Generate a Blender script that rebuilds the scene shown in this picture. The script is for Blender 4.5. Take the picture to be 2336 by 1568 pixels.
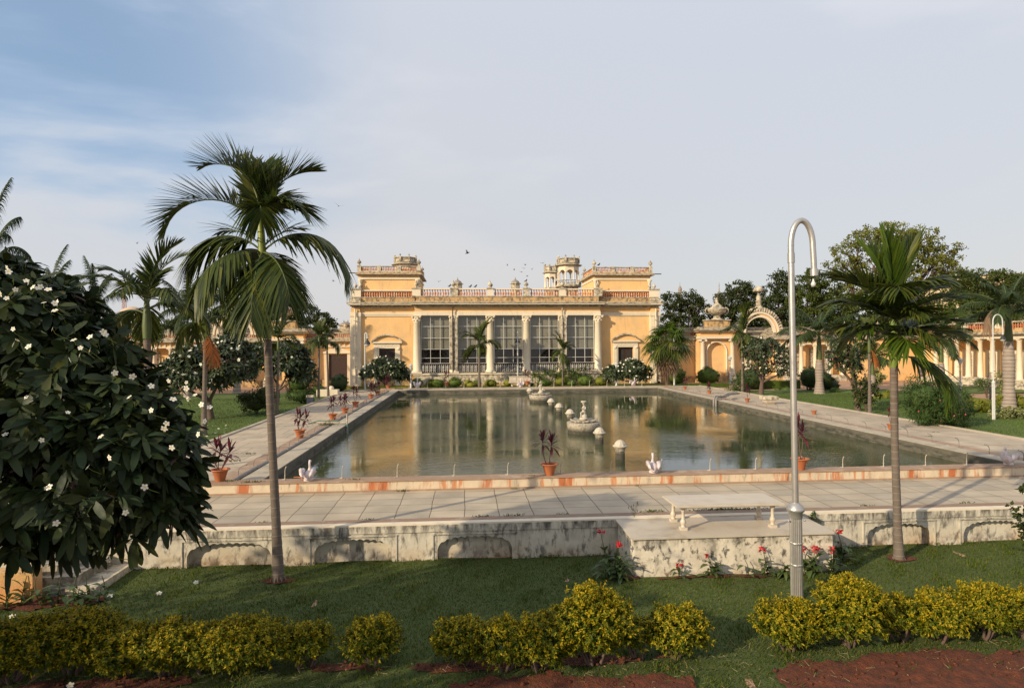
import bpy, math, random
import numpy as np
from mathutils import Vector, Matrix
for _o in list(bpy.data.objects): bpy.data.objects.remove(_o)
SC = bpy.context.scene
COL = SC.collection
rad = math.radians
# ------------------------------------------------------------------ camera, sky, sun, exposure
H = 3.9; FP = 1401.; CX = 1167.5; CY = 784.
PSI = rad(4.37); PIT = rad(.215); ROL = .0057
f0 = np.array([math.sin(PSI), math.cos(PSI), 0]); r0 = np.array([math.cos(PSI), -math.sin(PSI), 0]); u0 = np.array([0, 0, 1.])
FW = f0*math.cos(PIT)+u0*math.sin(PIT); _u = u0*math.cos(PIT)-f0*math.sin(PIT)
RT = r0*math.cos(ROL)-_u*math.sin(ROL); UP = _u*math.cos(ROL)+r0*math.sin(ROL)
CAMO = np.array([0, 0, H])
ray0 = FW+RT*(60-CX)/FP+UP*(CY-180)/FP
cam = bpy.data.cameras.new('camera'); camo = bpy.data.objects.new('camera', cam); COL.objects.link(camo)
camo.matrix_world = Matrix(((RT[0], UP[0], -FW[0], 0), (RT[1], UP[1], -FW[1], 0), (RT[2], UP[2], -FW[2], H), (0, 0, 0, 1)))
cam.lens = 36*FP/2335; cam.sensor_width = 36; cam.clip_end = 3000; cam.clip_start = .1
SC.camera = camo
SUN_EL = rad(22.5); SUN_DIR = np.array([-.82, -.573])          # horizontal direction towards the sun
SUN_DIR = SUN_DIR/np.linalg.norm(SUN_DIR)
tosun = Vector((SUN_DIR[0]*math.cos(SUN_EL), SUN_DIR[1]*math.cos(SUN_EL), math.sin(SUN_EL)))
sl = bpy.data.lights.new('sun', 'SUN'); sl.energy = 5.0; sl.angle = rad(.6); sl.color = (1, .83, .58)
so = bpy.data.objects.new('sun', sl); COL.objects.link(so); so.location = (-30, -20, 30)
so.rotation_euler = tosun.to_track_quat('Z', 'Y').to_euler()
W = bpy.data.worlds.new('World'); SC.world = W; W.use_nodes = True
nt = W.node_tree; nd = nt.nodes; lk = nt.links
for n in list(nd): nd.remove(n)
out = nd.new('ShaderNodeOutputWorld'); bg = nd.new('ShaderNodeBackground'); bg.inputs[1].default_value = .12
sky = nd.new('ShaderNodeTexSky'); sky.sky_type = 'NISHITA'; sky.sun_disc = False; sky.sun_elevation = SUN_EL
sky.sun_rotation = math.atan2(SUN_DIR[0], SUN_DIR[1]); sky.air_density = 1.0; sky.dust_density = 1.6; sky.ozone_density = 1.2
tc = nd.new('ShaderNodeTexCoord')
mp = nd.new('ShaderNodeMapping'); mp.inputs['Scale'].default_value = (1.0, 1.0, 3.2); mp.inputs['Rotation'].default_value = (0, rad(14), 0)
mp.inputs['Location'].default_value = (.35, 0, .2)
lk.new(tc.outputs['Generated'], mp.inputs[0])
nz = nd.new('ShaderNodeTexNoise'); nz.inputs['Scale'].default_value = 1.7; nz.inputs['Detail'].default_value = 7; nz.inputs['Roughness'].default_value = .5
nz.inputs['Distortion'].default_value = .25
lk.new(mp.outputs[0], nz.inputs['Vector'])
cr = nd.new('ShaderNodeValToRGB'); cr.color_ramp.elements[0].position = .42; cr.color_ramp.elements[1].position = .60
cr.color_ramp.interpolation = 'EASE'
sx = nd.new('ShaderNodeSeparateXYZ'); lk.new(tc.outputs['Generated'], sx.inputs[0])
bx_ = nd.new('ShaderNodeMath'); bx_.operation = 'MULTIPLY_ADD'; bx_.inputs[1].default_value = .0; lk.new(sx.outputs[0], bx_.inputs[0]); lk.new(nz.outputs[0], bx_.inputs[2]); lk.new(bx_.outputs[0], cr.inputs[0])
# clear blue opens towards the upper left; elsewhere thin cloud veils the sky
bd = Vector(tuple(ray0)).normalized(); dt = nd.new('ShaderNodeVectorMath'); dt.operation = 'DISTANCE'; dt.inputs[1].default_value = tuple(bd); lk.new(tc.outputs['Generated'], dt.inputs[0])
db = nd.new('ShaderNodeMapRange'); db.interpolation_type = 'SMOOTHSTEP'; db.inputs[1].default_value = .06; db.inputs[2].default_value = .50; db.inputs[3].default_value = 1; db.inputs[4].default_value = 0; lk.new(dt.outputs['Value'], db.inputs[0])
inv = nd.new('ShaderNodeMath'); inv.operation = 'MULTIPLY_ADD'; inv.inputs[1].default_value = -.85; inv.inputs[2].default_value = 1.; lk.new(cr.outputs[0], inv.inputs[0])
mb_ = nd.new('ShaderNodeMath'); mb_.operation = 'MULTIPLY'; lk.new(db.outputs[0], mb_.inputs[0]); lk.new(inv.outputs[0], mb_.inputs[1])
mb2 = nd.new('ShaderNodeMath'); mb2.operation = 'MULTIPLY_ADD'; mb2.inputs[1].default_value = .42; lk.new(mb_.outputs[0], mb2.inputs[0])
in3 = nd.new('ShaderNodeMath'); in3.operation = 'MULTIPLY'; in3.inputs[1].default_value = .18; lk.new(inv.outputs[0], in3.inputs[0]); lk.new(in3.outputs[0], mb2.inputs[2])
m8 = nd.new('ShaderNodeMath'); m8.operation = 'SUBTRACT'; m8.use_clamp = True; m8.inputs[0].default_value = 1.; lk.new(mb2.outputs[0], m8.inputs[1])
ccol = nd.new('ShaderNodeMapRange'); ccol.data_type = 'FLOAT_VECTOR'
ccol.inputs[7].default_value = (0, 0, 0)
ccol.inputs[8].default_value = (.5, .5, .5)
ccol.inputs[9].default_value = (5.35, 5.2, 5.1)
ccol.inputs[10].default_value = (5.75, 6.0, 6.6)
lk.new(sx.outputs[2], ccol.inputs[6])
cc2 = nd.new('ShaderNodeMix'); cc2.data_type = 'RGBA'; lk.new(mb_.outputs[0], cc2.inputs[0]); lk.new(ccol.outputs[1], cc2.inputs[6]); cc2.inputs[7].default_value = (3.5, 5.0, 7.1, 1)
mc = nd.new('ShaderNodeMix'); mc.data_type = 'RGBA'
lk.new(m8.outputs[0], mc.inputs[0]); lk.new(sky.outputs[0], mc.inputs[6]); lk.new(cc2.outputs[2], mc.inputs[7])
lk.new(mc.outputs[2], bg.inputs[0]); lk.new(bg.outputs[0], out.inputs[0])
SC.view_settings.view_transform = 'Standard'; SC.view_settings.look = 'None'; SC.view_settings.gamma = 1; SC.view_settings.exposure = .11
# ------------------------------------------------------------------ placing points
def ray(x, y): return FW+RT*(x-CX)/FP+UP*(CY-y)/FP
def g(x, y, z=0.):
    d = ray(x, y); return CAMO+d*(z-H)/d[2]
def at(x, y, Y):
    d = ray(x, y); return CAMO+d*Y/d[1]
def zm(x0, y0, s):                       # from a crop of the 4096 wide picture
    k = 2335/4096
    return lambda x, y: ((x0+s*x)*k, (y0+s*y)*k)
A1 = zm(1350, 980, .3955); A2 = zm(2000, 980, .3955); A3 = zm(2600, 1080, .36347); A4 = zm(3300, 850, .57390)
A5 = zm(3600, 1200, .3189); A6 = zm(600, 1100, .5739); A7 = zm(1180, 1450, .22321)
# ------------------------------------------------------------------ mesh builder
class MB:
    def __init__(s): s.V = []; s.L = []; s.C = []; s.M = []; s.S = []; s.n = 0; s.T = None
    def add(s, V, F, m=0, smooth=False):
        V = np.asarray(V, float).reshape(-1, 3)
        if s.T is not None: V = V@s.T[:3, :3].T+s.T[:3, 3]
        if isinstance(F, np.ndarray):
            s.L.append((F+s.n).ravel()); k = len(F); s.C.append(np.full(k, F.shape[1]))
        else:
            k = len(F); s.L.append(np.array([i for f in F for i in f])+s.n); s.C.append(np.array([len(f) for f in F]))
        s.M.append(np.full(k, m) if np.isscalar(m) else np.asarray(m)); s.S.append(np.full(k, smooth)); s.V.append(V); s.n += len(V)
    def box(s, x0, x1, y0, y1, z0, z1, m=0):
        s.add([(x0, y0, z0), (x1, y0, z0), (x1, y1, z0), (x0, y1, z0), (x0, y0, z1), (x1, y0, z1), (x1, y1, z1), (x0, y1, z1)],
              [(0, 3, 2, 1), (4, 5, 6, 7), (0, 1, 5, 4), (1, 2, 6, 5), (2, 3, 7, 6), (3, 0, 4, 7)], m)
    def sheet(s, pts, z, m=0): s.add([(x, y, z) for x, y in pts], [tuple(range(len(pts)))], m)
    def lathe(s, c, prof, n=16, m=0, smooth=True, a0=0., sq=1.):
        a = np.arange(n)*2*math.pi/n+a0; V = []
        for r, z in prof:
            V += [(c[0]+r*math.cos(t), c[1]+r*math.sin(t)*sq, c[2]+z) for t in a]
        k = len(prof); F = []
        for i in range(k-1):
            for j in range(n): F.append((i*n+j, i*n+(j+1) % n, (i+1)*n+(j+1) % n, (i+1)*n+j))
        s.add(V, F, m, smooth)
        if prof[-1][0] > 1e-4: s.add(V[(k-1)*n:], [tuple(range(n))], m)
        if prof[0][0] > 1e-4: s.add(V[:n], [tuple(range(n-1, -1, -1))], m)
    def tube(s, pts, r, n=8, m=0, smooth=True):
        P = np.asarray(pts, float); k = len(P); R = np.full(k, r) if np.isscalar(r) else np.asarray(r)
        T = np.gradient(P, axis=0); T /= np.linalg.norm(T, axis=1)[:, None]+1e-9
        u = np.cross(T[0], (0, 0, 1.)); 
        if np.linalg.norm(u) < .1: u = np.cross(T[0], (1., 0, 0))
        V = []
        for i in range(k):
            u = u-T[i]*np.dot(u, T[i]); u /= np.linalg.norm(u)+1e-9; w = np.cross(T[i], u)
            for j in range(n):
                t = 2*math.pi*j/n; V.append(P[i]+R[i]*(u*math.cos(t)+w*math.sin(t)))
        F = [(i*n+j, i*n+(j+1) % n, (i+1)*n+(j+1) % n, (i+1)*n+j) for i in range(k-1) for j in range(n)]
        s.add(V, F, m, smooth); s.add(V[:n], [tuple(range(n-1, -1, -1))], m); s.add(V[-n:], [tuple(range(n))], m)
    def prism(s, poly, y0, y1, m=0):      # polygon in x,z extruded along y (counter-clockwise seen from -y)
        n = len(poly); V = [(x, y0, z) for x, z in poly]+[(x, y1, z) for x, z in poly]
        F = [tuple(range(n)), tuple(range(2*n-1, n-1, -1))]+[(i, i+n, (i+1) % n+n, (i+1) % n) for i in range(n)]
        s.add(V, F, m)
    def hole(s, x0, x1, z0, z1, xs, zs, y0, y1, m=0, ms=None):
        # wall panel x0..x1, z0..z1 whose opening has the top outline xs,zs and reaches down to zb=z0
        ms = m if ms is None else ms
        for y, fl in ((y0, 0), (y1, 1)):
            def q(a):
                s.add([(p[0], y, p[1]) for p in (a if not fl else a[::-1])], [(0, 1, 2, 3)], m)
            q([(x0, z0), (xs[0], z0), (xs[0], z1), (x0, z1)]); q([(xs[-1], z0), (x1, z0), (x1, z1), (xs[-1], z1)])
            for i in range(len(xs)-1): 
                q([(xs[i], zs[i]), (xs[i+1], zs[i+1]), (xs[i+1], z1), (xs[i], z1)])
        X = [xs[0]]+list(xs)+[xs[-1]]; Z = [z0]+list(zs)+[z0]
        for i in range(len(X)-1): s.add([(X[i], y0, Z[i]), (X[i+1], y0, Z[i+1]), (X[i+1], y1, Z[i+1]), (X[i], y1, Z[i])], [(3, 2, 1, 0)], ms)
        s.add([(x0, y0, z1), (x1, y0, z1), (x1, y1, z1), (x0, y1, z1)], [(0, 1, 2, 3)], m)
        for x in (x0, x1): s.add([(x, y0, z0), (x, y1, z0), (x, y1, z1), (x, y0, z1)], [(0, 1, 2, 3) if x == x1 else (3, 2, 1, 0)], m)
    def ell(s, c, r, m=0, n=14, k=9, jit=0, seed=0):
        rg = np.random.RandomState(seed); V = []; F = []
        for i in range(k+1):
            p = math.pi*i/k
            for j in range(n):
                t = 2*math.pi*j/n; q = 1+jit*(rg.rand()-.5)
                V.append((c[0]+r[0]*math.sin(p)*math.cos(t)*q, c[1]+r[1]*math.sin(p)*math.sin(t)*q, c[2]-r[2]*math.cos(p)*q))
        for i in range(k):
            for j in range(n): F.append((i*n+j, i*n+(j+1) % n, (i+1)*n+(j+1) % n, (i+1)*n+j))
        s.add(V, F, m, True)
    def strips(s, P, D, S, L, Wd, prof, m=0, bend=0., bdir=None, fold=0., twist=None):
        # leaf strips: P,D,S (n,3); prof list of (t, width fraction)
        n = len(P); k = len(prof)
        L = np.broadcast_to(L, (n,))[:, None]; Wd = np.broadcast_to(Wd, (n,))[:, None]
        bend = np.broadcast_to(bend, (n,))[:, None]
        if bdir is None: bdir = np.array([0, 0, -1.])
        N = np.cross(S, D); st = []
        for t, w in prof:
            c = P+D*L*t+bdir*(bend*L*t*t)
            if fold: st += [c-S*Wd*w/2+N*Wd*w*fold, c, c+S*Wd*w/2+N*Wd*w*fold]
            else: st += [c-S*Wd*w/2, c+S*Wd*w/2]
        q = 3 if fold else 2
        V = np.stack(st, 1).reshape(-1, 3); b = (np.arange(n)*q*k)[:, None]; F = []
        for i in range(k-1):
            for j in range(q-1): F.append(b+np.array([i*q+j, i*q+j+1, (i+1)*q+j+1, (i+1)*q+j]))
        nf = len(F); F = np.stack(F, 1).reshape(-1, 4)
        mm = m if np.isscalar(m) else np.repeat(m, nf)
        s.add(V, F.astype(int), mm, bool(fold))
    def build(s, name, mats, parent=None, world=True, loc=None):
        V = np.concatenate(s.V); off = np.zeros(3)
        if loc is not None: off = np.asarray(loc, float)
        elif parent is not None and world:
            p = parent
            while p is not None: off = off+np.array(p.location); p = p.parent
        V = V-off
        me = bpy.data.meshes.new(name); me.vertices.add(len(V)); me.vertices.foreach_set('co', V.ravel().astype(np.float32))
        Lx = np.concatenate(s.L).astype(np.int32); C = np.concatenate(s.C).astype(np.int32)
        me.loops.add(len(Lx)); me.loops.foreach_set('vertex_index', Lx)
        me.polygons.add(len(C)); me.polygons.foreach_set('loop_start', np.concatenate([[0], np.cumsum(C)[:-1]]).astype(np.int32))
        me.polygons.foreach_set('material_index', np.concatenate(s.M).astype(np.int32))
        me.polygons.foreach_set('use_smooth', np.concatenate(s.S))
        for m in (mats if isinstance(mats, (list, tuple)) else [mats]): me.materials.append(m)
        me.update(calc_edges=True); me.validate()
        o = bpy.data.objects.new(name, me); COL.objects.link(o)
        if parent is not None: o.parent = parent
        if loc is not None: o.location = loc
        return o
def tag(o, label, cat, group=None, kind=None):
    if label: o['label'] = label
    if cat: o['category'] = cat
    if group: o['group'] = group
    if kind: o['kind'] = kind
    return o
def empty(name, loc, label, cat, group=None, rz=0., sc=1.):
    o = bpy.data.objects.new(name, None); COL.objects.link(o); o.location = [float(v) for v in loc]; o.rotation_euler[2] = rz
    o.scale = (sc, sc, sc); o.empty_display_size = .2
    return tag(o, label, cat, group)
def struct(o): o['kind'] = 'structure'; return o
KIDS = {}
def copy_tree(o, parent=None):
    c = o.copy(); COL.objects.link(c)
    if parent is not None: c.parent = parent
    for ch in o.children: copy_tree(ch, c)
    return c
def dup(o, loc, label, rz=0., sc=1., group=None):
    c = copy_tree(o); c.location = [float(v) for v in loc]; c.rotation_euler[2] = rz
    c.scale = (sc, sc, sc) if np.isscalar(sc) else sc
    c['label'] = label
    if group: c['group'] = group
    return c
ORD = ['first', 'second', 'third', 'fourth', 'fifth', 'sixth', 'seventh', 'eighth', 'ninth', 'tenth', 'eleventh', 'twelfth', 'thirteenth', 'fourteenth',
       'fifteenth', 'sixteenth', 'seventeenth', 'eighteenth', 'nineteenth', 'twentieth', 'twenty-first', 'twenty-second', 'twenty-third', 'twenty-fourth', 'twenty-fifth', 'twenty-sixth', 'twenty-seventh', 'twenty-eighth']
# ------------------------------------------------------------------ materials
def M(name, col, rough=.75, var=.2, scale=4., col2=None, bump=0., bscale=30., stains=(), metal=0., spec=.5, island=None, trans=0., coat=0.):
    m = bpy.data.materials.new(name); m.use_nodes = True; t = m.node_tree; n = t.nodes; l = t.links
    b = n['Principled BSDF']; b.inputs['Roughness'].default_value = rough; b.inputs['Metallic'].default_value = metal
    b.inputs['Specular IOR Level'].default_value = spec
    tcn = n.new('ShaderNodeTexCoord')
    def noise(sc, det=5, vec=(1, 1, 1), dist=0., ro=.6):
        mpn = n.new('ShaderNodeMapping'); mpn.inputs['Scale'].default_value = vec; l.new(tcn.outputs['Object'], mpn.inputs[0])
        z = n.new('ShaderNodeTexNoise'); z.inputs['Scale'].default_value = sc; z.inputs['Detail'].default_value = det; z.inputs['Roughness'].default_value = ro
        z.inputs['Distortion'].default_value = dist; l.new(mpn.outputs[0], z.inputs['Vector']); return z.outputs[0]
    def ramp(src, lo, hi):
        r = n.new('ShaderNodeMapRange'); r.inputs[1].default_value = lo; r.inputs[2].default_value = hi; l.new(src, r.inputs[0]); return r.outputs[0]
    def mix(f, a, bb, mode='MIX'):
        x = n.new('ShaderNodeMix'); x.data_type = 'RGBA'; x.blend_type = mode
        if hasattr(f, 'links'): l.new(f, x.inputs[0])
        else: x.inputs[0].default_value = f
        for i, v in ((6, a), (7, bb)):
            if hasattr(v, 'links'): l.new(v, x.inputs[i])
            else: x.inputs[i].default_value = (*v, 1)
        return x.outputs[2]
    c2 = col2 if col2 else tuple(v*(1-2*var) for v in col)
    if island:
        gm = n.new('ShaderNodeNewGeometry'); r = n.new('ShaderNodeValToRGB'); e = r.color_ramp.elements
        e[0].color = (*island[0], 1); e[1].color = (*island[-1], 1)
        for i, c in enumerate(island[1:-1]):
            q = e.new((i+1)/(len(island)-1)); q.color = (*c, 1)
        l.new(gm.outputs['Random Per Island'], r.inputs[0]); base = r.outputs[0]
        base = mix(ramp(noise(scale), .3, .7), base, mix(1., base, tuple([1-var*1.5]*3), 'MULTIPLY'))
    else:
        base = mix(ramp(noise(scale), .25, .75), col, c2)
    for stn in stains:      # (colour, noise scale, vector, lo, hi, strength)
        sc_, sv = stn[1], stn[2]
        f = ramp(noise(sc_, 6, sv, .3, .65), stn[3], stn[4])
        if len(stn) > 6:    # restrict to a height band: (z at full strength, z at none)
            sp = n.new('ShaderNodeSeparateXYZ'); l.new(tcn.outputs['Object'], sp.inputs[0])
            h = ramp(sp.outputs[2], stn[7], stn[6]); mm = n.new('ShaderNodeMath'); mm.operation = 'MULTIPLY'; l.new(f, mm.inputs[0]); l.new(h, mm.inputs[1]); f = mm.outputs[0]
        mm = n.new('ShaderNodeMath'); mm.operation = 'MULTIPLY'; mm.inputs[1].default_value = stn[5]; l.new(f, mm.inputs[0])
        base = mix(mm.outputs[0], base, stn[0])
    l.new(base, b.inputs['Base Color'])
    if bump:
        bn = n.new('ShaderNodeBump'); bn.inputs['Strength'].default_value = 1; bn.inputs['Distance'].default_value = bump
        l.new(noise(bscale, 6), bn.inputs['Height']); l.new(bn.outputs[0], b.inputs['Normal'])
    if trans:
        tr = n.new('ShaderNodeBsdfTranslucent'); l.new(base, tr.inputs[0]); ms = n.new('ShaderNodeMixShader'); ms.inputs[0].default_value = trans
        l.new(b.outputs[0], ms.inputs[1]); l.new(tr.outputs[0], ms.inputs[2]); l.new(ms.outputs[0], n['Material Output'].inputs[0])
    return m
BLK = (.025, .022, .018)
mt = {}
mt['ochre'] = M('ochre plaster', (.78, .485, .215), .85, .07, .7, bump=.004, bscale=12, stains=[((.62, .52, .38), 1.3, (1, 1, 1), .62, .72, .45), ((.24, .15, .07), 2.0, (2.2, 2.2, .22), .56, .76, .45), ((.50, .36, .20), .5, (1, 1, 1), .5, .64, .5), ((.30, .17, .07), 3, (1, 1, 1), .45, .65, .6, .0, .9)])
mt['ochre_dirty'] = M('weathered ochre plaster', (.58, .37, .17), .9, .15, 1.5, bump=.005, stains=[((.09, .07, .045), 2.2, (1.5, 1.5, .8), .46, .62, .85)])
mt['cream'] = M('cream plaster', (.72, .62, .47), .8, .06, 1.2, bump=.003, stains=[((.32, .26, .19), 2.5, (2, 2, .5), .55, .75, .4)])
mt['cream_dirty'] = M('mouldy cream plaster', (.60, .52, .39), .9, .1, 1.5, bump=.006, stains=[((.10, .085, .06), 2.1, (1, 1, 1), .46, .6, .8), ((.05, .045, .035), 6, (1, 1, .35), .5, .68, .7)])
mt['cornice'] = M('grimy cornice stone', (.50, .43, .32), .9, .12, 2, bump=.006, stains=[((.07, .06, .045), 3, (1, 1, 2.5), .45, .62, .8)])
mt['terra'] = M('terracotta', (.42, .13, .05), .75, .15, 6, stains=[((.55, .42, .3), 4, (1, 1, 1), .55, .7, .6)])
mt['terrab'] = M('faded terracotta balusters', (.50, .20, .09), .8, .15, 6, stains=[((.62, .5, .38), 5, (1, 1, 1), .48, .62, .75)])
mt['pot'] = M('clay pot', (.46, .145, .055), .65, .15, 9, stains=[((.6, .36, .24), 5, (1, 1, 1), .6, .75, .4)])
mt['whitew'] = M('white painted metal', (.52, .52, .50), .45, .05)
mt['lattice'] = M('white cast iron lattice', (.62, .6, .56), .5, .05)
mt['brownw'] = M('brown painted wood', (.06, .03, .02), .5, .2, 8)
mt['blind'] = M('grey window blind', (.235, .22, .175), .95, .1, 1.2, stains=[((.28, .26, .21), 1, (3, 3, .2), .5, .7, .5)])
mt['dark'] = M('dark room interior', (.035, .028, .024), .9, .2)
mt['black'] = M('black iron', (.03, .03, .03), .5, .2)
mt['wall_w'] = M('mouldy whitewash', (.60, .55, .45), .9, .07, 1.4, bump=.01, bscale=9, stains=[
    ((.40, .25, .11), 1.1, (1, 1, 1.2), .40, .62, .55, .03, .5), ((.07, .06, .05), 3.4, (1.3, 1, .45), .44, .60, .9, .80, .30),
    ((.05, .045, .038), 6, (1.2, 1, .45), .52, .64, .75), ((.04, .036, .03), 3.2, (2, 1, .45), .50, .62, .75, .80, .5), ((.09, .05, .03), 4, (1, 1, 1), .48, .6, .8, .0, .3)])
mt['plinth_w'] = M('mould spotted whitewash', (.68, .61, .49), .9, .06, 1.4, bump=.012, bscale=9, stains=[
    ((.42, .36, .27), 2, (1, 1, 1), .45, .65, .5), ((.05, .045, .038), 7.5, (1, 1, .75), .53, .62, .85), ((.05, .045, .038), 2.4, (1.2, 1, .9), .56, .66, .55), ((.03, .03, .025), 5, (1, 1, .3), .45, .6, .8, .76, .55), ((.35, .2, .1), 3, (1, 1, 1), .45, .6, .6, .0, .14)])
mt['kerb_rust'] = M('rust stained whitewashed kerb', (.62, .51, .37), .85, .07, 3, bump=.008, bscale=14, stains=[
    ((.40, .33, .24), 3, (1, 1, .6), .5, .65, .6), ((.40, .10, .02), .9, (1, 1, .15), .54, .60, .9), ((.50, .17, .05), 5, (1, 1, .12), .54, .62, .8), ((.07, .05, .04), 6, (1, 1, .2), .56, .68, .7)])
mt['ledge'] = M('pale cement ledge', (.44, .38, .29), .9, .1, 2, bump=.006, stains=[((.2, .17, .13), 1.6, (1, 1, 1), .5, .68, .6)])
mt['poolwall'] = M('algae dark pool wall', (.14, .125, .095), .8, .2, 3, bump=.008, stains=[((.03, .032, .022), 3, (.6, .6, 2), .45, .6, .85, .02, .2)])
mt['brownledge'] = M('red brown ledge', (.34, .225, .15), .9, .12, 2.5, bump=.006, stains=[((.42, .33, .25), 2.2, (1, 1, 1), .52, .66, .7)])
mt['kerbtop'] = M('brown stone kerb', (.27, .18, .125), .9, .1, 3, bump=.006, stains=[((.35, .29, .23), 3, (1, 1, 1), .5, .65, .6)])
mt['marble'] = M('worn marble', (.54, .47, .375), .45, .06, 2.5, stains=[((.45, .34, .22), 2.5, (1, 1, 1), .5, .68, .5)])
mt['marble_slab'] = M('dusty marble slab top', (.50, .43, .33), .5, .06, 1.5, stains=[((.34, .25, .15), 1.5, (1, 1, 1), .5, .66, .6)])
mt['swan'] = M('pinkish white marble', (.60, .52, .52), .5, .05, 6, stains=[((.36, .27, .26), 6, (1, 1, 1), .5, .65, .6)])
mt['stone'] = M('fountain stone', (.42, .37, .29), .9, .12, 4, bump=.012, bscale=22, stains=[((.12, .10, .075), 7, (1, 1, .8), .48, .62, .8), ((.03, .028, .02), 4, (1, 1, 1), .2, .4, .92, .2, .46)])
mt['statue'] = M('weathered white statue marble', (.52, .46, .37), .65, .08, 6, bump=.01, bscale=18, stains=[((.22, .16, .11), 9, (1, 1, 1), .54, .66, .7)])
mt['silver'] = M('silver painted steel', (.50, .485, .46), .38, .1, 9, metal=.7, bump=.0015, bscale=60, stains=[((.25, .22, .19), 12, (1, 1, .3), .62, .7, .5)])
mt['galv'] = M('grey pipe', (.22, .20, .18), .7, .15, 9, stains=[((.36, .32, .27), 6, (1, 1, 1), .5, .64, .6)])
mt['pipew'] = M('old pale pipe', (.46, .40, .32), .7, .15, 9, stains=[((.14, .08, .05), 6, (1, 1, 1), .52, .64, .8)])
mt['soil'] = M('red soil', (.165, .042, .014), 1., .2, 9, col2=(.055, .017, .008), bump=.06, bscale=22)
mt['dirt'] = M('tan dirt path', (.40, .24, .15), 1., .08, .6, bump=.01, bscale=8)
mt['grassb'] = M('grass floor', (.045, .070, .012), 1., .2, 1.1, col2=(.065, .085, .018), bump=.02, bscale=40, stains=[((.10, .10, .03), 9, (1, 1, 1), .55, .7, .5)])
mt['lawnfar'] = M('mown lawn', (.085, .13, .016), 1., .18, .5, col2=(.06, .10, .014), bump=.03, bscale=30, stains=[((.12, .13, .035), 4, (1, 1, 1), .55, .72, .5)])
mt['grass'] = M('grass blades', (.1, .2, .03), .8, .3, .9, island=[(.045, .080, .006), (.07, .118, .008), (.105, .145, .012), (.20, .18, .045)], trans=.25, spec=.15)
mt['duranta_y'] = M('yellow new leaves', (.5, .4, .03), .6, .1, 6, island=[(.36, .27, .008), (.46, .33, .009), (.26, .24, .010), (.55, .37, .011)], trans=.25, spec=.2)
mt['duranta_g'] = M('green older leaves', (.1, .15, .02), .55, .2, 6, island=[(.045, .08, .006), (.09, .125, .008), (.20, .19, .008), (.06, .10, .008)], trans=.2, spec=.2)
mt['plum'] = M('plumeria leaf', (.03, .05, .02), .5, .2, 3, island=[(.018, .034, .014), (.026, .045, .016), (.035, .05, .014), (.024, .04, .017), (.05, .06, .012)], trans=.10, spec=.2)  # leaf colour lowered to put in the shade the near tree sits in
mt['plumfar'] = M('frangipani leaf', (.04, .06, .02), .5, .2, 2, island=[(.03, .048, .02), (.045, .07, .024), (.06, .085, .026)], trans=.12)
mt['petal'] = M('white petals', (.82, .80, .72), .6, .02, trans=.2)
mt['petalc'] = M('yellow flower centre', (.75, .55, .1), .6, .05)
mt['red'] = M('red petals', (.55, .012, .02), .5, .2, 9, island=[(.5, .01, .02), (.66, .02, .025), (.36, .008, .02)], trans=.2)
mt['pink'] = M('pink petals', (.65, .10, .16), .5, .1)
mt['canna'] = M('canna leaf', (.06, .10, .03), .5, .15, 6, island=[(.05, .085, .03), (.075, .12, .035), (.095, .13, .03)], trans=.2)
mt['cordy'] = M('maroon leaves', (.1, .015, .02), .5, .2, 6, island=[(.055, .014, .018), (.10, .015, .025), (.17, .018, .04)], trans=.2)
mt['palm'] = M('palm leaflets', (.06, .1, .02), .45, .15, 1.2, island=[(.028, .046, .010), (.045, .070, .012), (.075, .098, .014), (.15, .15, .022)], trans=.25, spec=.3)
mt['palmb'] = M('bright palm leaflets', (.06, .1, .02), .45, .15, 1.2, island=[(.045, .085, .010), (.075, .13, .013), (.13, .18, .018)], trans=.32, spec=.3)
mt['royal'] = M('royal palm leaflets', (.05, .08, .03), .6, .15, 1.2, island=[(.022, .042, .014), (.036, .062, .018), (.058, .082, .022)], trans=.2, spec=.25)
mt['deadfrond'] = M('dead orange frond', (.5, .2, .05), .7, .2, 2, island=[(.52, .17, .03), (.40, .12, .025), (.30, .15, .04)], trans=.3)
mt['drybrown'] = M('dry brown frond', (.2, .12, .07), .8, .2, 2, island=[(.20, .12, .07), (.26, .17, .11), (.14, .085, .05)], trans=.1)
mt['shaft'] = M('green crownshaft', (.15, .21, .03), .4, .15, 3, stains=[((.30, .32, .05), 2, (1, 1, 2), .5, .6, .5)])
mt['shaftd'] = M('dull green crownshaft', (.085, .115, .03), .5, .15, 3)
mt['trunk'] = M('ringed palm trunk', (.155, .122, .098), .85, .15, 5, bump=.008, bscale=30, stains=[((.10, .07, .05), 3, (1, 1, 1.5), .5, .65, .7), ((.17, .06, .03), 3, (1, 1, .3), .58, .68, .5)])  # base darkened: shade on the near palm trunk is put into its colour
mt['ring'] = M('pale leaf scar rings', (.21, .175, .145), .85, .15, 8)
mt['trunkr'] = M('smooth grey palm trunk', (.34, .28, .24), .85, .1, 3, bump=.006, stains=[((.2, .15, .12), 2, (.6, .6, 4), .5, .65, .6)])
mt['bark'] = M('brown bark', (.13, .085, .06), .95, .2, 8, bump=.015, bscale=20)
mt['barkg'] = M('pinkish grey bark', (.13, .085, .065), .9, .15, 8, bump=.008, bscale=20)
def leafmat(nm, *c, tr=.15): return M(nm, c[0], .65, .25, .5, island=list(c), trans=tr, spec=.25)
mt['tdark'] = leafmat('dark evergreen leaves', (.028, .044, .012), (.045, .064, .015), (.068, .086, .020))
mt['tmid'] = leafmat('olive green leaves', (.045, .07, .014), (.075, .105, .018), (.11, .135, .024), tr=.2)
mt['train'] = leafmat('yellow green leaves', (.10, .13, .02), (.17, .19, .028), (.25, .235, .035), tr=.25)
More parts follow.
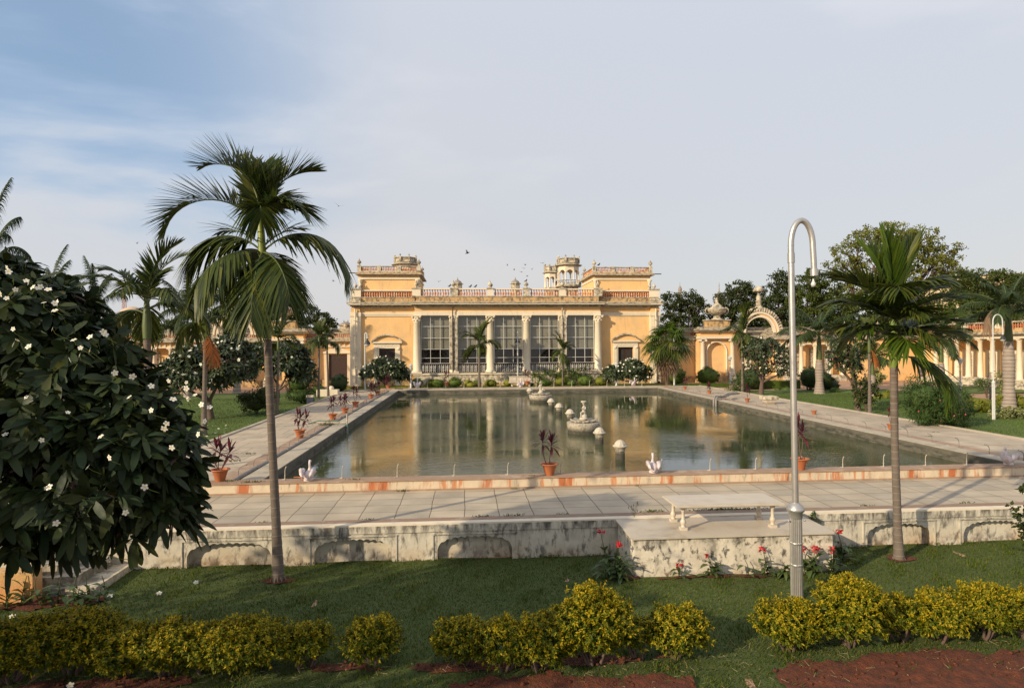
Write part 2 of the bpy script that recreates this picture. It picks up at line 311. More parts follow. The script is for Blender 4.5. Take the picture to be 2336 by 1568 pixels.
mt['topi'] = leafmat('clipped green leaves', (.05, .09, .015), (.08, .13, .018), (.11, .16, .025))
mt['topiy'] = leafmat('clipped yellow green leaves', (.16, .18, .02), (.24, .23, .024), (.12, .15, .02))
mt['topid'] = leafmat('clipped dark leaves', (.018, .034, .012), (.03, .05, .014), (.045, .07, .018))
mt['olea'] = leafmat('oleander leaves', (.035, .07, .02), (.055, .10, .025), (.08, .13, .03), tr=.2)
mt['varieg'] = leafmat('variegated leaves', (.30, .30, .10), (.12, .16, .05), (.45, .42, .2))
mt['dome'] = M('hazy grey stone', (.27, .235, .205), .9, .1, 1)
mt['tent'] = M('beige canopy', (.52, .38, .25), .85, .05, .6)
mt['far_y'] = M('pale yellow plaster', (.62, .50, .32), .9, .08, .4, stains=[((.3, .24, .17), .6, (1, 1, .4), .5, .66, .5)])
mt['hose'] = M('green hose', (.03, .17, .11), .4, .1)
mt['dhose'] = M('dark hose', (.03, .03, .03), .5, .1)
def glassm():
    m = bpy.data.materials.new('window glass'); m.use_nodes = True; t = m.node_tree; n = t.nodes; l = t.links
    n.remove(n['Principled BSDF']); tr = n.new('ShaderNodeBsdfTransparent'); tr.inputs[0].default_value = (.9, .9, .88, 1)
    gl = n.new('ShaderNodeBsdfGlossy'); gl.inputs['Roughness'].default_value = .08; lw = n.new('ShaderNodeLayerWeight'); lw.inputs[0].default_value = .5
    p = n.new('ShaderNodeMath'); p.operation = 'POWER'; p.inputs[1].default_value = 5; l.new(lw.outputs['Facing'], p.inputs[0])
    q = n.new('ShaderNodeMath'); q.operation = 'MULTIPLY_ADD'; q.inputs[1].default_value = .9; q.inputs[2].default_value = .07; l.new(p.outputs[0], q.inputs[0])
    ms = n.new('ShaderNodeMixShader'); l.new(q.outputs[0], ms.inputs[0]); l.new(tr.outputs[0], ms.inputs[1]); l.new(gl.outputs[0], ms.inputs[2])
    l.new(ms.outputs[0], n['Material Output'].inputs[0]); return m
mt['glass'] = glassm()
def watermat():
    m = M('pond water', (.062, .076, .036), .02, .15, .3, col2=(.038, .044, .018), spec=.5)
    t = m.node_tree; n = t.nodes; l = t.links; b = n['Principled BSDF']; b.inputs['IOR'].default_value = 1.62; b.inputs['Roughness'].default_value = .0
    tcn = n.new('ShaderNodeTexCoord'); hs = []
    for sc_, vec, st in ((1.0, (1.5, 4.5, 1), .0050), (1.0, (5, 15, 1), .0030), (.10, (1, 1, 1), 0)):
        mpn = n.new('ShaderNodeMapping'); mpn.inputs['Scale'].default_value = vec; mpn.inputs['Rotation'].default_value = (0, 0, rad(8)); l.new(tcn.outputs['Object'], mpn.inputs[0])
        z = n.new('ShaderNodeTexNoise'); z.inputs['Scale'].default_value = sc_; z.inputs['Detail'].default_value = 3; z.inputs['Distortion'].default_value = .5; l.new(mpn.outputs[0], z.inputs['Vector'])
        hs.append((z.outputs[0], st))
    mr = n.new('ShaderNodeMapRange'); mr.inputs[1].default_value = .42; mr.inputs[2].default_value = .60; mr.inputs[3].default_value = .15; mr.inputs[4].default_value = 2.4; l.new(hs[2][0], mr.inputs[0])
    a = None
    for h, st in hs[:2]:
        mm = n.new('ShaderNodeMath'); mm.operation = 'MULTIPLY'; mm.inputs[1].default_value = st; l.new(h, mm.inputs[0])
        if a is None: a = mm.outputs[0]
        else:
            s2 = n.new('ShaderNodeMath'); s2.operation = 'ADD'; l.new(a, s2.inputs[0]); l.new(mm.outputs[0], s2.inputs[1]); a = s2.outputs[0]
    mm = n.new('ShaderNodeMath'); mm.operation = 'MULTIPLY'; l.new(a, mm.inputs[0]); l.new(mr.outputs[0], mm.inputs[1])
    bn = n.new('ShaderNodeBump'); bn.inputs['Distance'].default_value = 1.; bn.inputs['Strength'].default_value = 1.; l.new(mm.outputs[0], bn.inputs['Height']); l.new(bn.outputs[0], b.inputs['Normal'])
    return m
mt['water'] = watermat()
def pavemat(name, w, h, col, c2, mort=.012, offs=0.):
    m = bpy.data.materials.new(name); m.use_nodes = True; t = m.node_tree; n = t.nodes; l = t.links; b = n['Principled BSDF']; b.inputs['Roughness'].default_value = .8
    tcn = n.new('ShaderNodeTexCoord'); z = n.new('ShaderNodeTexNoise'); z.inputs['Scale'].default_value = 1.3; z.inputs['Detail'].default_value = 5; l.new(tcn.outputs['Object'], z.inputs['Vector'])
    ad = n.new('ShaderNodeVectorMath'); ad.operation = 'SCALE'; ad.inputs[3].default_value = .06; l.new(z.outputs[1], ad.inputs[0])
    a2 = n.new('ShaderNodeVectorMath'); l.new(tcn.outputs['Object'], a2.inputs[0]); l.new(ad.outputs[0], a2.inputs[1])
    br = n.new('ShaderNodeTexBrick'); br.offset = offs; br.squash = 1; l.new(a2.outputs[0], br.inputs['Vector'])
    br.inputs['Color1'].default_value = (*col, 1); br.inputs['Color2'].default_value = (*c2, 1); br.inputs['Mortar'].default_value = (.15, .11, .075, 1)
    br.inputs['Scale'].default_value = 1.; br.inputs['Mortar Size'].default_value = mort; br.inputs['Mortar Smooth'].default_value = .4; br.inputs['Bias'].default_value = -.1
    br.inputs['Brick Width'].default_value = w; br.inputs['Row Height'].default_value = h
    z2 = n.new('ShaderNodeTexNoise'); z2.inputs['Scale'].default_value = 1.1; z2.inputs['Detail'].default_value = 7; l.new(tcn.outputs['Object'], z2.inputs['Vector'])
    mr = n.new('ShaderNodeMapRange'); mr.inputs[1].default_value = .3; mr.inputs[2].default_value = .7; mr.inputs[3].default_value = .78; mr.inputs[4].default_value = 1.1; l.new(z2.outputs[0], mr.inputs[0])
    x = n.new('ShaderNodeMix'); x.data_type = 'RGBA'; x.blend_type = 'MULTIPLY'; x.inputs[0].default_value = 1; l.new(br.outputs[0], x.inputs[6]); l.new(mr.outputs[0], x.inputs[7]); l.new(x.outputs[2], b.inputs['Base Color'])
    bn = n.new('ShaderNodeBump'); bn.inputs['Distance'].default_value = .008; l.new(br.outputs[1], bn.inputs['Height']); bn.invert = True; l.new(bn.outputs[0], b.inputs['Normal'])
    return m
mt['pave'] = pavemat('grey stone slabs', .80, .62, (.46, .38, .275), (.35, .305, .235))
mt['paveside'] = pavemat('pale stone slabs', 1.1, 1.3, (.47, .385, .28), (.39, .32, .24), .014, .5)
# ------------------------------------------------------------------ ground, paths, pool
PX0, PX1, PY0, PY1 = -5.65, 16.78, 17.35, 52.6     # water rectangle
LX, RX = -10.5, 22.5                               # outer edges of the side paths
b = MB(); b.sheet([(-400, -60), (400, -60), (400, 14.2), (-400, 14.2)], -.82); b.sheet([(-400, 14.2), (LX-.02, 14.2), (LX-.02, 600), (-400, 600)], -.19)
b.sheet([(RX+.02, 14.2), (400, 14.2), (400, 600), (RX+.02, 600)], -.19); b.sheet([(LX-.02, 57), (RX+.02, 57), (RX+.02, 600), (LX-.02, 600)], -.19)
b.add([(-400, 14.2, -.82), (400, 14.2, -.82), (400, 14.2, -.19), (-400, 14.2, -.19)], [(0, 1, 2, 3)])
struct(b.build('ground', mt['dirt']))
def grid(x0, x1, y0, y1, nx, ny, zf, m, name):
    b = MB(); X = np.linspace(x0, x1, nx); Y = np.linspace(y0, y1, ny); XX, YY = np.meshgrid(X, Y)
    V = np.stack([XX, YY, zf(XX, YY)], 2).reshape(-1, 3); i = np.arange((nx-1)*(ny-1)); r = i//(nx-1); c = i % (nx-1); a = r*nx+c
    b.add(V, np.stack([a, a+1, a+nx+1, a+nx], 1), 0, True); return struct(b.build(name, m))
def wob(x, y): return .02*np.sin(1.3*x+.7*y)+.015*np.sin(2.9*x-1.7*y+1)
grid(-26, 26, -3, 13.74, 140, 60, lambda x, y: -.80+wob(x, y)*.6, mt['grassb'], 'lawn')
# red soil beds
def soil_edge(x):
    n_ = .08*math.sin(x*2.1)+.05*math.sin(x*5.3+1)+.035*math.sin(x*11.7)+.02*math.sin(x*23)
    e = 8.5
    if -.3 < x < 3.15: e = 8.64-.25*max(0, x-2.6)
    elif 3.15 <= x < 4.3: e = 8.0
    elif x >= 4.3: e = 8.78+.02*(x-4)-max(0, 4.8-x)*.6
    elif x < -4.3: e = 8.98
    e += n_
    return e
def patches(x, y):
    r = y < np.vectorize(soil_edge)(x)
    for cx, cy, rx, ry in ((-3.79, 12.72, .40, .22), (9.4, 12.73, .40, .26), (3.3, 12.2, .35, .16), (-5.4, 8.95, 1.8, .26), (.9, 9.05, 2.2, .2), (-9.0, 12.0, 2.4, .4), (-1.9, 9.2, .45, .16), (9, 9.6, 3.2, .14), (5.4, 12.08, 2.0, .10)):
        r |= ((x-cx)/rx)**2+((y-cy)/ry)**2+.35*np.sin(7*x+3*y)*np.sin(5*y) < .9
    return r
rs = np.random.RandomState(5)
b = MB(); nx, ny = 420, 150; X = np.linspace(-14, 16, nx); Y = np.linspace(3.6, 13.6, ny); XX, YY = np.meshgrid(X, Y)
msk = patches(XX, YY); hh = rs.rand(ny, nx)*.035+.03*np.sin(XX*9+np.sin(YY*7)*2)*np.sin(YY*11); hh[YY > 8.9] *= .4
V = np.stack([XX+rs.rand(ny, nx)*.04, YY+rs.rand(ny, nx)*.03, -.782+wob(XX, YY)*.6+hh], 2).reshape(-1, 3)
F = []; mm = msk[:-1, :-1] & msk[1:, 1:] & msk[1:, :-1] & msk[:-1, 1:]
r_, c_ = np.nonzero(mm); a = r_*nx+c_; b.add(V, np.stack([a, a+1, a+nx+1, a+nx], 1), 0, True)
struct(b.build('soil_bed', mt['soil']))
def soilclods():
    b = MB(); rg = np.random.RandomState(8)
    for i in range(900):
        x = rg.uniform(-6, 10.5); y = rg.uniform(8.1, 9.5)
        if not patches(np.array([x]), np.array([y]))[0]: continue
        q = rg.uniform(.008, .035); b.ell((x, y, -.76), (q, q*rg.uniform(.7, 1.3), q*.7), 0, 6, 4, .5, i)
    return tag(b.build('soil_clods', mt['soil']), 'small crumbly clods of red soil on the bed in the foreground', 'soil clods', kind='stuff')
soilclods()
# near grass blades
def grassblades(n, x0, x1, y0, y1, seed, h, w):
    rg = np.random.RandomState(seed); x = rg.uniform(x0, x1, n); y = y0+(y1-y0)*rg.rand(n)**1.15
    keep = ~patches(x+rg.normal(0, .05, n), y+rg.normal(0, .05, n)) | (rg.rand(n) < .04)
    keep &= ~((x > 3.36) & (x < 7.65) & (y > 12.2)); x = x[keep]; y = y[keep]; k = len(x)
    z = -.80+wob(x, y)*.6; a = rg.uniform(0, 6.28, k); tl = rg.normal(0, .35, (k, 2))
    D = np.stack([tl[:, 0], tl[:, 1], np.ones(k)], 1); D /= np.linalg.norm(D, axis=1)[:, None]
    S = np.stack([np.cos(a), np.sin(a), np.zeros(k)], 1)
    tall = 1+.9*((np.sin(x*3.1+y*2)+np.sin(x*7-y*5)) > 1.1)
    b = MB(); b.strips(np.stack([x, y, z], 1), D, S, rg.uniform(.5, 1.2, k)*h*tall, w, [(0, 1), (.6, .8), (1, .1)], 0, bend=rg.uniform(0, .4, k)); return b
tag(grassblades(230000, -11, 17.5, 6.6, 13.66, 3, .045, .010).build('grass', mt['grass']), 'short green grass of the lawn in front of the low white wall', 'grass', kind='stuff')
# paths
b = MB(); b.sheet([(-26, 14.22), (40, 14.22), (40, 17.0), (-26, 17.0)], 0.); struct(b.build('near_path', mt['pave'])).location = (0, -.12, 0)
b = MB(); b.sheet([(LX, 16.89), (PX0-1.4, 16.89), (PX0-1.4, 57.), (LX, 57.)], .002); struct(b.build('left_path', mt['paveside']))
b = MB(); b.sheet([(PX1+1.4, 16.89), (RX, 16.89), (RX, 57.), (PX1+1.4, 57.)], .002); struct(b.build('right_path', mt['paveside']))
b = MB(); b.sheet([(PX0-1.7, 54.), (PX1+1.6, 54.), (PX1+1.6, 57.), (PX0-1.4, 57.)], .004); struct(b.build('far_path', mt['paveside']))
def kerbrun(name, bx, m, label):
    b = MB()
    for q in bx: b.box(*q)
    return struct(b.build(name, m))
kerbrun('path_kerb', [(LX-.22, LX-.002, 14.2, 58, -.25, .05), (RX+.002, RX+.22, 14.2, 58, -.25, .05), (LX-.2, RX+.2, 57.02, 57.2, -.2, .05)], mt['ledge'], '')
grid(-60, LX-.22, 14.22, 56, 60, 60, lambda x, y: -.10+wob(x*.5, y*.5)*.6, mt['lawnfar'], 'left_lawn')
grid(RX+.22, 37.5, 14.22, 52.5, 50, 50, lambda x, y: -.10+wob(x*.5, y*.5)*.6, mt['lawnfar'], 'right_lawn')
grid(LX-.2, RX+.2, 57.22, 62.3, 60, 8, lambda x, y: .0+wob(x*.5, y*.5)*.5, mt['lawnfar'], 'garden_strip')
grid(37.6, 49.4, 44, 52.0, 20, 20, lambda x, y: -.13+0*x, mt['lawnfar'], 'far_lawn').location = (2.8, 3, 0)
def farblades(n, x0, x1, y0, y1, seed, z0):
    rg = np.random.RandomState(seed); x = rg.uniform(x0, x1, n); y = rg.uniform(y0, y1, n); a = rg.uniform(0, 6.28, n); k = n
    D = np.stack([rg.normal(0, .3, k), rg.normal(0, .3, k), np.ones(k)], 1); S = np.stack([np.cos(a), np.sin(a), 0*a], 1)
    b = MB(); b.strips(np.stack([x, y, z0+0*x], 1), D, S, rg.uniform(.04, .09, n), .02, [(0, 1), (1, .2)]); return b
tag(farblades(45000, RX+.3, 36, 22, 48, 11, -.10).build('grass', mt['topi']), 'mown grass of the right hand lawn beyond the path', 'grass', kind='stuff')
tag(farblades(30000, -24, LX-.3, 24, 50, 12, -.10).build('grass', mt['topi']), 'mown grass of the left hand lawn beyond the path', 'grass', kind='stuff')
# pool: bed, walls, copings
b = MB(); b.sheet([(PX0-.3, PY0-.3), (PX1+.3, PY0-.3), (PX1+.3, PY1+.3), (PX0-.3, PY1+.3)], -.15); struct(b.build('water', mt['water']))
def coping(x0, x1, y0, y1, inner):            # long side coping made of steps, inner = +1 if pool lies at +x
    pass
b = MB()
# near coping
b.box(PX0-1.7, PX1+6.3, 16.86, PY0, -.4, .262, 0); b.box(PX0-1.72, PX1+6.32, 16.83, PY0+.02, .264, .29, 1); b.box(PX0-1.72, PX1+6.3, 16.80, 16.858, -.1, .035, 1)
b.build('near_pool_kerb', [mt['kerb_rust'], mt['brownledge']])['kind'] = 'structure'
b = MB()
for sx, xi in ((-1, PX0), (1, PX1)):
    def bb(d0, d1, z0, z1, m, y0=PY0+.022, y1=PY1): a, c = sorted((xi+sx*d0, xi+sx*d1)); b.box(a, c, y0, y1+d0, z0, z1, m)
    bb(0, .62, -.5, .20, 2 if sx > 0 else 2); bb(.0, .615, .203, .225, 3); bb(.62, .95, -.2, .12, 3); bb(.95, 1.42, -.2, .16, 1)
b.box(PX0-.6, PX1+.6, PY1, PY1+.6, -.5, .20, 2); b.box(PX0-.598, PX1+.598, PY1+.003, PY1+1.3, .203, .262, 3); b.box(PX0-1.68, PX1+1.6, PY1+1.302, PY1+1.7, -.2, .30, 1)
struct(b.build('pool_side_kerb', [mt['kerb_rust'], mt['brownledge'], mt['poolwall'], mt['ledge']]))
# retaining wall with niches
wall = empty('retaining_wall', (3, 13.65, -.8), 'low mould stained white wall with scalloped arch niches below the paved path', 'wall')
b = MB(); ZT = -.012; WX0 = -7.9
nich = [(-5.95, -4.2), (-3.28, -1.63), (-.63, 1.02), (9.30, 10.85), (11.68, 13.25), (14.1, 15.7)]
def scal(x0, x1, zs, h, n=11):
    xs = []; zs_ = []; c = (x0+x1)/2; w = (x1-x0)/2
    for i in range(61):
        t = -1+2*i/60; base = (max(0, 1-abs(t)**3.2))**.5; ph = abs(math.sin((t+1)*n/2*math.pi))
        xs.append(c+w*t); zs_.append(zs+h*base-(.035*(1-ph)) if abs(t) < .985 else zs)
    return xs, zs_
YF = 13.63
for i, (a, c) in enumerate(nich):
    L_ = WX0 if i == 0 else (nich[i-1][1]+a)/2; R_ = (c+nich[i+1][0])/2 if i < len(nich)-1 else 26
    xs, zs = scal(a, c, -.56, .28); zs[0] = zs[-1] = -.56
    b.hole(L_+(.0 if i == 0 else .0), R_, -.95, ZT-.16, xs, zs, YF, YF+.17, 0)
    b.box(a-.02, c+.02, YF+.165, YF+.20, -.95, -.2, 0)
    b.box(a-.12, c+.12, YF-.03, YF-.001, -.235, -.205, 0); b.box(a-.12, a-.085, YF-.022, YF-.001, -.9, -.236, 0); b.box(c+.085, c+.12, YF-.022, YF-.001, -.9, -.236, 0)
b.box(WX0, 26, YF+.201, 13.95, -.95, ZT-.001, 0); b.box(WX0, 26, YF-.025, YF+.20, ZT-.155, ZT, 0)
b.build('wall_face', mt['wall_w'], wall)
b = MB(); b.box(WX0, 26, YF-.02, 13.80, ZT+.001, .02, 0); b.build('whitewashed_edge', mt['cream'], wall)
b = MB(); b.box(-26, 40, 13.803, 14.09, -.3, .015, 0); struct(b.build('kerb_strip', mt['kerbtop']))
b = MB(); b.box(-26, WX0, 13.66, 13.80, -.95, .014, 0); tag(b.build('low_wall', mt['wall_w']), 'stained low wall behind the steps under the frangipani', 'wall')
# steps at lower left
st = empty('stone_steps', (-9, 12.9, -.8), 'worn stone steps with an orange stained end under the frangipani tree', 'steps')
for k in range(4):
    x1 = -7.05-.42*k; b = MB(); b.box(-11.5, x1, 12.3+.12*k, 13.62, -.85 if k == 0 else -.65+.18*(k-1)+.001, -.65+.18*k, 0)
    b.build('step', mt['cream_dirty'], st)
b = MB(); b.box(-11.5, -8.0, 12.02, 12.29, -.9, -.22, 0); b.build('side_wall', M('orange stained plaster', (.60, .36, .15), .9, .1, 2, bump=.01, stains=[((.62, .2, .04), 1.3, (1, 1, 1.5), .42, .6, .8, .0, .55), ((.06, .05, .04), 4, (1, 1, 1), .56, .66, .8)]), st)
# stone platform and bench
pl = empty('stone_platform', (5.5, 12.9, -.8), 'mould spotted white block with a marble top jutting from the wall under the bench', 'platform')
b = MB(); b.box(3.40, 7.60, 12.25, 13.58, -.9, -.028, 0); b.build('block', mt['plinth_w'], pl)
b = MB()
for i in range(4): b.box(3.34+1.08*i, 3.34+1.08*(i+1)-.004, 12.20, 13.62, -.027, .004-.0012*(i % 2), 0)
b.build('slab_top', mt['marble_slab'], pl)
bn = empty('marble_bench', (5.56, 13.0, .004), 'long marble bench on four turned legs on the white stone platform', 'bench')
b = MB(); b.box(4.47, 6.65, 12.63, 13.41, .47, .50, 0); b.box(4.39, 6.73, 12.55, 13.49, .502, .54, 0); b.box(4.47, 6.65, 12.63, 13.41, .542, .546, 0); b.build('seat', mt['marble'], bn)
LP = [(.062, .06), (.042, .075), (.038, .10), (.058, .14), (.062, .17), (.048, .21), (.034, .225), (.04, .245), (.034, .26), (.032, .38), (.044, .395), (.046, .41), (.06, .45), (.065, .468)]
for x in (4.58, 6.54):
    for y in (12.70, 13.32):
        b = MB(); b.lathe((x, y, .004), LP, 18); b.box(x-.07, x+.07, y-.07, y+.07, .004, .061, 0); b.build('leg', mt['marble'], bn)
# ------------------------------------------------------------------ palace
CXB = 4.37; Wf = 62.5; Cf = 61.9
pal = empty('palace', (CXB, Wf, 0), 'ochre palace with white columns and tall gridded windows at the far end of the pool', 'palace')
BM = [mt['ochre'], mt['cream'], mt['cornice'], mt['ochre_dirty'], mt['cream_dirty'], mt['terrab']]
def P_(fn, name, mats=BM, parent=pal):
    b = MB(); fn(b); return b.build(name, mats, parent)
for sx in (-1, 1):
    a, c = sorted((CXB+sx*9.2, CXB+sx*15.6)); dx = CXB+sx*12.18
    P_(lambda b: (b.hole(a, c, .0, 8.4, [dx-.8, dx-.8, dx+.8, dx+.8], [3.75, 3.751, 3.751, 3.75], Wf, Wf+.4, 0), b.box(a, c, Wf+.39, Wf+10, 0, 8.39, 0)), 'wing_wall')
def f(b): b.box(CXB-9.4, CXB+9.4, Wf+3.0, Wf+10, 0, 8.4, 0); b.box(CXB-9.19, CXB+9.19, Cf+.3, Wf+3, 7.5, 8.4, 0)
P_(f, 'rear_wall')
P_(lambda b: b.box(CXB-9.4, CXB+9.4, Cf-.28, Cf+.6, 7.02, 7.42, 1), 'architrave')
P_(lambda b: b.box(CXB-9.36, CXB+9.36, Cf-.22, Cf+.62, 7.422, 7.83, 0), 'frieze')
def corn(b, x0, x1, y):
    b.box(x0, x1, y-.18, y+.4, 7.84, 7.95, 1)
    n = int((x1-x0)/.14)
    for i in range(n): b.box(x0+.03+i*.14, x0+.10+i*.14, y-.28, y-.181, 7.85, 7.96, 4)
    b.box(x0-.1, x1+.1, y-.42, y+.4, 7.962, 8.08, 2); b.box(x0-.3, x1+.3, y-.78, y+.4, 8.082, 8.20, 1); b.box(x0-.36, x1+.36, y-.86, y+.4, 8.202, 8.33, 2); b.box(x0-.1, x1+.1, y-.25, y+.4, 8.332, 8.42, 2)
P_(lambda b: corn(b, CXB-9.36, CXB+9.36, Cf-.2), 'central_cornice')
for sx in (-1, 1):
    a, c = sorted((CXB+sx*9.4, CXB+sx*15.65)); P_(lambda b: (corn(b, a, c, Wf-.05), b.box(a, c, Wf-.10, Wf-.001, 6.98, 7.12, 1), b.box(a, c, Wf-.14, Wf-.001, 7.121, 7.33, 1)), 'wing_cornice')
    pc = CXB+sx*15.25
    def f(b):
        for d in (-.26, .26):
            b.box(pc+d-.22, pc+d+.22, Wf-.28, Wf-.001, 1.75, 6.9, 1)
            b.box(pc+d-.26, pc+d+.26, Wf-.32, Wf-.0015, 6.901, 6.98, 1)
        b.box(pc-.55, pc+.55, Wf-.20, Wf-.002, .0, 6.95, 1); b.box(pc-.52, pc+.52, Wf-.42, Wf-.201, 0, 1.74, 1); b.box(pc-.55, pc+.55, Wf-.36, Wf-.0025, 6.981, 7.36, 1); b.box(pc-.45, pc+.45, Wf-.3, Wf-.003, 7.361, 7.84, 0)
        b.box(pc-.62, pc+.62, Wf-.88, Wf+.3, 8.085, 8.335, 1)
    P_(f, 'corner_pilaster')
    P_(lambda b: (b.tube([(pc, Wf-.50, .3), (pc, Wf-.50, 7.7)], .07, 8, 1), [b.box(pc-.11, pc+.11, Wf-.58, Wf-.40, z, z+.1, 4) for z in (1.9, 3.3, 5, 6.5)]), 'drainpipe')
# columns
colx = [CXB+(-2.5+i)*3.668 for i in range(6)]
def column(b, x, y, z0, z1, r, m=0, cap=.7, ionic=False, n=20):
    b.box(x-r*1.4, x+r*1.4, y-r*1.4, y+r*1.4, z0, z0+.14, m)
    b.lathe((x, y, 0), [(r*1.32, z0+.141), (r*1.36, z0+.2), (r*1.2, z0+.26), (r*1.22, z0+.3), (r*1.0, z0+.36), (r*.99, z0+1.6), (r*.86, z1-cap), (r*.92, z1-cap+.02), (r*.92, z1-cap+.06), (r*.85, z1-cap+.08)], n, m)
for i, x in enumerate(colx):
    b = MB(); column(b, x, Cf, 1.25, 7.02, .37); cobj = b.build('column', mt['cream'], pal)
    b = MB(); b.lathe((x, Cf, 0), [(.31, 6.36), (.33, 6.5), (.42, 6.62), (.36, 6.64), (.38, 6.72), (.5, 6.86), (.4, 6.87), (.44, 6.92)], 16)
    for k in range(16):
        t = k*math.pi/8; z = 6.44+(k % 2)*.2; b.ell((x+.39*math.cos(t), Cf+.39*math.sin(t), z+.1), (.07, .07, .12), 0, 6, 5)
    for sx in (-1, 1):
        for sy in (-1, 1): b.ell((x+.38*sx, Cf+.38*sy, 6.86), (.12, .12, .1), 0, 8, 5)
    b.box(x-.48, x+.48, Cf-.48, Cf+.48, 6.93, 7.018, 0); b.build('capital', mt['cream'], cobj)
    if i in (1, 4):
        P_(lambda b: (b.tube([(x-.08, Cf-.48, 1.3), (x-.08, Cf-.48, 6.3), (x-.08, Cf-.5, 7.8)], .055, 8, 0), [b.box(x-.17, x+.01, Cf-.55, Cf-.40, z, z+.07, 0) for z in (2.4, 3.6, 4.6, 5.6)]), 'drainpipe', [mt['brownw'] if i == 1 else mt['cream_dirty']])
        P_(lambda b: [b.box(x-.38, x+.38, Cf-.38, Cf-.34, 1.6, 6.9, 0)], 'pier_strip', [mt['cream_dirty']])
P_(lambda b: (b.box(CXB-9.5, CXB+9.5, Cf-.45, Wf+3, 1.10, 1.248, 1), b.box(CXB-9.4, CXB+9.4, Cf-.35, Wf+2.9, 0, 1.098, 4), b.box(CXB-9.5, CXB+9.5, Cf-.48, Cf-.352, .0, .22, 3)), 'plinth')
for _a, _c in ((CXB-15.0, CXB-9.5), (CXB+9.5, CXB+15.0)): P_(lambda b: b.box(_a, _c, Wf-.08, Wf-.001, 0, .58, 3), 'wing_plinth')
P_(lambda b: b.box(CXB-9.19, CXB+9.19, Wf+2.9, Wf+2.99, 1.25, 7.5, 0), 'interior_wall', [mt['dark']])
# windows, one per bay
for i in range(5):
    x0 = colx[i]+.38; x1 = colx[i+1]-.38; w = x1-x0; yw = Cf+.12
    def f(b):
        b.box(x0, x0+.06, yw-.05, yw+.05, 2.2, 7.02, 0); b.box(x1-.06, x1, yw-.05, yw+.05, 2.2, 7.02, 0)
        for k in (1, 2): b.box(x0+w*k/3-.021, x0+w*k/3+.021, yw-.045, yw+.045, 2.2, 7.018, 0)
        for z in (2.23, 2.77, 3.65, 4.78, 5.93): b.box(x0+.061, x1-.061, yw-.04, yw+.04, z-.021, z+.021, 0)
        b.box(x0+.061, x1-.061, yw-.048, yw+.048, 6.95, 7.01, 0)
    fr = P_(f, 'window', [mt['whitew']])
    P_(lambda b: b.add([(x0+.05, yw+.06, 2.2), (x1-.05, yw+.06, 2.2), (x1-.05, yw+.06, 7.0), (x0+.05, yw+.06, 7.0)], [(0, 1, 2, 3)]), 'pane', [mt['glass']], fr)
    P_(lambda b: b.box(x0+.04, x1-.04, yw+.22, yw+.24, 3.66, 7.01, 0), 'blind', [mt['blind']], fr)
    def f(b):
        b.box(x0, x1, yw-.24, yw-.14, 2.10, 2.17, 1); b.box(x0, x1, yw-.22, yw-.16, 1.28, 1.33, 1)
        n = 14
        for k in range(n+1):
            x = x0+.05+(w-.1)*k/n; b.box(x-.018, x+.018, yw-.205, yw-.175, 1.331, 2.099, 0)
        for k in range(7):
            x = x0+.05+(w-.1)*(2*k+1)/n
            for z in (1.52, 1.72, 1.9):
                b.tube([(x+.11*math.cos(t), yw-.19, z+.10*math.sin(t)) for t in np.linspace(0, 5.2, 9)], .017, 5, 0, False)
            b.ell((x, yw-.19, 1.83), (.06, .02, .08), 0, 6, 4)
    P_(f, 'window_railing', [mt['lattice'], mt['brownw']])
# doors
for sx in (-1, 1):
    dx = CXB+sx*12.18
    door = P_(lambda b: (b.box(dx-.79, dx-.01, Wf+.2, Wf+.26, .6, 3.74, 0), b.box(dx+.01, dx+.79, Wf+.2, Wf+.26, .6, 3.74, 0),
        [b.box(dx+s*.4-.28, dx+s*.4+.28, Wf+.17, Wf+.199, z0, z1, 1) for s in (-1, 1) for z0, z1 in ((1.0, 1.8), (2.0, 3.45))]), 'door', [mt['brownw'], mt['dark']])
    P_(lambda b: [b.ell((dx+s*.06, Wf+.16, 2.0), (.03, .03, .03), 0, 8, 5) for s in (-1, 1)], 'handle', [mt['black']], door)
    def f(b):
        for s in (-1, 1):
            a, c = sorted((dx+s*.801, dx+s*1.32)); b.box(a, c, Wf-.10, Wf-.001, .0, 3.752, 0); a, c = sorted((dx+s*.95, dx+s*1.28)); b.box(a, c, Wf-.16, Wf-.101, .0, 3.9, 0)
            b.ell((dx+s*1.13, Wf-.18, 3.72), (.16, .05, .14), 0, 10, 6)
        b.box(dx-1.32, dx+1.32, Wf-.10, Wf-.001, 3.753, 3.88, 0); b.box(dx-1.28, dx+1.28, Wf-.12, Wf-.0015, 3.881, 4.28, 0)
        for k in range(22): b.ell((dx-1.15+k*.11, Wf-.125, 4.08+.05*math.sin(k*2.1)), (.05, .03, .07), 0, 6, 4)
        b.box(dx-1.5, dx+1.5, Wf-.30, Wf-.001, 4.281, 4.42, 0)
    sur = P_(f, 'door_surround', [mt['cream']])
    def f(b):
        n = 24; R = 1.6; zc = 4.42
        pts = [(dx-1.52+3.04*k/n, zc+.72*math.sin(math.pi*k/n)**.8) for k in range(n+1)]
        b.prism([(x, z) for x, z in pts[::-1]], Wf-.12, Wf-.002, 0)
        for k in range(n):
            (xa, za), (xb, zb) = pts[k], pts[k+1]; b.prism([(xa, za-.09), (xb, zb-.09), (xb, zb+.06), (xa, za+.06)], Wf-.36, Wf-.121, 1)
    P_(f, 'pediment', [mt['ochre'], mt['cream_dirty']], sur)
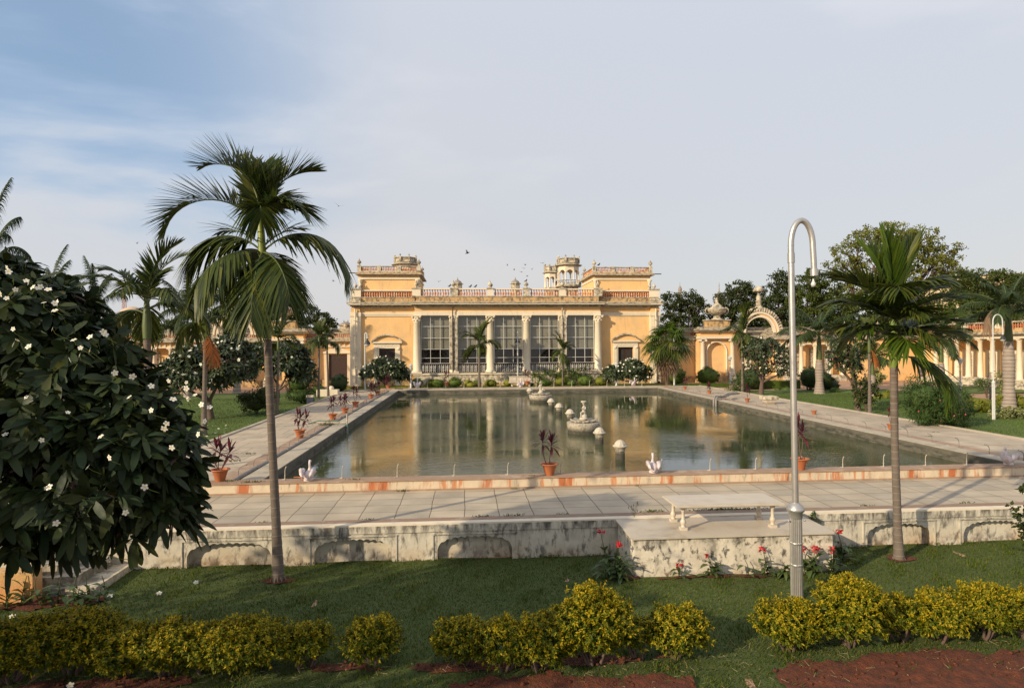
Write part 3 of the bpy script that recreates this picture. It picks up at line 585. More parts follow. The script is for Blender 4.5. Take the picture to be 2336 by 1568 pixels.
# balustrades
BPR = [(.075, 0), (.075, .05), (.05, .07), (.095, .17), (.10, .24), (.075, .33), (.04, .44), (.04, .48), (.07, .53), (.07, .56)]
def balus(b, x0, x1, y, z, h, sp, m=5, along='x', n=8):
    k = max(1, int(round((x1-x0)/sp))); s = h/.56
    for i in range(k):
        x = x0+(x1-x0)*(i+.5)/k; b.lathe((x, y, z) if along == 'x' else (y, x, z), [(r*s, q*s) for r, q in BPR], n, m)
def finial(b, x, y, z, s=1., m=4):
    b.lathe((x, y, z), [(.16*s, 0), (.17*s, .05*s), (.09*s, .1*s), (.07*s, .16*s), (.20*s, .26*s), (.24*s, .36*s), (.2*s, .48*s), (.09*s, .55*s), (.07*s, .62*s), (.03*s, .72*s), (.0, .86*s)], 12, m)
def ped(b, x, y, z0, z1, w=.42, m=1):
    b.box(x-w, x+w, y-.28, y+.28, z0, z1-.14, m); b.box(x-w-.05, x+w+.05, y-.34, y+.34, z1-.138, z1, 2)
P_(lambda b: (b.box(CXB-9.2, CXB+9.2, Cf-.25, Cf+.2, 8.421, 8.86, 3), b.box(CXB-9.25, CXB+9.25, Cf-.3, Cf+.25, 8.862, 8.97, 2), b.box(CXB-9.0, CXB+9.0, Cf-.2, Cf+.16, 9.60, 9.72, 1)), 'roof_parapet')
for i in range(5):
    P_(lambda b: balus(b, colx[i]+.4, colx[i+1]-.4, Cf-.02, 8.97, .63, .255), 'balustrade', BM)
for i, x in enumerate(colx):
    pd = P_(lambda b: ped(b, x, Cf-.02, 8.972, 9.78, .30 if 0 < i < 5 else .42, 4 if i % 2 else 1), 'pedestal')
    P_(lambda b: finial(b, x, Cf-.02, 9.78), 'finial', BM, pd)
for sx in (-1, 1):
    a, c = sorted((CXB+sx*9.6, CXB+sx*14.7)); y = Wf-.02
    P_(lambda b: (b.box(a-.2, c+.9, y-.2, y+.25, 8.421, 8.80, 3), b.box(a-.2, c+.95, y-.25, y+.3, 8.802, 8.9, 2), b.box(a, c, y-.15, y+.2, 9.50, 9.62, 1)) if sx > 0 else (b.box(a-.9, c+.2, y-.2, y+.25, 8.421, 8.80, 3), b.box(a-.95, c+.2, y-.25, y+.3, 8.802, 8.9, 2), b.box(a, c, y-.15, y+.2, 9.50, 9.62, 1)), 'wing_parapet')
    P_(lambda b: balus(b, a, c, y, 8.9, .60, .24), 'wing_balustrade')
    pd = P_(lambda b: (ped(b, CXB+sx*15.2, y, 8.902, 9.74, .5), b.box(CXB+sx*15.25-.55, CXB+sx*15.25+.55, y-.5, y-.26, 8.34, 8.75, 4)), 'corner_pedestal')
    for d in (-.05, .45): P_(lambda b: finial(b, CXB+sx*(15.2-d), y, 9.74, .8), 'finial', BM, pd)
    P_(lambda b: balus(b, y+.6, y+9, CXB+sx*15.35, 8.9, .60, .3, along='y'), 'side_balustrade')
    # upper pavilion
    ua, uc = sorted((CXB+sx*9.0, CXB+sx*14.95)); uy = Wf+.35
    up_ = P_(lambda b: (b.box(ua, uc, uy, uy+6.5, 8.4, 11.18, 0)), 'upper_pavilion')
    def f(b):
        b.box(ua-.08, uc+.08, uy-.12, uy+6.6, 10.72, 10.90, 1)
        for x in (ua+.12, uc-.12): b.lathe((x, uy-.12, 0), [(.2, 9.2), (.17, 9.3), (.16, 10.5), (.25, 10.6), (.25, 10.71)], 12, 1)
        b.box(ua-.35, uc+.35, uy-.5, uy+6.8, 11.182, 11.30, 2); b.box(ua-.2, uc+.2, uy-.35, uy+6.7, 11.302, 11.42, 3); b.box(ua-.1, uc+.1, uy-.25, uy+6.6, 11.421, 11.56, 4)
        b.box(ua-.1, uc+.1, uy-.2, uy+.06, 11.98, 12.06, 2); b.box(ua-.1, ua+.16, uy+.061, uy+6.5, 11.98, 12.06, 2); b.box(uc-.16, uc+.1, uy+.061, uy+6.5, 11.98, 12.06, 2)
        for x in (ua, ua+1.98, uc-1.98, uc): b.box(x-.18, x+.18, uy-.22, uy+.12, 11.561, 12.10, 4)
        for x in (ua, uc): b.box(x-.18, x+.18, uy+5.0, uy+5.4, 11.561, 12.10, 4)
    P_(f, 'pavilion_cornice', BM, up_)
    P_(lambda b: (balus(b, ua+.2, ua+1.8, uy-.05, 11.56, .42, .16, n=6), balus(b, ua+2.16, uc-2.16, uy-.05, 11.56, .42, .16, n=6), balus(b, uc-1.8, uc-.2, uy-.05, 11.56, .42, .16, n=6), [balus(b, uy+.3, uy+5, x, 11.56, .42, .25, along='y', n=6) for x in (ua, uc)]), 'pavilion_balustrade', BM, up_)
    for x, yy, s in ((ua, uy, .95), (uc, uy, .95), (ua, uy+5.2, .8), (uc, uy+5.2, .8)): P_(lambda b: finial(b, x, yy-.05, 12.10, s), 'pavilion_finial', BM, up_)
    P_(lambda b: b.tube([(CXB+sx*14.9, uy-.1, 11.35), (CXB+sx*16.1, uy-.1, 11.35)], .05, 6, 0), 'roof_spout', [mt['black']], up_)
P_(lambda b: b.box(CXB-9.3, CXB+9.3, Cf+.3, Wf+10, 8.43, 8.6, 2), 'roof')
# chhatri pavilions on the roof line behind
def chhatri(name, c, z0, R, label, hcol=2.45, rail=True):
    e = empty(name, (c[0], c[1], z0-6), label, 'rooftop pavilion'); n = 8; a0 = math.pi/8; k_ = .6
    P_(lambda b: b.lathe((c[0], c[1], z0), [(R*.98, -6), (R*.98, -.25), (R*1.3, -.23), (R*1.3, 0)], 8, 0, False, a0), 'base', [mt['cream_dirty']], e)
    def pt(k, r, z): t = a0+k*2*math.pi/n; return (c[0]+r*math.cos(t), c[1]+r*math.sin(t), z)
    for k in range(n): P_(lambda b: b.lathe(pt(k, R, z0), [(.13, 0), (.13, .2), (.09, .24), (.08, hcol*.62), (.13, hcol*.66), (.13, hcol*.7)], 10, 0), 'column', [mt['cream']], e)
    def f(b):
        for k in range(n):
            p = np.array(pt(k, R, 0)); q = np.array(pt(k+1, R, 0)); d = q-p; L_ = np.linalg.norm(d[:2]); ux = d/L_; nn = np.array([ux[1], -ux[0], 0])
            T = np.eye(4); T[:3, 0] = ux; T[:3, 1] = nn; T[:3, 2] = (0, 0, 1); T[:3, 3] = p+nn*(-.05)+np.array([0, 0, z0]); b.T = T
            th = np.linspace(math.pi, 0, 19); w = L_/2-.1; xs = [L_/2+w*math.cos(t) for t in th]; zs = [hcol*.62+w*1.0*math.sin(t)-.03*(1-abs(math.sin(t*5))) for t in th]; zs[0] = zs[-1] = hcol*.62
            b.hole(0, L_, hcol*.62, hcol, xs, zs, 0, .1, 0)
        b.T = None
    P_(f, 'arches', [mt['cream']], e)
    P_(lambda b: b.lathe((c[0], c[1], z0+hcol), [(R*1.03, 0), (R*1.05, .08), (R*1.38, .1), (R*1.36, .16), (R*1.08, .26), (R*1.08, .36), (R*1.12, .37), (R*1.12, .43)], 8, 0, False, a0), 'eave', [mt['cornice']], e)
    P_(lambda b: (b.lathe((c[0], c[1], z0+hcol), [(R*1.0, .431), (R*1.0, .95)], 8, 0, False, a0), b.lathe((c[0], c[1], z0+hcol), [(R*1.1, .951), (R*1.1, 1.03)], 8, 1, False, a0),
        [b.box(pt(k, R*1.05, 0)[0]-.1, pt(k, R*1.05, 0)[0]+.1, pt(k, R*1.05, 0)[1]-.1, pt(k, R*1.05, 0)[1]+.1, z0+hcol+.44, z0+hcol+1.06, 0) for k in range(n)]), 'parapet', [mt['cream_dirty'], mt['cornice']], e)
    for k in range(n): P_(lambda b: finial(b, *pt(k, R*1.05, z0+hcol+1.06), .52, 0), 'finial', [mt['cream_dirty']], e)
    if rail:
        def f(b):
            for k in range(n):
                p = np.array(pt(k, R*1.26, z0)); q = np.array(pt(k+1, R*1.26, z0))
                b.tube([p+(0, 0, .55), q+(0, 0, .55)], .03, 5, 0)
                for i in range(6): w = p+(q-p)*i/6; b.tube([w, w+np.array((0, 0, .55))], .02, 4, 0)
        P_(f, 'railing', [mt['black']], e)
    return e
_c = at(*A2(690, 408), 80.); chhatri('roof_pavilion', (_c[0], 80.), _c[2], 1.37, 'eight sided cream pavilion with open arches above the roof balustrade')
_c = at(*A2(522, 432), 88.); chhatri('roof_pavilion', (_c[0], 88.), _c[2], 1.0, 'smaller arched cream pavilion half hidden behind the eight sided one', 2.0, False)
_c = at(*A1(688, 208), 80.); chhatri('roof_pavilion', (_c[0], 80.), _c[2]-2.5, 1.37, 'cream pavilion top showing behind the left upper block of the palace', 2.45, False)
def turret(qx, qy, qyt, Y, label, w=.55, twin=False):
    c = at(qx, qy, Y); t = at(qx, qyt, Y); h = t[2]-c[2]; e = empty('roof_turret', (c[0], Y, c[2]-3), label, 'turret')
    P_(lambda b: b.lathe((c[0], Y, c[2]), [(w, -3), (w, h*.28), (w*1.3, h*.3), (w*1.3, h*.36), (w, h*.38), (w*.95, h*.42)], 8, 0, False), 'drum', [mt['cream_dirty']], e)
    P_(lambda b: b.lathe((c[0], Y, c[2]), [(w*.95, h*.42), (w*.9, h*.5), (w*.6, h*.62), (w*.25, h*.7), (w*.1, h*.74)], 14, 0), 'dome', [mt['dome']], e)
    P_(lambda b: [b.lathe((c[0]+d, Y, c[2]+h*.7), [(.07, 0), (.12, h*.05), (.04, h*.1), (.05, h*.14), (.0, h*.3)], 6, 0) for d in ((-.25, .25) if twin else (0,))], 'finial', [mt['dome']], e)
turret(*A1(1215, 430), A1(1215, 322)[1], 76, 'small domed turret rising behind the left part of the roof balustrade')
turret(*A2(155, 425), A2(155, 320)[1], 76, 'small domed turret rising behind the middle of the roof balustrade')
turret(*A1(85, 840), A1(85, 752)[1], 80, 'dark twin spired turret just left of the palace corner', .8, True)
# ------------------------------------------------------------------ arcades beside the palace
def arcade(sx, first, label):
    e = empty('arcade_wing', (CXB+sx*22, 66, 0), label, 'building'); Y = 66.
    X = lambda d: CXB+sx*d
    def bx(b, d0, d1, *r): a, c = sorted((X(d0), X(d1))); b.box(a, c, *r)
    # wall from d=15.7 to bay
    P_(lambda b: bx(b, 15.6, 30.9, Y, Y+1, -.3, 3.9, 0), 'wall', BM, e)
    P_(lambda b: bx(b, 20.9, 25.0, Y-.6, Y-.001, .52, 5.0, 0), 'bay_wall', BM, e)
    P_(lambda b: bx(b, 38.2, 46.6, Y-.2, Y+1, -.3, 4.4, 0), 'end_wall', BM, e)
    P_(lambda b: (bx(b, 15.6, 47, Y-.14, Y-.002, -.35, .5, 3), bx(b, 20.8, 25.1, Y-.95, Y-.15, -.35, .518, 3)), 'plinth', BM, e)
    def f(b):
        bx(b, 15.6, 47, Y-.12, Y+1, 3.901, 4.02, 1); bx(b, 15.6, 47, Y-.06, Y+1, 4.021, 4.5, 0)
        k = 15.9
        while k < 46.8: 
            if not 20.6 < k < 25.2: bx(b, k, k+.18, Y-.14, Y-.061, 4.022, 4.44, 1)
            k += .52
        bx(b, 15.6, 47, Y-.55, Y+1, 4.501, 4.62, 2); bx(b, 15.6, 47, Y-.3, Y+1, 4.621, 4.95, 2)
        bx(b, 15.6, 47, Y-.1, Y+.2, 5.35, 5.47, 2)
    P_(f, 'entablature', BM, e)
    for d0, d1 in ((15.7, 20.9), (25.2, 26.8), (33, 47)):
        a, c = sorted((X(d0), X(d1))); P_(lambda b: balus(b, a, c, Y, 4.95, .4, .2, n=6), 'balustrade', [mt['terra']]*6, e)
    P_(lambda b: bx(b, 15.6, 47, Y+1, Y+6, -.3, 4.9, 0), 'rear_rooms', BM, e)
    P_(lambda b: (bx(b, 15.6, 47, Y+1.2, Y+1.6, 4.9, 5.9, 2)), 'rear_parapet', BM, e)
    for d in (17.2, 19.6, 26.2, 35, 39, 43): P_(lambda b: finial(b, X(d), Y+1.3, 5.9, .8), 'finial', [mt['cream_dirty']]*6, e)
    # niche bay
    def f(b):
        xs = [X(22.95)+1.0*math.cos(t) for t in np.linspace(math.pi, 0, 17)]; zs = [3.15+1.0*math.sin(t) for t in np.linspace(math.pi, 0, 17)]
        a, c = sorted((X(20.95), X(24.95))); b.hole(a+.001, c-.001, .52, 4.7, xs, zs, Y-.95, Y-.60, 0)
    P_(f, 'niche', BM, e)
    def f(b):
        pts = [(X(22.95)+1.12*math.cos(t), Y-.97, 3.15+1.12*math.sin(t)) for t in np.linspace(math.pi, 0, 21)]
        b.tube([(pts[0][0], Y-.97, .55)]+pts+[(pts[-1][0], Y-.97, .55)], .10, 8, 1)
    P_(f, 'niche_moulding', BM, e)
    for d in (21.3, 24.6):
        def f(b):
            b.box(X(d)-.36, X(d)+.36, Y-1.5, Y-.96, -.3, .53, 4); b.box(X(d)-.34, X(d)+.34, Y-1.46, Y-.96, .531, .62, 1)
            b.lathe((X(d), Y-1.2, 0), [(.32, .62), (.33, .68), (.27, .76), (.25, 1.5), (.21, 4.2), (.25, 4.25), (.25, 4.33)], 16, 1)
            b.box(X(d)-.34, X(d)+.34, Y-1.45, Y-.96, 4.5, 4.6, 1)
            for s in (-1, 1): b.tube([(X(d)+s*.3, Y-1.46, 4.4), (X(d)+s*.3, Y-.98, 4.4)], .12, 10, 1)
        P_(f, 'column', BM, e)
    def f(b):
        bx(b, 20.85, 25.05, Y-1.48, Y-.5, 4.601, 4.85, 1); bx(b, 20.95, 24.95, Y-1.38, Y-.5, 4.851, 5.35, 0); bx(b, 20.6, 25.3, Y-1.75, Y-.5, 5.351, 5.5, 1); bx(b, 20.4, 25.5, Y-1.95, Y-.5, 5.501, 5.66, 2); bx(b, 20.7, 25.2, Y-1.7, Y-.5, 5.661, 5.86, 2)
        bx(b, 21.7, 24.2, Y-1.6, Y-.5, 5.861, 6.55, 3); bx(b, 21.6, 24.3, Y-1.7, Y-.4, 6.551, 6.66, 2); bx(b, 20.9, 25.0, Y-.5, Y+1, 4.6, 5.8, 3)
    P_(f, 'attic', BM, e)
    ux = X(22.95); uy = Y-1.1
    ur = P_(lambda b: b.lathe((ux, uy, 6.66), [(.6, 0), (.6, .1), (.42, .16), (.3, .34), (.22, .46), (.3, .5), (.7, .62), (.95, .85), (1.0, 1.05), (1.05, 1.1), (1.05, 1.18), (.85, 1.24), (.55, 1.45), (.25, 1.75), (.14, 1.9), (.22, 2.0), (.12, 2.12), (.16, 2.25), (.02, 2.42)], 20, 0), 'urn', [mt['cream_dirty']], e)
    for s in (-1, 1): P_(lambda b: b.tube([(ux+s*(1.0+.28*math.sin(t)), uy, 7.62+.34*math.cos(t)) for t in np.linspace(-.3, 3.6, 12)], .07, 8, 0), 'urn_handle', [mt['cream_dirty']], ur)
    # door with triangular pediment near the palace
    dx = X(17.7)
    def f(b): b.box(dx-.95, dx+.95, Y-.05, Y-.003, .1, 3.1, 0); [b.box(dx-.9, dx+.9, Y-.08, Y-.051, z, z+.12, 0) for z in np.arange(.3, 3, .24)]
    P_(f, 'shutter_door', [mt['brownw']], e)
    def f(b):
        for s in (-1, 1): b.box(dx+s*1.15-.19, dx+s*1.15+.19, Y-.25, Y-.003, -.2, 3.25, 0)
        b.box(dx-1.5, dx+1.5, Y-.35, Y-.003, 3.251, 3.38, 0); b.prism([(dx-1.6, 3.381), (dx+1.6, 3.381), (dx, 3.95)], Y-.3, Y-.122, 0)
    P_(f, 'door_surround', [mt['cream']], e)
    # open colonnade
    for k in range(5):
        d = 31.4+k*1.62
        def f(b):
            b.lathe((X(d), Y-.1, 0), [(.3, .5), (.3, .58), (.24, .66), (.22, 1.6), (.19, 3.65), (.27, 3.72), (.27, 3.8)], 14, 1); b.box(X(d)-.3, X(d)+.3, Y-.4, Y+.2, 3.8, 3.9, 1)
        P_(f, 'column', BM, e)
    P_(lambda b: (bx(b, 30.9, 38.2, Y-.35, Y+1, -.3, .5, 4), bx(b, 30.9, 38.2, Y+.9, Y+.999, .5, 3.9, 0), [bx(b, 31.3+k*1.62, 31.9+k*1.62, Y+.8, Y+.899, .5, 3.5, 2) for k in range(4)]), 'colonnade_floor', BM, e)
    # blind arch
    def f(b):
        c_ = X(40.2); pts = [(c_+1.2*math.cos(t), Y-.25, 2.75+1.2*math.sin(t)) for t in np.linspace(math.pi, 0, 17)]; b.tube([(pts[0][0], Y-.25, .5)]+pts+[(pts[-1][0], Y-.25, .5)], .13, 8, 0)
    P_(f, 'blind_arch', [mt['cream']], e)
    P_(lambda b: [b.box(X(d)-.35, X(d)+.35, Y-.3, Y-.003, .5, 3.9, 1) for d in (26.8, 28.6, 30.4)], 'pilasters', BM, e)
    # open crescent arch on the roof
    ac = X(28.2); az = 4.95
    def f(b):
        xs = [ac+1.75*math.cos(t) for t in np.linspace(math.pi, 0, 25)]
        for r0_, r1_, y0_, y1_, m_ in ((1.62, 1.85, -.3, .1, 1), (1.851, 2.0, -.22, .1, 0), (2.001, 2.2, -.34, .1, 1), (2.201, 2.42, -.2, .1, 4)):
            th = np.linspace(math.pi, 0, 33)
            for i in range(32):
                t0, t1 = th[i], th[i+1]; p = lambda r, t: (ac+r*math.cos(t), az+.3+r*math.sin(t)*1.05)
                b.prism([p(r0_, t0), p(r0_, t1), p(r1_, t1), p(r1_, t0)], Y+y0_, Y+y1_, m_)
        for i in range(27):
            t = math.pi*(i+.5)/27; b.ell((ac+2.58*math.cos(t), Y-.1, az+.3+2.68*math.sin(t)), (.19, .2, .19), 4, 8, 6)
            b.ell((ac+2.36*math.cos(t), Y-.24, az+.3+2.46*math.sin(t)), (.12, .12, .12), 4, 6, 5)
    cr_ = P_(f, 'crescent_arch', BM, e)
    P_(lambda b: (b.lathe((ac, Y, az+3.05), [(.4, -.15), (.4, .15), (.28, .2), (.3, .75), (.38, .8), (.2, .9), (.3, 1.15), (.12, 1.5), (.08, 1.75), (.3, 1.8), (.6, 1.84), (.52, 2.1), (.3, 2.35), (0, 2.45)], 16, 4)), 'arch_finial', BM, cr_)
    return e
arcade(1, True, 'ochre arcade wing with niche bay urn and crescent arch right of the palace')
arcade(-1, False, 'ochre arcade wing with niche bay and urn left of the palace behind the palms')
# right side colonnade building, running towards the camera
sd = empty('colonnade_building', (51, 50, -.2), 'long building with white columned portico at the right edge', 'building')
def f(b): b.box(52.2, 60, 34, 66, -.3, 4.35, 0)
P_(f, 'wall', BM, sd)
P_(lambda b: [b.box(x0, x0+.4 if k else 60, 34-k, 63+0*k, z, z+.2, 4) for k, (x0, z) in enumerate(((49.6, .33), (49.2, .13), (48.8, -.07), (48.4, -.27)))], 'steps', BM, sd)
P_(lambda b: (b.box(49.75, 60, 34, 64, 4.36, 4.75, 1), b.box(49.3, 60, 33.8, 64.2, 4.751, 4.95, 2), b.box(49.6, 60, 34, 64, 4.951, 5.3, 3), b.box(49.7, 50.0, 34, 64, 5.82, 5.95, 2)), 'entablature', BM, sd)
P_(lambda b: balus(b, 34, 64, 49.85, 5.3, .52, .26, along='y', n=6), 'balustrade', [mt['terra']]*6, sd)
P_(lambda b: [b.box(49.62, 50.1, y, y+.6, 5.3, 5.97, 1) for y in np.arange(34, 64, 3.9)], 'parapet_piers', BM, sd)
k = 0
for y in np.arange(36.4, 62.5, 1.42):
    for xx in (50.1,):
        def f(b):
            b.box(xx-.33, xx+.33, y-.33, y+.33, .531, .63, 0); b.lathe((xx, y, 0), [(.29, .631), (.3, .68), (.25, .76), (.235, 1.6), (.195, 4.1), (.27, 4.16), (.28, 4.24)], 16, 0); b.box(xx-.3, xx+.3, y-.3, y+.3, 4.241, 4.358, 0)
        P_(f, 'column', [mt['cream']], sd)
for y in np.arange(37.1, 62, 2.84):
    P_(lambda b: (b.box(52.0, 52.19, y-.85, y+.85, .53, 3.3, 0)), 'door_surround', [mt['cream']], sd)
    P_(lambda b: (b.box(51.95, 51.999, y-.42, y+.42, .54, 2.95, 0)), 'door', [mt['cornice']], sd)
# far buildings and domes
yb = empty('tall_building', (95, 110, 0), 'pale yellow block behind the right hand royal palm', 'building')
_a = at(2192, 640, 110); _b = at(2420, 612, 110)
P_(lambda b: (b.box(_a[0], _b[0]+20, 110, 125, 0, _a[2]+.5, 0), b.box(_a[0]+8, _b[0]+20, 111, 125, _a[2]+.5, _a[2]+1.6, 0)), 'wall', [mt['far_y']], yb)
P_(lambda b: [b.box(x, x+1.6, 109.9, 109.99, z, z+2, 0) for x in np.arange(_a[0]+2, _b[0]+10, 4) for z in (5, 9, 12.5)], 'windows', [mt['dark']], yb)
def bigdome(qx, qyb, qyt, qw, Y, label, tower=False):
    c = at(qx, qyb, Y); t = at(qx, qyt, Y); w = qw/FP*Y/2; h = t[2]-c[2]; e = empty('mosque_dome' if not tower else 'minaret', (c[0], Y, 0), label, 'dome' if not tower else 'minaret')
    P_(lambda b: b.lathe((c[0], Y, 0), [(w*.95, 0), (w*.95, c[2])] if not tower else [(w*.7, 0), (w*.7, c[2]-.5), (w*1.3, c[2]-.3), (w*1.3, c[2])], 12, 0, False), 'drum', [mt['dome']], e)
    P_(lambda b: b.lathe((c[0], Y, c[2]), [(w*.8, 0), (w*1.0, h*.12), (w*1.02, h*.22), (w*.9, h*.34), (w*.6, h*.46), (w*.25, h*.54), (w*.08, h*.6), (w*.14, h*.66), (w*.05, h*.7), (w*.1, h*.78), (0, h)], 16, 0), 'dome', [mt['dome']], e)
bigdome(1640, 694, 641, 21, 160, 'bulbous grey dome with a spire seen between the dark trees')
bigdome(1550.5, 665, 641, 8.5, 160, 'thin grey minaret top poking above the left dark tree', True)
tn = empty('canopy', (at(300, 728, 95)[0], 95, 0), 'beige domed canopy roof beyond the palms on the left', 'canopy')
_c = at(303, 732, 95); _w = 34/FP*95
P_(lambda b: b.lathe((_c[0], 95, _c[2]), [(_w, 0), (_w*1.02, .1), (_w*.9, .9), (_w*.6, 1.7), (_w*.2, 2.1), (0, 2.15)], 20, 0), 'roof', [mt['tent']], tn)
P_(lambda b: [b.tube([(_c[0]+_w*.9*math.cos(t), 95+_w*.9*math.sin(t), -.2), (_c[0]+_w*.9*math.cos(t), 95+_w*.9*math.sin(t), _c[2]+.1)], .12, 6, 0) for t in np.arange(0, 6.2, .785)], 'posts', [mt['whitew']], tn)
_a = at(195, 742, 85); _b = at(275, 742, 85); b = MB(); b.box(_a[0]-14, _b[0], 85, 90, -.2, _a[2], 0); b.box(_a[0]-14.2, _b[0]+.2, 84.8, 90, _a[2], _a[2]+.3, 0)
tag(b.build('flat_roofed_house', mt['tent']), 'low beige flat roofed block behind the frangipani on the left', 'building')
_a = at(283, 660, 180); t_ = empty('radio_mast', (_a[0], 180, 0), 'thin red and white lattice mast on the left horizon', 'mast')
_h = at(283, 627, 180)[2]
def f(b):
    for sx_, sy_ in ((-1, -1), (1, -1), (1, 1), (-1, 1)): b.tube([(_a[0]+.7*sx_, 180+.7*sy_, 0), (_a[0]+.2*sx_, 180+.2*sy_, _h-2)], .1, 4, 0)
    for z in np.arange(8, _h-2, 1.2):
        w = .7-.5*z/_h; b.tube([(_a[0]-w, 180-w, z), (_a[0]+w, 180-w, z+1.2)], .07, 4, 1); b.tube([(_a[0]+w, 180-w, z), (_a[0]-w, 180-w, z+1.2)], .07, 4, 1)
P_(f, 'lattice', [M('mast red', (.42, .16, .13), .7, .1), mt['whitew']], t_)
P_(lambda b: b.tube([(_a[0], 180, _h-2), (_a[0], 180, _h)], .06, 4, 0), 'antenna', [mt['whitew']], t_)
# ------------------------------------------------------------------ plants: helpers
def nrm(v): return v/(np.linalg.norm(v, axis=-1, keepdims=True)+1e-9)
def rdir(rg, n): return nrm(rg.normal(size=(n, 3)))
def perp(D, rg=None):
    R_ = rg.normal(size=D.shape) if rg is not None else np.broadcast_to(np.array([0, 0, 1.]), D.shape)
    return nrm(np.cross(D, R_))
def curve(p, q, sag=.2, k=6, rg=None):
    p = np.array(p, float); q = np.array(q, float); L = np.linalg.norm(q-p); m = (p+q)/2+np.array([0, 0, sag*L])
    if rg is not None: m = m+rg.normal(size=3)*L*.12
    t = np.linspace(0, 1, k)[:, None]; return (1-t)**2*p+2*t*(1-t)*m+t*t*q
def limbs(mb, base, lobes, r0, rg, m=0, nsub=4, fork=.35):
    base = np.array(base, float); cz = np.mean([l[0][2] for l in lobes]); cx = np.mean([l[0][0] for l in lobes]); cy = np.mean([l[0][1] for l in lobes])
    fk = base+(np.array([cx, cy, cz])-base)*fork*np.array([.5, .5, 1])
    P = curve(base, fk, 0, 6, rg); mb.tube(P, np.linspace(r0*1.25, r0*.8, 6), 9, m); tips = []
    for c, r in lobes:
        c = np.array(c, float); r = np.array(r if hasattr(r, '__len__') else (r, r, r), float)
        Q = curve(P[-1], c-np.array([0, 0, r[2]*.3]), .12, 7, rg); mb.tube(Q, np.linspace(r0*.62, r0*.25, 7), 7, m)
        for i in range(nsub):
            d = rdir(rg, 1)[0]; d[2] = abs(d[2])*.9-.1; e = c+d*r*.75; s = Q[rg.randint(3, 7)]
            mb.tube(curve(s, e, .1, 5, rg), np.linspace(r0*.22, r0*.06, 5), 5, m); tips.append(e)
    return tips
def foliage(mb, lobes, dens, nleaf, rc, L, Wd, m=0, seed=0, shell=.5, m2=None, p2=0., upb=.35):
    rg = np.random.RandomState(seed); CC = []
    for c, r in lobes:
        r = np.array(r if hasattr(r, '__len__') else (r, r, r), float); n = max(3, int(dens*(r[0]*r[2]+r[0]*r[1]+r[1]*r[2])/3/(rc*rc)))
        d = rdir(rg, n); q = shell+(1-shell)*rg.rand(n)**.6; CC.append(np.array(c)+d*r*q[:, None]*(1+.12*np.sin(d[:, :1]*5+seed)*np.cos(d[:, 2:]*4)))
    CC = np.concatenate(CC); n = len(CC); s = rg.uniform(.6, 1.3, n)
    P = np.repeat(CC, nleaf, 0)+rdir(rg, n*nleaf)*(rc*rg.rand(n*nleaf)**.5*np.repeat(s, nleaf))[:, None]*np.array([1, 1, .75])
    D = rdir(rg, len(P)); D[:, 2] += rg.uniform(-.5, .3, len(P)); D = nrm(D); N = rdir(rg, len(P)); N[:, 2] = abs(N[:, 2])+upb; S = nrm(np.cross(D, nrm(N)))
    mm = m
    if m2 is not None: mm = np.where(rg.rand(len(P)) < p2, m2, m)
    mb.strips(P, D, S, rg.uniform(.7, 1.25, len(P))*L, Wd, [(0, .25), (.45, 1), (1, .15)], mm, bend=.15)
def rosettes(mb, tips, dirs, nl, L, Wd, m, rg, flowers=0, mf=1, mc=2, fsz=.035, droop=.35, fold=.06, fat=True, fdir=None):
    n = len(tips); P = np.repeat(tips, nl, 0); A = np.repeat(dirs, nl, 0); U = perp(A, rg); V = np.cross(A, U)
    ph = (np.tile(np.arange(nl), n)*2.4+np.repeat(rg.uniform(0, 6, n), nl)); op = rg.uniform(.45, 1.65, n*nl)
    Dl = nrm(A*np.cos(op)[:, None]+(U*np.cos(ph)[:, None]+V*np.sin(ph)[:, None])*np.sin(op)[:, None]); S = nrm(np.cross(Dl, A)+1e-3)
    prof = [(0, .08), (.12, .18), (.35, .7), (.6, 1), (.82, .85), (.95, .45), (1, .08)] if fat else [(0, .2), (.45, 1), (1, .1)]
    mb.strips(P+A*rg.uniform(-.06, .04, n*nl)[:, None], Dl, S, rg.uniform(.65, 1.15, n*nl)*L, Wd*rg.uniform(.8, 1.15, n*nl), prof, m, bend=rg.uniform(.1, droop*1.6, n*nl), fold=fold)
    if flowers:
        idx = rg.choice(n, flowers, replace=flowers > n)
        for i in idx:
            c = tips[i]+dirs[i]*rg.uniform(.09, .24)*(L/.3)+rdir(rg, 1)[0]*.05*(L/.3); f = dirs[i]*.4+rdir(rg, 1)[0]*.8
            if fdir is not None: f = f+fdir
            flower(mb, c, nrm(f), fsz*rg.uniform(.8, 1.2), mf, mc, rg)
def flower(mb, c, f, r, mf, mc, rg, np_=5):
    f = np.array(f); u = perp(f[None], rg)[0]; v = np.cross(f, u); a = np.arange(np_)*2*math.pi/np_
    rd = np.outer(np.cos(a), u)+np.outer(np.sin(a), v); D = nrm(rd+f*.35); S = nrm(np.cross(D, np.broadcast_to(f, D.shape)))
    mb.strips(np.broadcast_to(c, D.shape)+rd*r*.08, D, S, r, r*.72, [(0, .25), (.45, .95), (.8, .9), (1, .3)], mf, bend=.25, bdir=-f)
    mb.strips(np.broadcast_to(c+f*r*.05, D.shape), D, S, r*.42, r*.25, [(0, 1), (1, .2)], mc)
def up_dirs(tips, c, rg, up=.5, j=.35):
    d = nrm(nrm(tips-np.array(c))+np.array([0, 0, up])+rg.normal(size=tips.shape)*j); return d
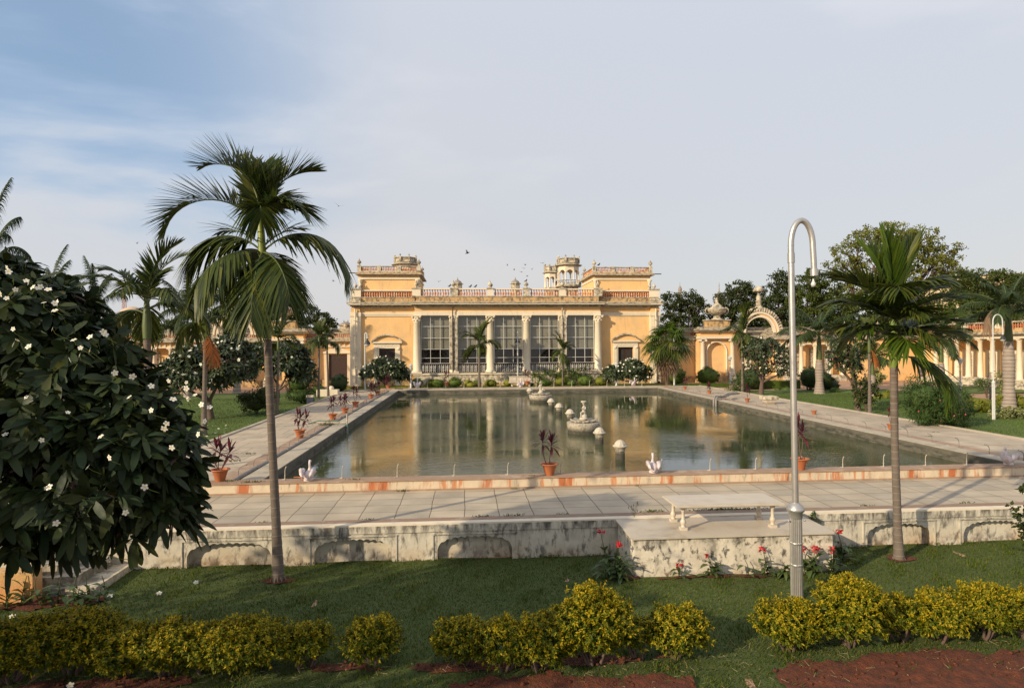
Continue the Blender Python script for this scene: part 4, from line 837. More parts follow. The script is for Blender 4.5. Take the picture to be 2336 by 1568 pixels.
# ------------------------------------------------------------------ palms
def frond(mb, p0, az, el, L, dr, ll, lw, nl=34, m=0, hang=.4, vr=.35, start=.18, rach=.022, mr=1, sweep=0., tipang=22, rg=None, baseang=62):
    k = 16; P = [np.array(p0, float)]; T = []
    for i in range(k):
        t = i/(k-1); e = rad(el-dr*t**1.15); a = rad(az+sweep*t); d = np.array([math.cos(a)*math.cos(e), math.sin(a)*math.cos(e), math.sin(e)]); T.append(d); P.append(P[-1]+d*L/k)
    P = np.array(P[:-1]); T = np.array(T); a = rad(az+sweep*.5); side = np.array([-math.sin(a), math.cos(a), 0])
    mb.tube(P, np.linspace(rach, rach*.25, k), 5, mr)
    t = np.linspace(start, .985, nl); x = t*(k-1); i = np.clip(x.astype(int), 0, k-2); f = (x-i)[:, None]
    C = P[i]*(1-f)+P[i+1]*f; D = nrm(T[i]*(1-f)+T[i+1]*f); N = nrm(np.cross(np.broadcast_to(side, D.shape), D)); N *= np.sign(N[:, 2:]+1e-6)
    for s in (-1, 1):
        n = len(t); b = np.radians(baseang+(tipang-baseang)*((t-start)/(1-start)))+rg.normal(0, .07, n); v = vr*(1-.5*t)+rg.normal(0, .10, n)
        Dl = nrm(D*np.cos(b)[:, None]+(s*side*np.cos(v)[:, None]+N*np.sin(v)[:, None])*np.sin(b)[:, None])
        S = nrm(np.cross(Dl, N+s*side*.3)); Ln = ll*(np.sin(np.clip((t-start)/(1-start), 0, 1)*math.pi*.80+.50))**.55*rg.uniform(.85, 1.1, n)
        mb.strips(C, Dl, S, Ln, lw*rg.uniform(.8, 1.2, n), [(0, .45), (.3, 1), (.65, .8), (1, .08)], m, bend=hang*rg.uniform(.6, 1.4, n), fold=.12)
def ringtrunk(pts, rr, sp, ringr=1.05, segs=12):
    mb = MB(); P = np.asarray(pts, float); s = np.concatenate([[0], np.cumsum(np.linalg.norm(np.diff(P, axis=0), axis=1))]); L = s[-1]
    t = np.arange(0, L, sp/3); Q = np.stack([np.interp(t, s, P[:, i]) for i in range(3)], 1); R = np.interp(t, s, rr)
    R = R*(1+.025*np.where(np.arange(len(t)) % 3 == 0, 1, -.4)); mb.tube(Q, R, segs, 0)
    for d in np.arange(sp*.7, L, sp):
        c = np.array([np.interp(d, s, P[:, i]) for i in range(3)]); c2 = np.array([np.interp(min(L, d+.018), s, P[:, i]) for i in range(3)]); r = np.interp(d, s, rr)*ringr
        mb.tube([c, c2+(0, 0, .002)], [r, r*.99], segs, 1)
    return mb
def palm(name, loc, label, trunk, rr, shaft, sr, fronds, ll, lw, nl, cat='palm', seed=0, mats=None, dead=(), sp=.16, group='palms', hang=.4, vr=.35, shaftm=None, roots=True, tipang=22, rach=.022):
    e = empty(name, loc, label, cat, group); rg = np.random.RandomState(seed); mats = mats or [mt['palm'], mt['shaftd']]
    o3 = lambda P: np.asarray(P, float)+np.array(loc)
    mb = ringtrunk(o3(trunk), rr, sp)
    if roots:
        for k in range(14): a = rg.uniform(0, 6.28); r = rr[0]; mb.tube([o3((r*.8*math.cos(a), r*.8*math.sin(a), .10)), o3((r*1.45*math.cos(a), r*1.45*math.sin(a), -.04))], [r*.12, r*.1], 5, 0)
    mb.build('trunk', [mt['trunk'], mt['ring']] if roots else [mt['trunkr'], mt['trunk']], e)
    mb = MB(); mb.tube(o3(shaft), sr, 12, 0); mb.build('crownshaft', shaftm or mt['shaft'], e)
    for fr in fronds:
        p, az, el, L, dr = fr[:5]; kw = dict(hang=hang, vr=vr, nl=nl, ll=ll, lw=lw, tipang=tipang, rach=rach); kw.update(fr[5] if len(fr) > 5 else {})
        mm = kw.pop('mats', mats); mb = MB(); frond(mb, o3(p), az, el, L, dr, rg=rg, **kw); mb.build('frond', mm, e)
    for fr in dead:
        p, az, el, L, dr, kw = fr; mb = MB(); k2 = dict(hang=.5, vr=-.2, nl=22, ll=ll*.8, lw=lw*.8); k2.update(kw); frond(mb, o3(p), az, el, L, dr, rg=rg, **k2); mb.build('dead_frond', [mt['deadfrond'], mt['deadfrond']], e)
    return e
# tall areca palm left of the pool
b0 = g(635, 1322, -.8); k_ = 12.9/FP
def L3(qx, qy, dy=0.): v = at(qx, qy, 12.8+dy); return v-np.array([b0[0], b0[1], -.8])
UB = L3(592, 505); LB = L3(599, 575)
palm('areca_palm', (b0[0], b0[1], -.8), 'tallest areca palm with two tiers of fronds on the near lawn at the left', [(0, 0, 0), L3(630, 1200), L3(620, 1000), L3(613, 850), L3(610, 770)], [.12, .09, .080, .078, .078],
     [L3(610, 772), L3(603, 690), L3(599, 600), L3(595, 520), L3(592, 470)], [.082, .10, .085, .07, .03], [
    (UB+[0, 0, .2], 168, 84, 1.95, 108, dict(vr=1.05, hang=.03, baseang=70, tipang=30)), (UB-[0, 0, .1], 188, 52, 2.4, 135, dict(vr=.85, hang=.05, baseang=66, tipang=26)), (UB, 14, 80, 1.75, 78, dict(vr=1.0, hang=.04, baseang=62)),
    (UB, 345, 55, 1.2, 105, dict(vr=.4, hang=.35)), (UB, 100, 84, 1.5, 40, dict(vr=.6, hang=.05)), (UB, 290, 60, .95, 140, dict(hang=.6)), (UB, 60, 70, 1.2, 80, dict(vr=.5)),
    (LB, 4, 46, 2.35, 140, dict(hang=.62, vr=-.1)), (LB, 186, 44, 1.9, 128, dict(hang=.62, vr=-.2)), (LB, 278, -25, 2.05, 55, dict(hang=.4, vr=-.1, baseang=45)), (LB, 232, 0, 1.9, 75, dict(hang=.6, vr=-.2)),
    (LB, 310, -12, 1.8, 65, dict(hang=.5, vr=-.2)), (LB, 150, 20, 1.7, 100, dict(hang=.7, vr=-.2)), (LB, 90, 10, 1.6, 90), (LB+[0, 0, .1], 172, 48, 1.0, 60, dict(nl=10, hang=.2)), (LB+[0, 0, .1], 30, 50, .9, 40, dict(nl=9, hang=.2))],
     .80, .062, 58, seed=4, sp=.19, group='tall palms on the near lawn')
# palm at the right
b0 = g(2050, 1277, -.8)
def R3(qx, qy, dy=0.): v = at(qx, qy, 12.73+dy); return v-np.array([b0[0], b0[1], -.8])
UB = R3(2036, 712); LB = R3(2037, 770); br = [mt['palmb'], mt['shaft']]
palm('areca_palm', (b0[0], b0[1], -.8), 'areca palm with bright yellow green crownshaft on the lawn at the right', [(0, 0, 0), R3(2047, 1200), R3(2040, 1000), R3(2038, 836)], [.11, .082, .074, .078],
     [R3(2038, 838), R3(2038, 815), R3(2037, 790), R3(2036, 730), R3(2036, 660)], [.083, .088, .10, .075, .03], [
    (UB, 85, 88, 1.75, 12, dict(vr=.9, hang=.0, mats=br, lw=.075, nl=34, tipang=8, baseang=28)), (UB, 10, 76, 1.75, 15, dict(vr=.5, hang=.02, tipang=10, baseang=40, lw=.07)), (UB, 178, 50, 1.35, 40, dict(vr=.6, hang=.1)), (UB-[0, 0, .1], 165, 64, 1.7, 60, dict(vr=.6, hang=.1)),
    (UB, 8, 46, 1.4, 50, dict(vr=.5, hang=.12)), (LB, 183, 30, 1.3, 45, dict(hang=.3)), (LB, 200, 28, 1.2, 50, dict(hang=.25, mats=br)), (LB, 352, 34, 1.4, 40, dict(hang=.15, mats=br)), (LB, 335, 22, 1.2, 40, dict(hang=.2, mats=br)),
    (LB-[0, 0, .45], 338, 12, 1.6, 110, dict(hang=.45, vr=-.1, mats=br)), (LB, 280, 35, 1.1, 80, dict(hang=.35)), (LB, 250, 15, 1.1, 60, dict(hang=.4, mats=br)), (UB, 300, 65, 1.4, 80), (UB, 240, 60, 1.4, 90), (UB, 60, 60, 1.5, 70), (LB, 120, 30, 1.2, 70), ((UB+LB)/2, 20, 50, 1.5, 60, dict(hang=.2)), ((UB+LB)/2, 160, 48, 1.5, 60, dict(hang=.25)), ((UB+LB)/2, 270, 45, 1.0, 70, dict(hang=.3)), ((UB+LB)/2, 330, 55, 1.3, 60, dict(mats=br, hang=.2)), ((UB+LB)/2, 215, 55, 1.2, 60, dict(mats=br, hang=.2)), (UB, 100, 80, 1.7, 30, dict(mats=br, vr=.6, hang=.05, baseang=40))],
     .86, .066, 34, seed=9, sp=.15, group='tall palms on the near lawn')
# areca palms further off
def areca(loc, h, label, seed, lean=(0, 0), s=1., dead=False, nf=11, mats=None, group='areca palms in the gardens'):
    rg = np.random.RandomState(seed); lx, ly = lean; T = [(0, 0, 0), (lx*.4, ly*.4, h*.5), (lx, ly, h)]; Sh = [(lx, ly, h), (lx, ly, h+.35*s), (lx*1.02, ly, h+.8*s), (lx*1.03, ly, h+1.3*s)]
    F = []
    for i in range(nf):
        az = i*360/nf*1.62+rg.uniform(-20, 20); u = i/(nf-1); el = 88-60*u-rg.uniform(0, 12); F.append(((lx*1.02, ly, h+(1.15-.5*u)*s), az, el, s*rg.uniform(1.7, 2.1), rg.uniform(35, 60)+85*u, dict(vr=.8-.9*u, hang=.05+.6*u)))
    D = [((lx, ly, h+.3*s), rg.uniform(250, 330), -45, 1.5*s, 45, {}), ((lx, ly, h+.3*s), 350, -50, 1.3*s, 40, {})] if dead else ()
    return palm('areca_palm', loc, label, T, [.11*s+.02, .085*s, .09*s], Sh, [.10*s, .12*s, .085*s, .03*s], F, .66*s, .062*s, 36, seed=seed, dead=D, mats=mats, sp=.2, group=group, shaftm=mt['shaftd'])
def gp(A, x, y, z=-.1): v = g(*(A(x, y) if A else (x, y)), z); return (v[0], v[1], z)
def hat(Y, qx, qy): return at(qx, qy, Y)[2]
p = gp(None, 465, 992); areca(p, hat(p[1], 469, 775)+.1, 'areca palm with orange dead fronds and pale trunk beside the left path', 21, (.1, 0), 1.12, True)
p = gp(None, 343, 1010); p = (at(343, 860, 20)[0], 20, -.1); areca(p, hat(20, 335, 765), 'areca palm with upright fan of fronds above the frangipani blossoms on the left', 22, (-.1, 0), 1.15)
p = gp(A6, 885, 972); pl1 = areca(p, hat(p[1], 640, 800), 'short slim areca palm between two frangipani trees on the left lawn', 23, (.1, 0), .8)
p = gp(A6, 1175, 870); dup(pl1, p, 'thin trunked areca palm, left one of the pair before the left arcade', 1.3, 1.05)
p = gp(A6, 1243, 850); dup(pl1, p, 'areca palm, right one of the pair before the left arcade', 3.9, 1.02)
p = (at(1093, 876, 58.2)[0], 58.2, 0); pc = areca(p, hat(58.2, 1093, 812), 'small areca palm in front of the second palace window', 24, (0, 0), 1.25)
p = (at(1283, 872, 58.2)[0], 58.2, 0); dup(pc, p, 'smallest areca palm in front of the fifth palace column', 2.2, (.62, .62, .80))
p = gp(A3, 1018, 1352); dup(pc, p, 'slender areca palm beside the right path before the niche bay', 4.4, (.86, .86, 1.12))
p = gp(A4, 312, 1402); areca(p, hat(p[1], 1980, 800), 'thin areca palm with yellowed dead frond behind the big palm on the right', 27, (0, 0), .85, True, nf=8)
# royal palms
def royal(loc, h, label, seed, s=1., nf=16, R=.33, dead=False, group='royal palms'):
    rg = np.random.RandomState(seed); T = [(0, 0, 0), (0, 0, .25), (0, 0, h*.35), (0, 0, h*.7), (0, 0, h)]; rr = [R*1.35, R*1.15, R*.85, R, R*.72]
    F = []
    for i in range(nf):
        u = i/(nf-1); az = i*137.5+rg.uniform(-15, 15); F.append(((0, 0, h+1.55*s), az, 80-68*u, s*rg.uniform(2.9, 3.5), 55+40*u, dict(sweep=rg.uniform(-15, 15))))
    e = palm('royal_palm', loc, label, T, rr, [(0, 0, h), (0, 0, h+.2*s), (0, 0, h+1.2*s), (0, 0, h+1.7*s)], [R*.66, R*.7, R*.45, R*.25], F, .60*s, .040*s, 84, seed=seed, mats=[mt['royal'], mt['shaftd']], hang=.65, vr=.0, shaftm=mt['shaftd'], roots=False, sp=.22, group=group, tipang=35, rach=.035)
    if dead: mb = MB(); frond(mb, np.array(loc)+(0, 0, h+1.4*s), 200, 40, 3.0*s, 150, .6, .05, nl=50, hang=1.2, vr=-.2, rg=rg); mb.build('dead_frond', [mt['drybrown'], mt['drybrown']], e)
    return e
p = gp(A3, 1865, 1358); ro = royal(p, hat(p[1], *A3(1865, 985))+.1, 'royal palm with pale bottle shaped trunk in front of the arcade colonnade', 31, 1.25)
ROH = hat(p[1], *A3(1865, 985))+.1+1.9
p = gp(None, 2301, 934); royal(p, hat(p[1], 2301, 778)+.1, 'big royal palm with a hanging dry brown frond at the right edge', 32, 1.12, dead=True)
p = gp(A4, 803, 1192); p = (at(2146, 800, 47)[0], 47, -.1); dup(ro, p, 'royal palm behind the oleander, left of the white columned portico', 2., (.78, .78, .9))
p = (at(2015, 900, 40)[0], 40, -.1); dup(ro, (at(1990, 900, 44)[0], 44, -.1), 'young royal palm half hidden by the thin areca palm on the right lawn', 1., .62)
for i, (qx, qy, Y, s) in enumerate(((-30, 625, 42, .75), (112, 702, 48, .72), (215, 715, 52, .72), (540, 720, 56, .9), (428, 730, 52, .8))):
    z = hat(Y, qx, qy); dup(ro, (at(qx, 800, Y)[0], Y, -.1), ['feathery palm crown at the left edge of the picture', 'feathery palm behind the near frangipani, second from the left edge', 'royal palm crown rising left of the beige canopy', 'dark royal palm behind the dead orange fronds', 'dark royal palm between the two areca palms on the left'][i], i*1.3, (s*.95, s*.95, (z+.1)/ROH))
# fan palm
def fanpalm(loc, h, label, R=1.55, seed=3):
    e = empty('fan_palm', loc, label, 'palm'); rg = np.random.RandomState(seed); o3 = lambda P: np.asarray(P, float)+np.array(loc)
    mb = MB(); mb.tube(o3([(0, 0, 0), (.02, 0, h*.3), (0, 0, h*.7), (0, 0, h+.4)]), [.2, .15, .15, .2], 10, 0); mb.build('trunk', mt['bark'], e)
    def leaf(mb, az, el, L, m, Rf):
        a = rad(az); q = rad(el); d = np.array([math.cos(a)*math.cos(q), math.sin(a)*math.cos(q), math.sin(q)]); p0 = o3((0, 0, h+.2)); p1 = p0+d*L+np.array([0, 0, -.15*L])
        mb.tube(curve(p0, p1, .08, 5), .022, 4, 1); s = np.array([-math.sin(a), math.cos(a), 0]); n_ = 26; th = np.radians(np.linspace(-118, 118, n_))
        d2 = nrm(d+np.array([0, 0, -.45])); D = nrm(d2*np.cos(th)[:, None]+s*np.sin(th)[:, None]); N = nrm(np.cross(s, d2)); S = nrm(np.cross(D, np.broadcast_to(N, D.shape)))
        mb.strips(np.broadcast_to(p1, D.shape), D, S, Rf*rg.uniform(.85, 1.05, n_), .13, [(0, .3), (.45, 1), (.75, .45), (1, .05)], m, bend=rg.uniform(.35, .8, n_), fold=.1)
    for i in range(26):
        u = i/25; mb = MB(); leaf(mb, i*137.5, 82-105*u+rg.uniform(-6, 6), R*rg.uniform(.55, .72), 0, R*.62); mb.build('frond', [mt['palmb'] if u < .6 else mt['palm'], mt['shaftd']], e)
    mb = MB()
    for i in range(16): leaf(mb, i*137.5+40, -62-rg.uniform(0, 18), R*.5, 0, R*.55)
    mb.build('dead_leaf_skirt', [mt['drybrown'], mt['drybrown']], e); return e
p = (at(*A2(1690, 1400), 57.6)[0], 57.6, 0); fanpalm(p, hat(57.6, *A2(1690, 1010)), 'fan palm with a brown skirt of dead leaves beside the right corner of the palace', 2.5)
# ------------------------------------------------------------------ frangipani trees
def frangi(loc, lobes, label, seed, ntip, L, Wd, nl=9, flowers=60, m='plumfar', r0=.13, forks=.35, fs=.06, twist=None, group='frangipani trees', up=.5, shell=.55, fat=False, leafpart=True):
    e = empty('frangipani_tree', loc, label, 'tree', group); rg = np.random.RandomState(seed); mb = MB(); o3 = np.array(loc)
    lobes = [(np.array(c)+o3, r) for c, r in lobes]
    sub = limbs(mb, o3, lobes, r0, rg, 0, 6, forks)
    T = []; Dd = []
    tot = sum((r if np.isscalar(r) else r[0])**2 for c, r in lobes)
    for c, r in lobes:
        rr = np.array((r, r, r*.85) if np.isscalar(r) else r); n = int(ntip*(rr[0]**2)/tot); d = rdir(rg, n); d[:, 2] = np.where(d[:, 2] < -.55, -d[:, 2], d[:, 2]); t = c+d*rr*(shell+(1-shell)*rg.rand(n)**.5)[:, None]
        T.append(t); Dd.append(up_dirs(t, c, rg, up))
    T = np.concatenate(T); Dd = np.concatenate(Dd); sb = np.array(sub)
    for i in range(len(T)):
        j = np.argmin(np.linalg.norm(sb-T[i], axis=1)); 
        if i % 2 == 0 or len(T) < 260: mb.tube(curve(sb[j], T[i], -.05, 4, rg), np.linspace(r0*.14, r0*.08, 4), 4, 0)
    mb.build('trunk', mt['barkg'], e)
    mb = MB(); rosettes(mb, T, Dd, nl, L, Wd, 0, rg, flowers, 1, 2, fs, fat=fat, fdir=np.array([-.3, -.8, .2])); mb.build('crown', [mt[m], mt['petal'], mt['petalc']], e)
    return e
# the large near one
nb = (-9.6, 7.6, -.8)
def lob0(p, items):
    k = .0059; return [(at(qx, qy, 8.0+dy)-np.array(p), (r*k, r*k*.9, r*k*.9)) for qx, qy, r, dy in items]
frangi(nb, lob0(nb, [(60, 790, 160, .3), (-60, 730, 165, .5), (180, 865, 122, .1), (285, 940, 105, 0), (352, 1040, 85, -.1), (358, 1140, 72, .1), (120, 1010, 190, 0), (250, 1080, 150, -.2), (330, 1180, 90, 0), (160, 1200, 90, .1), (20, 1190, 120, -.1), (-80, 960, 190, .2), (-10, 680, 70, .6), (20, 650, 40, .4), (110, 665, 40, .4)]),
       'large dark frangipani tree with white flowers filling the left foreground', 7, 1450, .315, .088, 12, 0, 'plum', .15, .3, fat=True, shell=.35, up=.35)
tr_ = [o for o in bpy.data.objects if o.get('label', '').startswith('large dark frangipani')][0]
crn = [c for c in tr_.children if c.name.startswith('crown')][0]
# individual blossoms of the near tree: clusters placed over the side that faces the pool
mb = MB(); rg = np.random.RandomState(77)
for (qx, qy, n) in ((15, 680, 2), (40, 775, 2), (30, 750, 1), (120, 750, 1), (65, 790, 1), (125, 708, 1), (130, 690, 2), (95, 1003, 1), (112, 1110, 1), (205, 800, 1), (182, 810, 2), (168, 775, 1), (240, 762, 2), (262, 850, 1), (205, 768, 1), (302, 858, 1), (345, 935, 1), (345, 880, 1), (385, 868, 1), (425, 885, 1), (428, 910, 2), (445, 900, 1), (478, 928, 2), (466, 960, 1), (380, 965, 2), (392, 1020, 1), (452, 990, 1), (250, 1043, 1), (286, 1168, 1), (128, 1192, 1), (247, 1278, 2), (108, 1112, 1), (200, 1065, 1), (160, 820, 1), (12, 990, 1), (75, 655, 2), (110, 660, 2), (60, 640, 2), (20, 620, 2), (100, 690, 1), (35, 660, 1), (230, 995, 1), (330, 1110, 1), (295, 905, 1), (60, 905, 1), (155, 940, 1), (395, 910, 1), (25, 1150, 1)):
    d = ray(qx, qy); Yh = 6.75 if 60 < qx < 400 and 680 < qy < 1200 else 7.2
    for k in range(n):
        c = CAMO+d*(Yh/d[1])+rg.normal(size=3)*.05*(k > 0); f = nrm(np.array([rg.normal(0, .7), -.8, .2+rg.normal(0, .6)])); flower(mb, c, f, rg.uniform(.025, .038), 0, 1, rg)
        mb.tube([c+(0, .0, 0), c+np.array([rg.normal(0, .03), .07, -.05]), c+np.array([rg.normal(0, .05), .24, -.12])], .003, 4, 2)
mb.build('blossoms', [mt['petal'], mt['petalc'], mt['shaft']], tr_)
def T3(A, x, y, Y, z=-.1): return (at(*(A(x, y) if A else (x, y)), Y)[0], Y, z)
def lobq(p, items, sq=.85):      # (qx,qy,rpx[,ry]) -> local lobe at the tree's distance
    Y = p[1]; k = math.hypot(Y, p[0])/FP*.98; out_ = []
    for it in items:
        c = at(it[0], it[1], Y+(it[4] if len(it) > 4 else 0)); r = it[2]*k; rz = (it[3] if len(it) > 3 else it[2]*sq)*k
        out_.append((c-np.array(p), (r, r, rz)))
    return out_
p = gp(A6, 425, 1000); frangi(p, lobq(p, [(455, 850, 70, 60), (520, 830, 60, 60), (400, 860, 40, 40)]), 'broad frangipani tree full of white flowers on the left lawn', 41, 1250, .36, .12, 8, 210, fs=.085, r0=.17)
p = gp(A6, 880, 900); frangi(p, lobq(p, [(600, 820, 38, 38), (660, 825, 45, 45), (690, 850, 30, 35)]), 'darker frangipani tree behind the oleander on the left lawn', 42, 800, .4, .14, 7, 60, fs=.08, r0=.15)
p = (at(*A1(480, 1415), 58)[0], 58, 0); fA = frangi(p, lobq(p, [(851, 852, 28, 20), (895, 845, 34, 26), (870, 838, 26, 22), (918, 858, 18, 16)]), 'rounded frangipani bush with white flowers before the left palace door', 43, 620, .42, .15, 7, 90, fs=.09, r0=.13, forks=.3)
p = (at(*A2(1380, 1400), 58)[0], 58, 0); frangi(p, lobq(p, [(1400, 852, 24, 18), (1438, 845, 34, 26), (1465, 852, 22, 20)]), 'rounded frangipani bush with white flowers before the right palace door', 44, 580, .42, .15, 7, 70, fs=.09, r0=.13, forks=.3)
p = gp(A3, 1222, 1372); frangi(p, lobq(p, [(1740, 800, 40, 30), (1765, 820, 42, 38), (1725, 835, 26, 24), (1785, 845, 26, 22), (1715, 805, 22, 22)]), 'frangipani tree with bare forked trunk near the right path', 45, 560, .32, .11, 6, 30, r0=.17, forks=.35)
p = gp(A4, 232, 1380); frangi(p, lobq(p, [(1900, 812, 16), (1925, 800, 20), (1945, 810, 18), (1910, 835, 17), (1948, 840, 16), (1935, 825, 16)]), 'sparse frangipani with a leaning pinkish trunk on the right lawn', 46, 190, .30, .11, 6, 0, r0=.14, forks=.5)
# ------------------------------------------------------------------ background trees
def tree(loc, lobes, label, m, seed, dens=5.2, nleaf=26, rc=.5, L=.30, Wd=.17, r0=.25, name='tree', shell=.45, group='big trees behind the palace walls', nsub=5):
    e = empty(name, loc, label, 'tree', group); rg = np.random.RandomState(seed); o3 = np.array(loc); lobes = [(np.array(c)+o3, r) for c, r in lobes]
    mb = MB(); limbs(mb, o3, lobes, r0, rg, 0, nsub, .4); mb.build('trunk', mt['bark'], e)
    mb = MB(); foliage(mb, lobes, dens, nleaf, rc, L, Wd, 0, seed, shell); mb.build('crown', m, e); return e
def qt(qx, Y, items, label, m, seed, **k):
    p = (at(qx, 870, Y)[0], Y, -.2); return tree(p, lobq(p, items), label, mt[m], seed, **k)
qt(1560, 82, [(1535, 690, 28), (1575, 688, 30), (1595, 705, 26), (1525, 735, 30), (1565, 740, 32), (1605, 745, 28), (1540, 785, 30), (1590, 790, 30)], 'dark dense evergreen tree directly right of the palace roof', 'tdark', 51)
qt(1700, 84, [(1660, 690, 30), (1690, 665, 30), (1720, 680, 30), (1650, 730, 34), (1695, 720, 36), (1735, 725, 34), (1670, 775, 36), (1730, 775, 36)], 'dark evergreen tree behind the crescent arch', 'tdark', 52)
qt(1790, 80, [(1780, 640, 26), (1795, 670, 34), (1770, 700, 34), (1805, 725, 36), (1770, 760, 34)], 'tall dark narrow tree left of the silver lamp post', 'tdark', 53)
qt(1860, 74, [(1850, 640, 30), (1835, 690, 36), (1880, 670, 36), (1860, 725, 40), (1905, 700, 40), (1850, 770, 44), (1910, 760, 40)], 'yellow green tree right of the silver lamp post', 'tmid', 54)
qt(2030, 88, [(1935, 575, 38, 22), (1985, 545, 46, 26), (2040, 530, 50, 26), (2095, 550, 46, 26), (2145, 580, 42, 24), (2165, 615, 34, 24), (1925, 615, 40, 26), (1990, 600, 44, 30), (2060, 590, 50, 34), (2120, 620, 44, 30), (1960, 660, 46, 30), (2040, 655, 50, 34), (2110, 670, 46, 30)],
   'huge spreading rain tree with airy yellow green crown on the right', 'train', 55, dens=2.3, nleaf=30, rc=.62, L=.34, Wd=.19, r0=.5, nsub=8, shell=.5)
qt(2000, 78, [(1960, 720, 44), (2040, 715, 44), (2110, 725, 42), (2170, 735, 36), (1990, 760, 40), (2090, 770, 40)], 'dark leafy tree filling the space below the rain tree', 'tmid', 56)
qt(2200, 80, [(2195, 645, 28), (2230, 640, 28), (2200, 690, 36), (2245, 690, 34), (2290, 645, 32), (2335, 655, 34), (2300, 690, 40), (2275, 740, 36)], 'olive green tree in front of the pale yellow block', 'tmid', 57)
qt(700, 96, [(670, 690, 26), (655, 720, 30), (695, 715, 32), (735, 730, 24), (758, 735, 14), (680, 755, 30), (640, 700, 24)], 'dark round tree behind the left arcade urn', 'tdark', 58)
qt(560, 80, [(470, 740, 30), (520, 735, 34), (570, 745, 34), (620, 745, 30), (600, 720, 24)], 'dark tree mass behind the palms on the left', 'tdark', 59)
qt(345, 60, [(330, 765, 22), (350, 760, 20)], 'small bright green tree below the beige canopy', 'tmid', 60, rc=.45, L=.3, r0=.15)
qt(390, 70, [(372, 745, 20), (400, 760, 30), (440, 765, 28)], 'green tree behind the upright areca palm', 'tmid', 63, rc=.45, L=.3, r0=.2)
qt(180, 50, [(120, 700, 40), (180, 735, 50), (60, 720, 50), (230, 770, 40), (0, 690, 50)], 'dark tree behind the near frangipani', 'tdark', 61, rc=.45, L=.3)
# unseen leafy trees, added left of the camera to shade the lawn
for i, (x, y, z, r) in enumerate(((-9.3, 3.4, 4.9, 1.9), (-14.2, 4.6, 5.4, 2.2), (-12.5, -1.0, 5.0, 1.8))):
    tree((x, y, -.8), [((0, 0, z), (r, r, r*.62)), ((r*.7, r*.3, z-.6), (r*.6, r*.6, r*.42)), ((-r*.6, -r*.4, z-.4), (r*.6, r*.6, r*.5)), ((.2*r, -.8*r, z-.9), (r*.55, r*.55, r*.4))],
         'unseen leafy tree added beside the viewpoint to shade the lawn, %s' % ['nearest to it', 'ahead of it', 'behind it'][i], mt['tmid'], 80+i, dens=2.2, nleaf=30, rc=.6, L=.28, Wd=.13, r0=.22, group='added shade trees beside the viewpoint')
# ------------------------------------------------------------------ shrubs and hedges
def shrub(loc, lobes, label, ms, seed, n=1.4, nleaf=26, rc=.14, L=.09, Wd=.035, name='shrub', core=.0, stems=4, group=None, m2=None, p2=0, shell=.7, cat='bush', r0=.03, flowers=0, fm='pink', upb=.35):
    e = empty(name, loc, label, cat, group); rg = np.random.RandomState(seed); o3 = np.array(loc); lobes = [(np.array(c)+o3, np.array(r if hasattr(r, '__len__') else (r, r, r))) for c, r in lobes]
    mb = MB()
    for k in range(stems):
        c, r = lobes[k % len(lobes)]; a = rg.uniform(0, 6.28); s = o3+np.array([math.cos(a), math.sin(a), 0])*r0*1.5; mb.tube(curve(s-(0, 0, .05), c+rg.normal(size=3)*r*.3, .1, 5, rg), np.linspace(r0, r0*.4, 5), 6, 0)
    mb.build('stems', mt['bark'], e)
    mb = MB()
    if core:
        for i, (c, r) in enumerate(lobes): mb.ell(c, r*core, 0, 14, 9, .12, seed+i)
    foliage(mb, lobes, n, nleaf, rc, L, Wd, 0, seed, shell, 1 if m2 else None, p2, upb)
    for k in range(flowers):
        c, r = lobes[rg.randint(len(lobes))]; d = rdir(rg, 1)[0]; d[1] = -abs(d[1]); mb.ell(c+d*r, (.04, .04, .035), 2, 6, 4)
    mb.build('leaves', [mt[ms], mt[m2 or ms], mt[fm]], e); return e
GD = 'row of yellow leaved hedge bushes in the foreground'
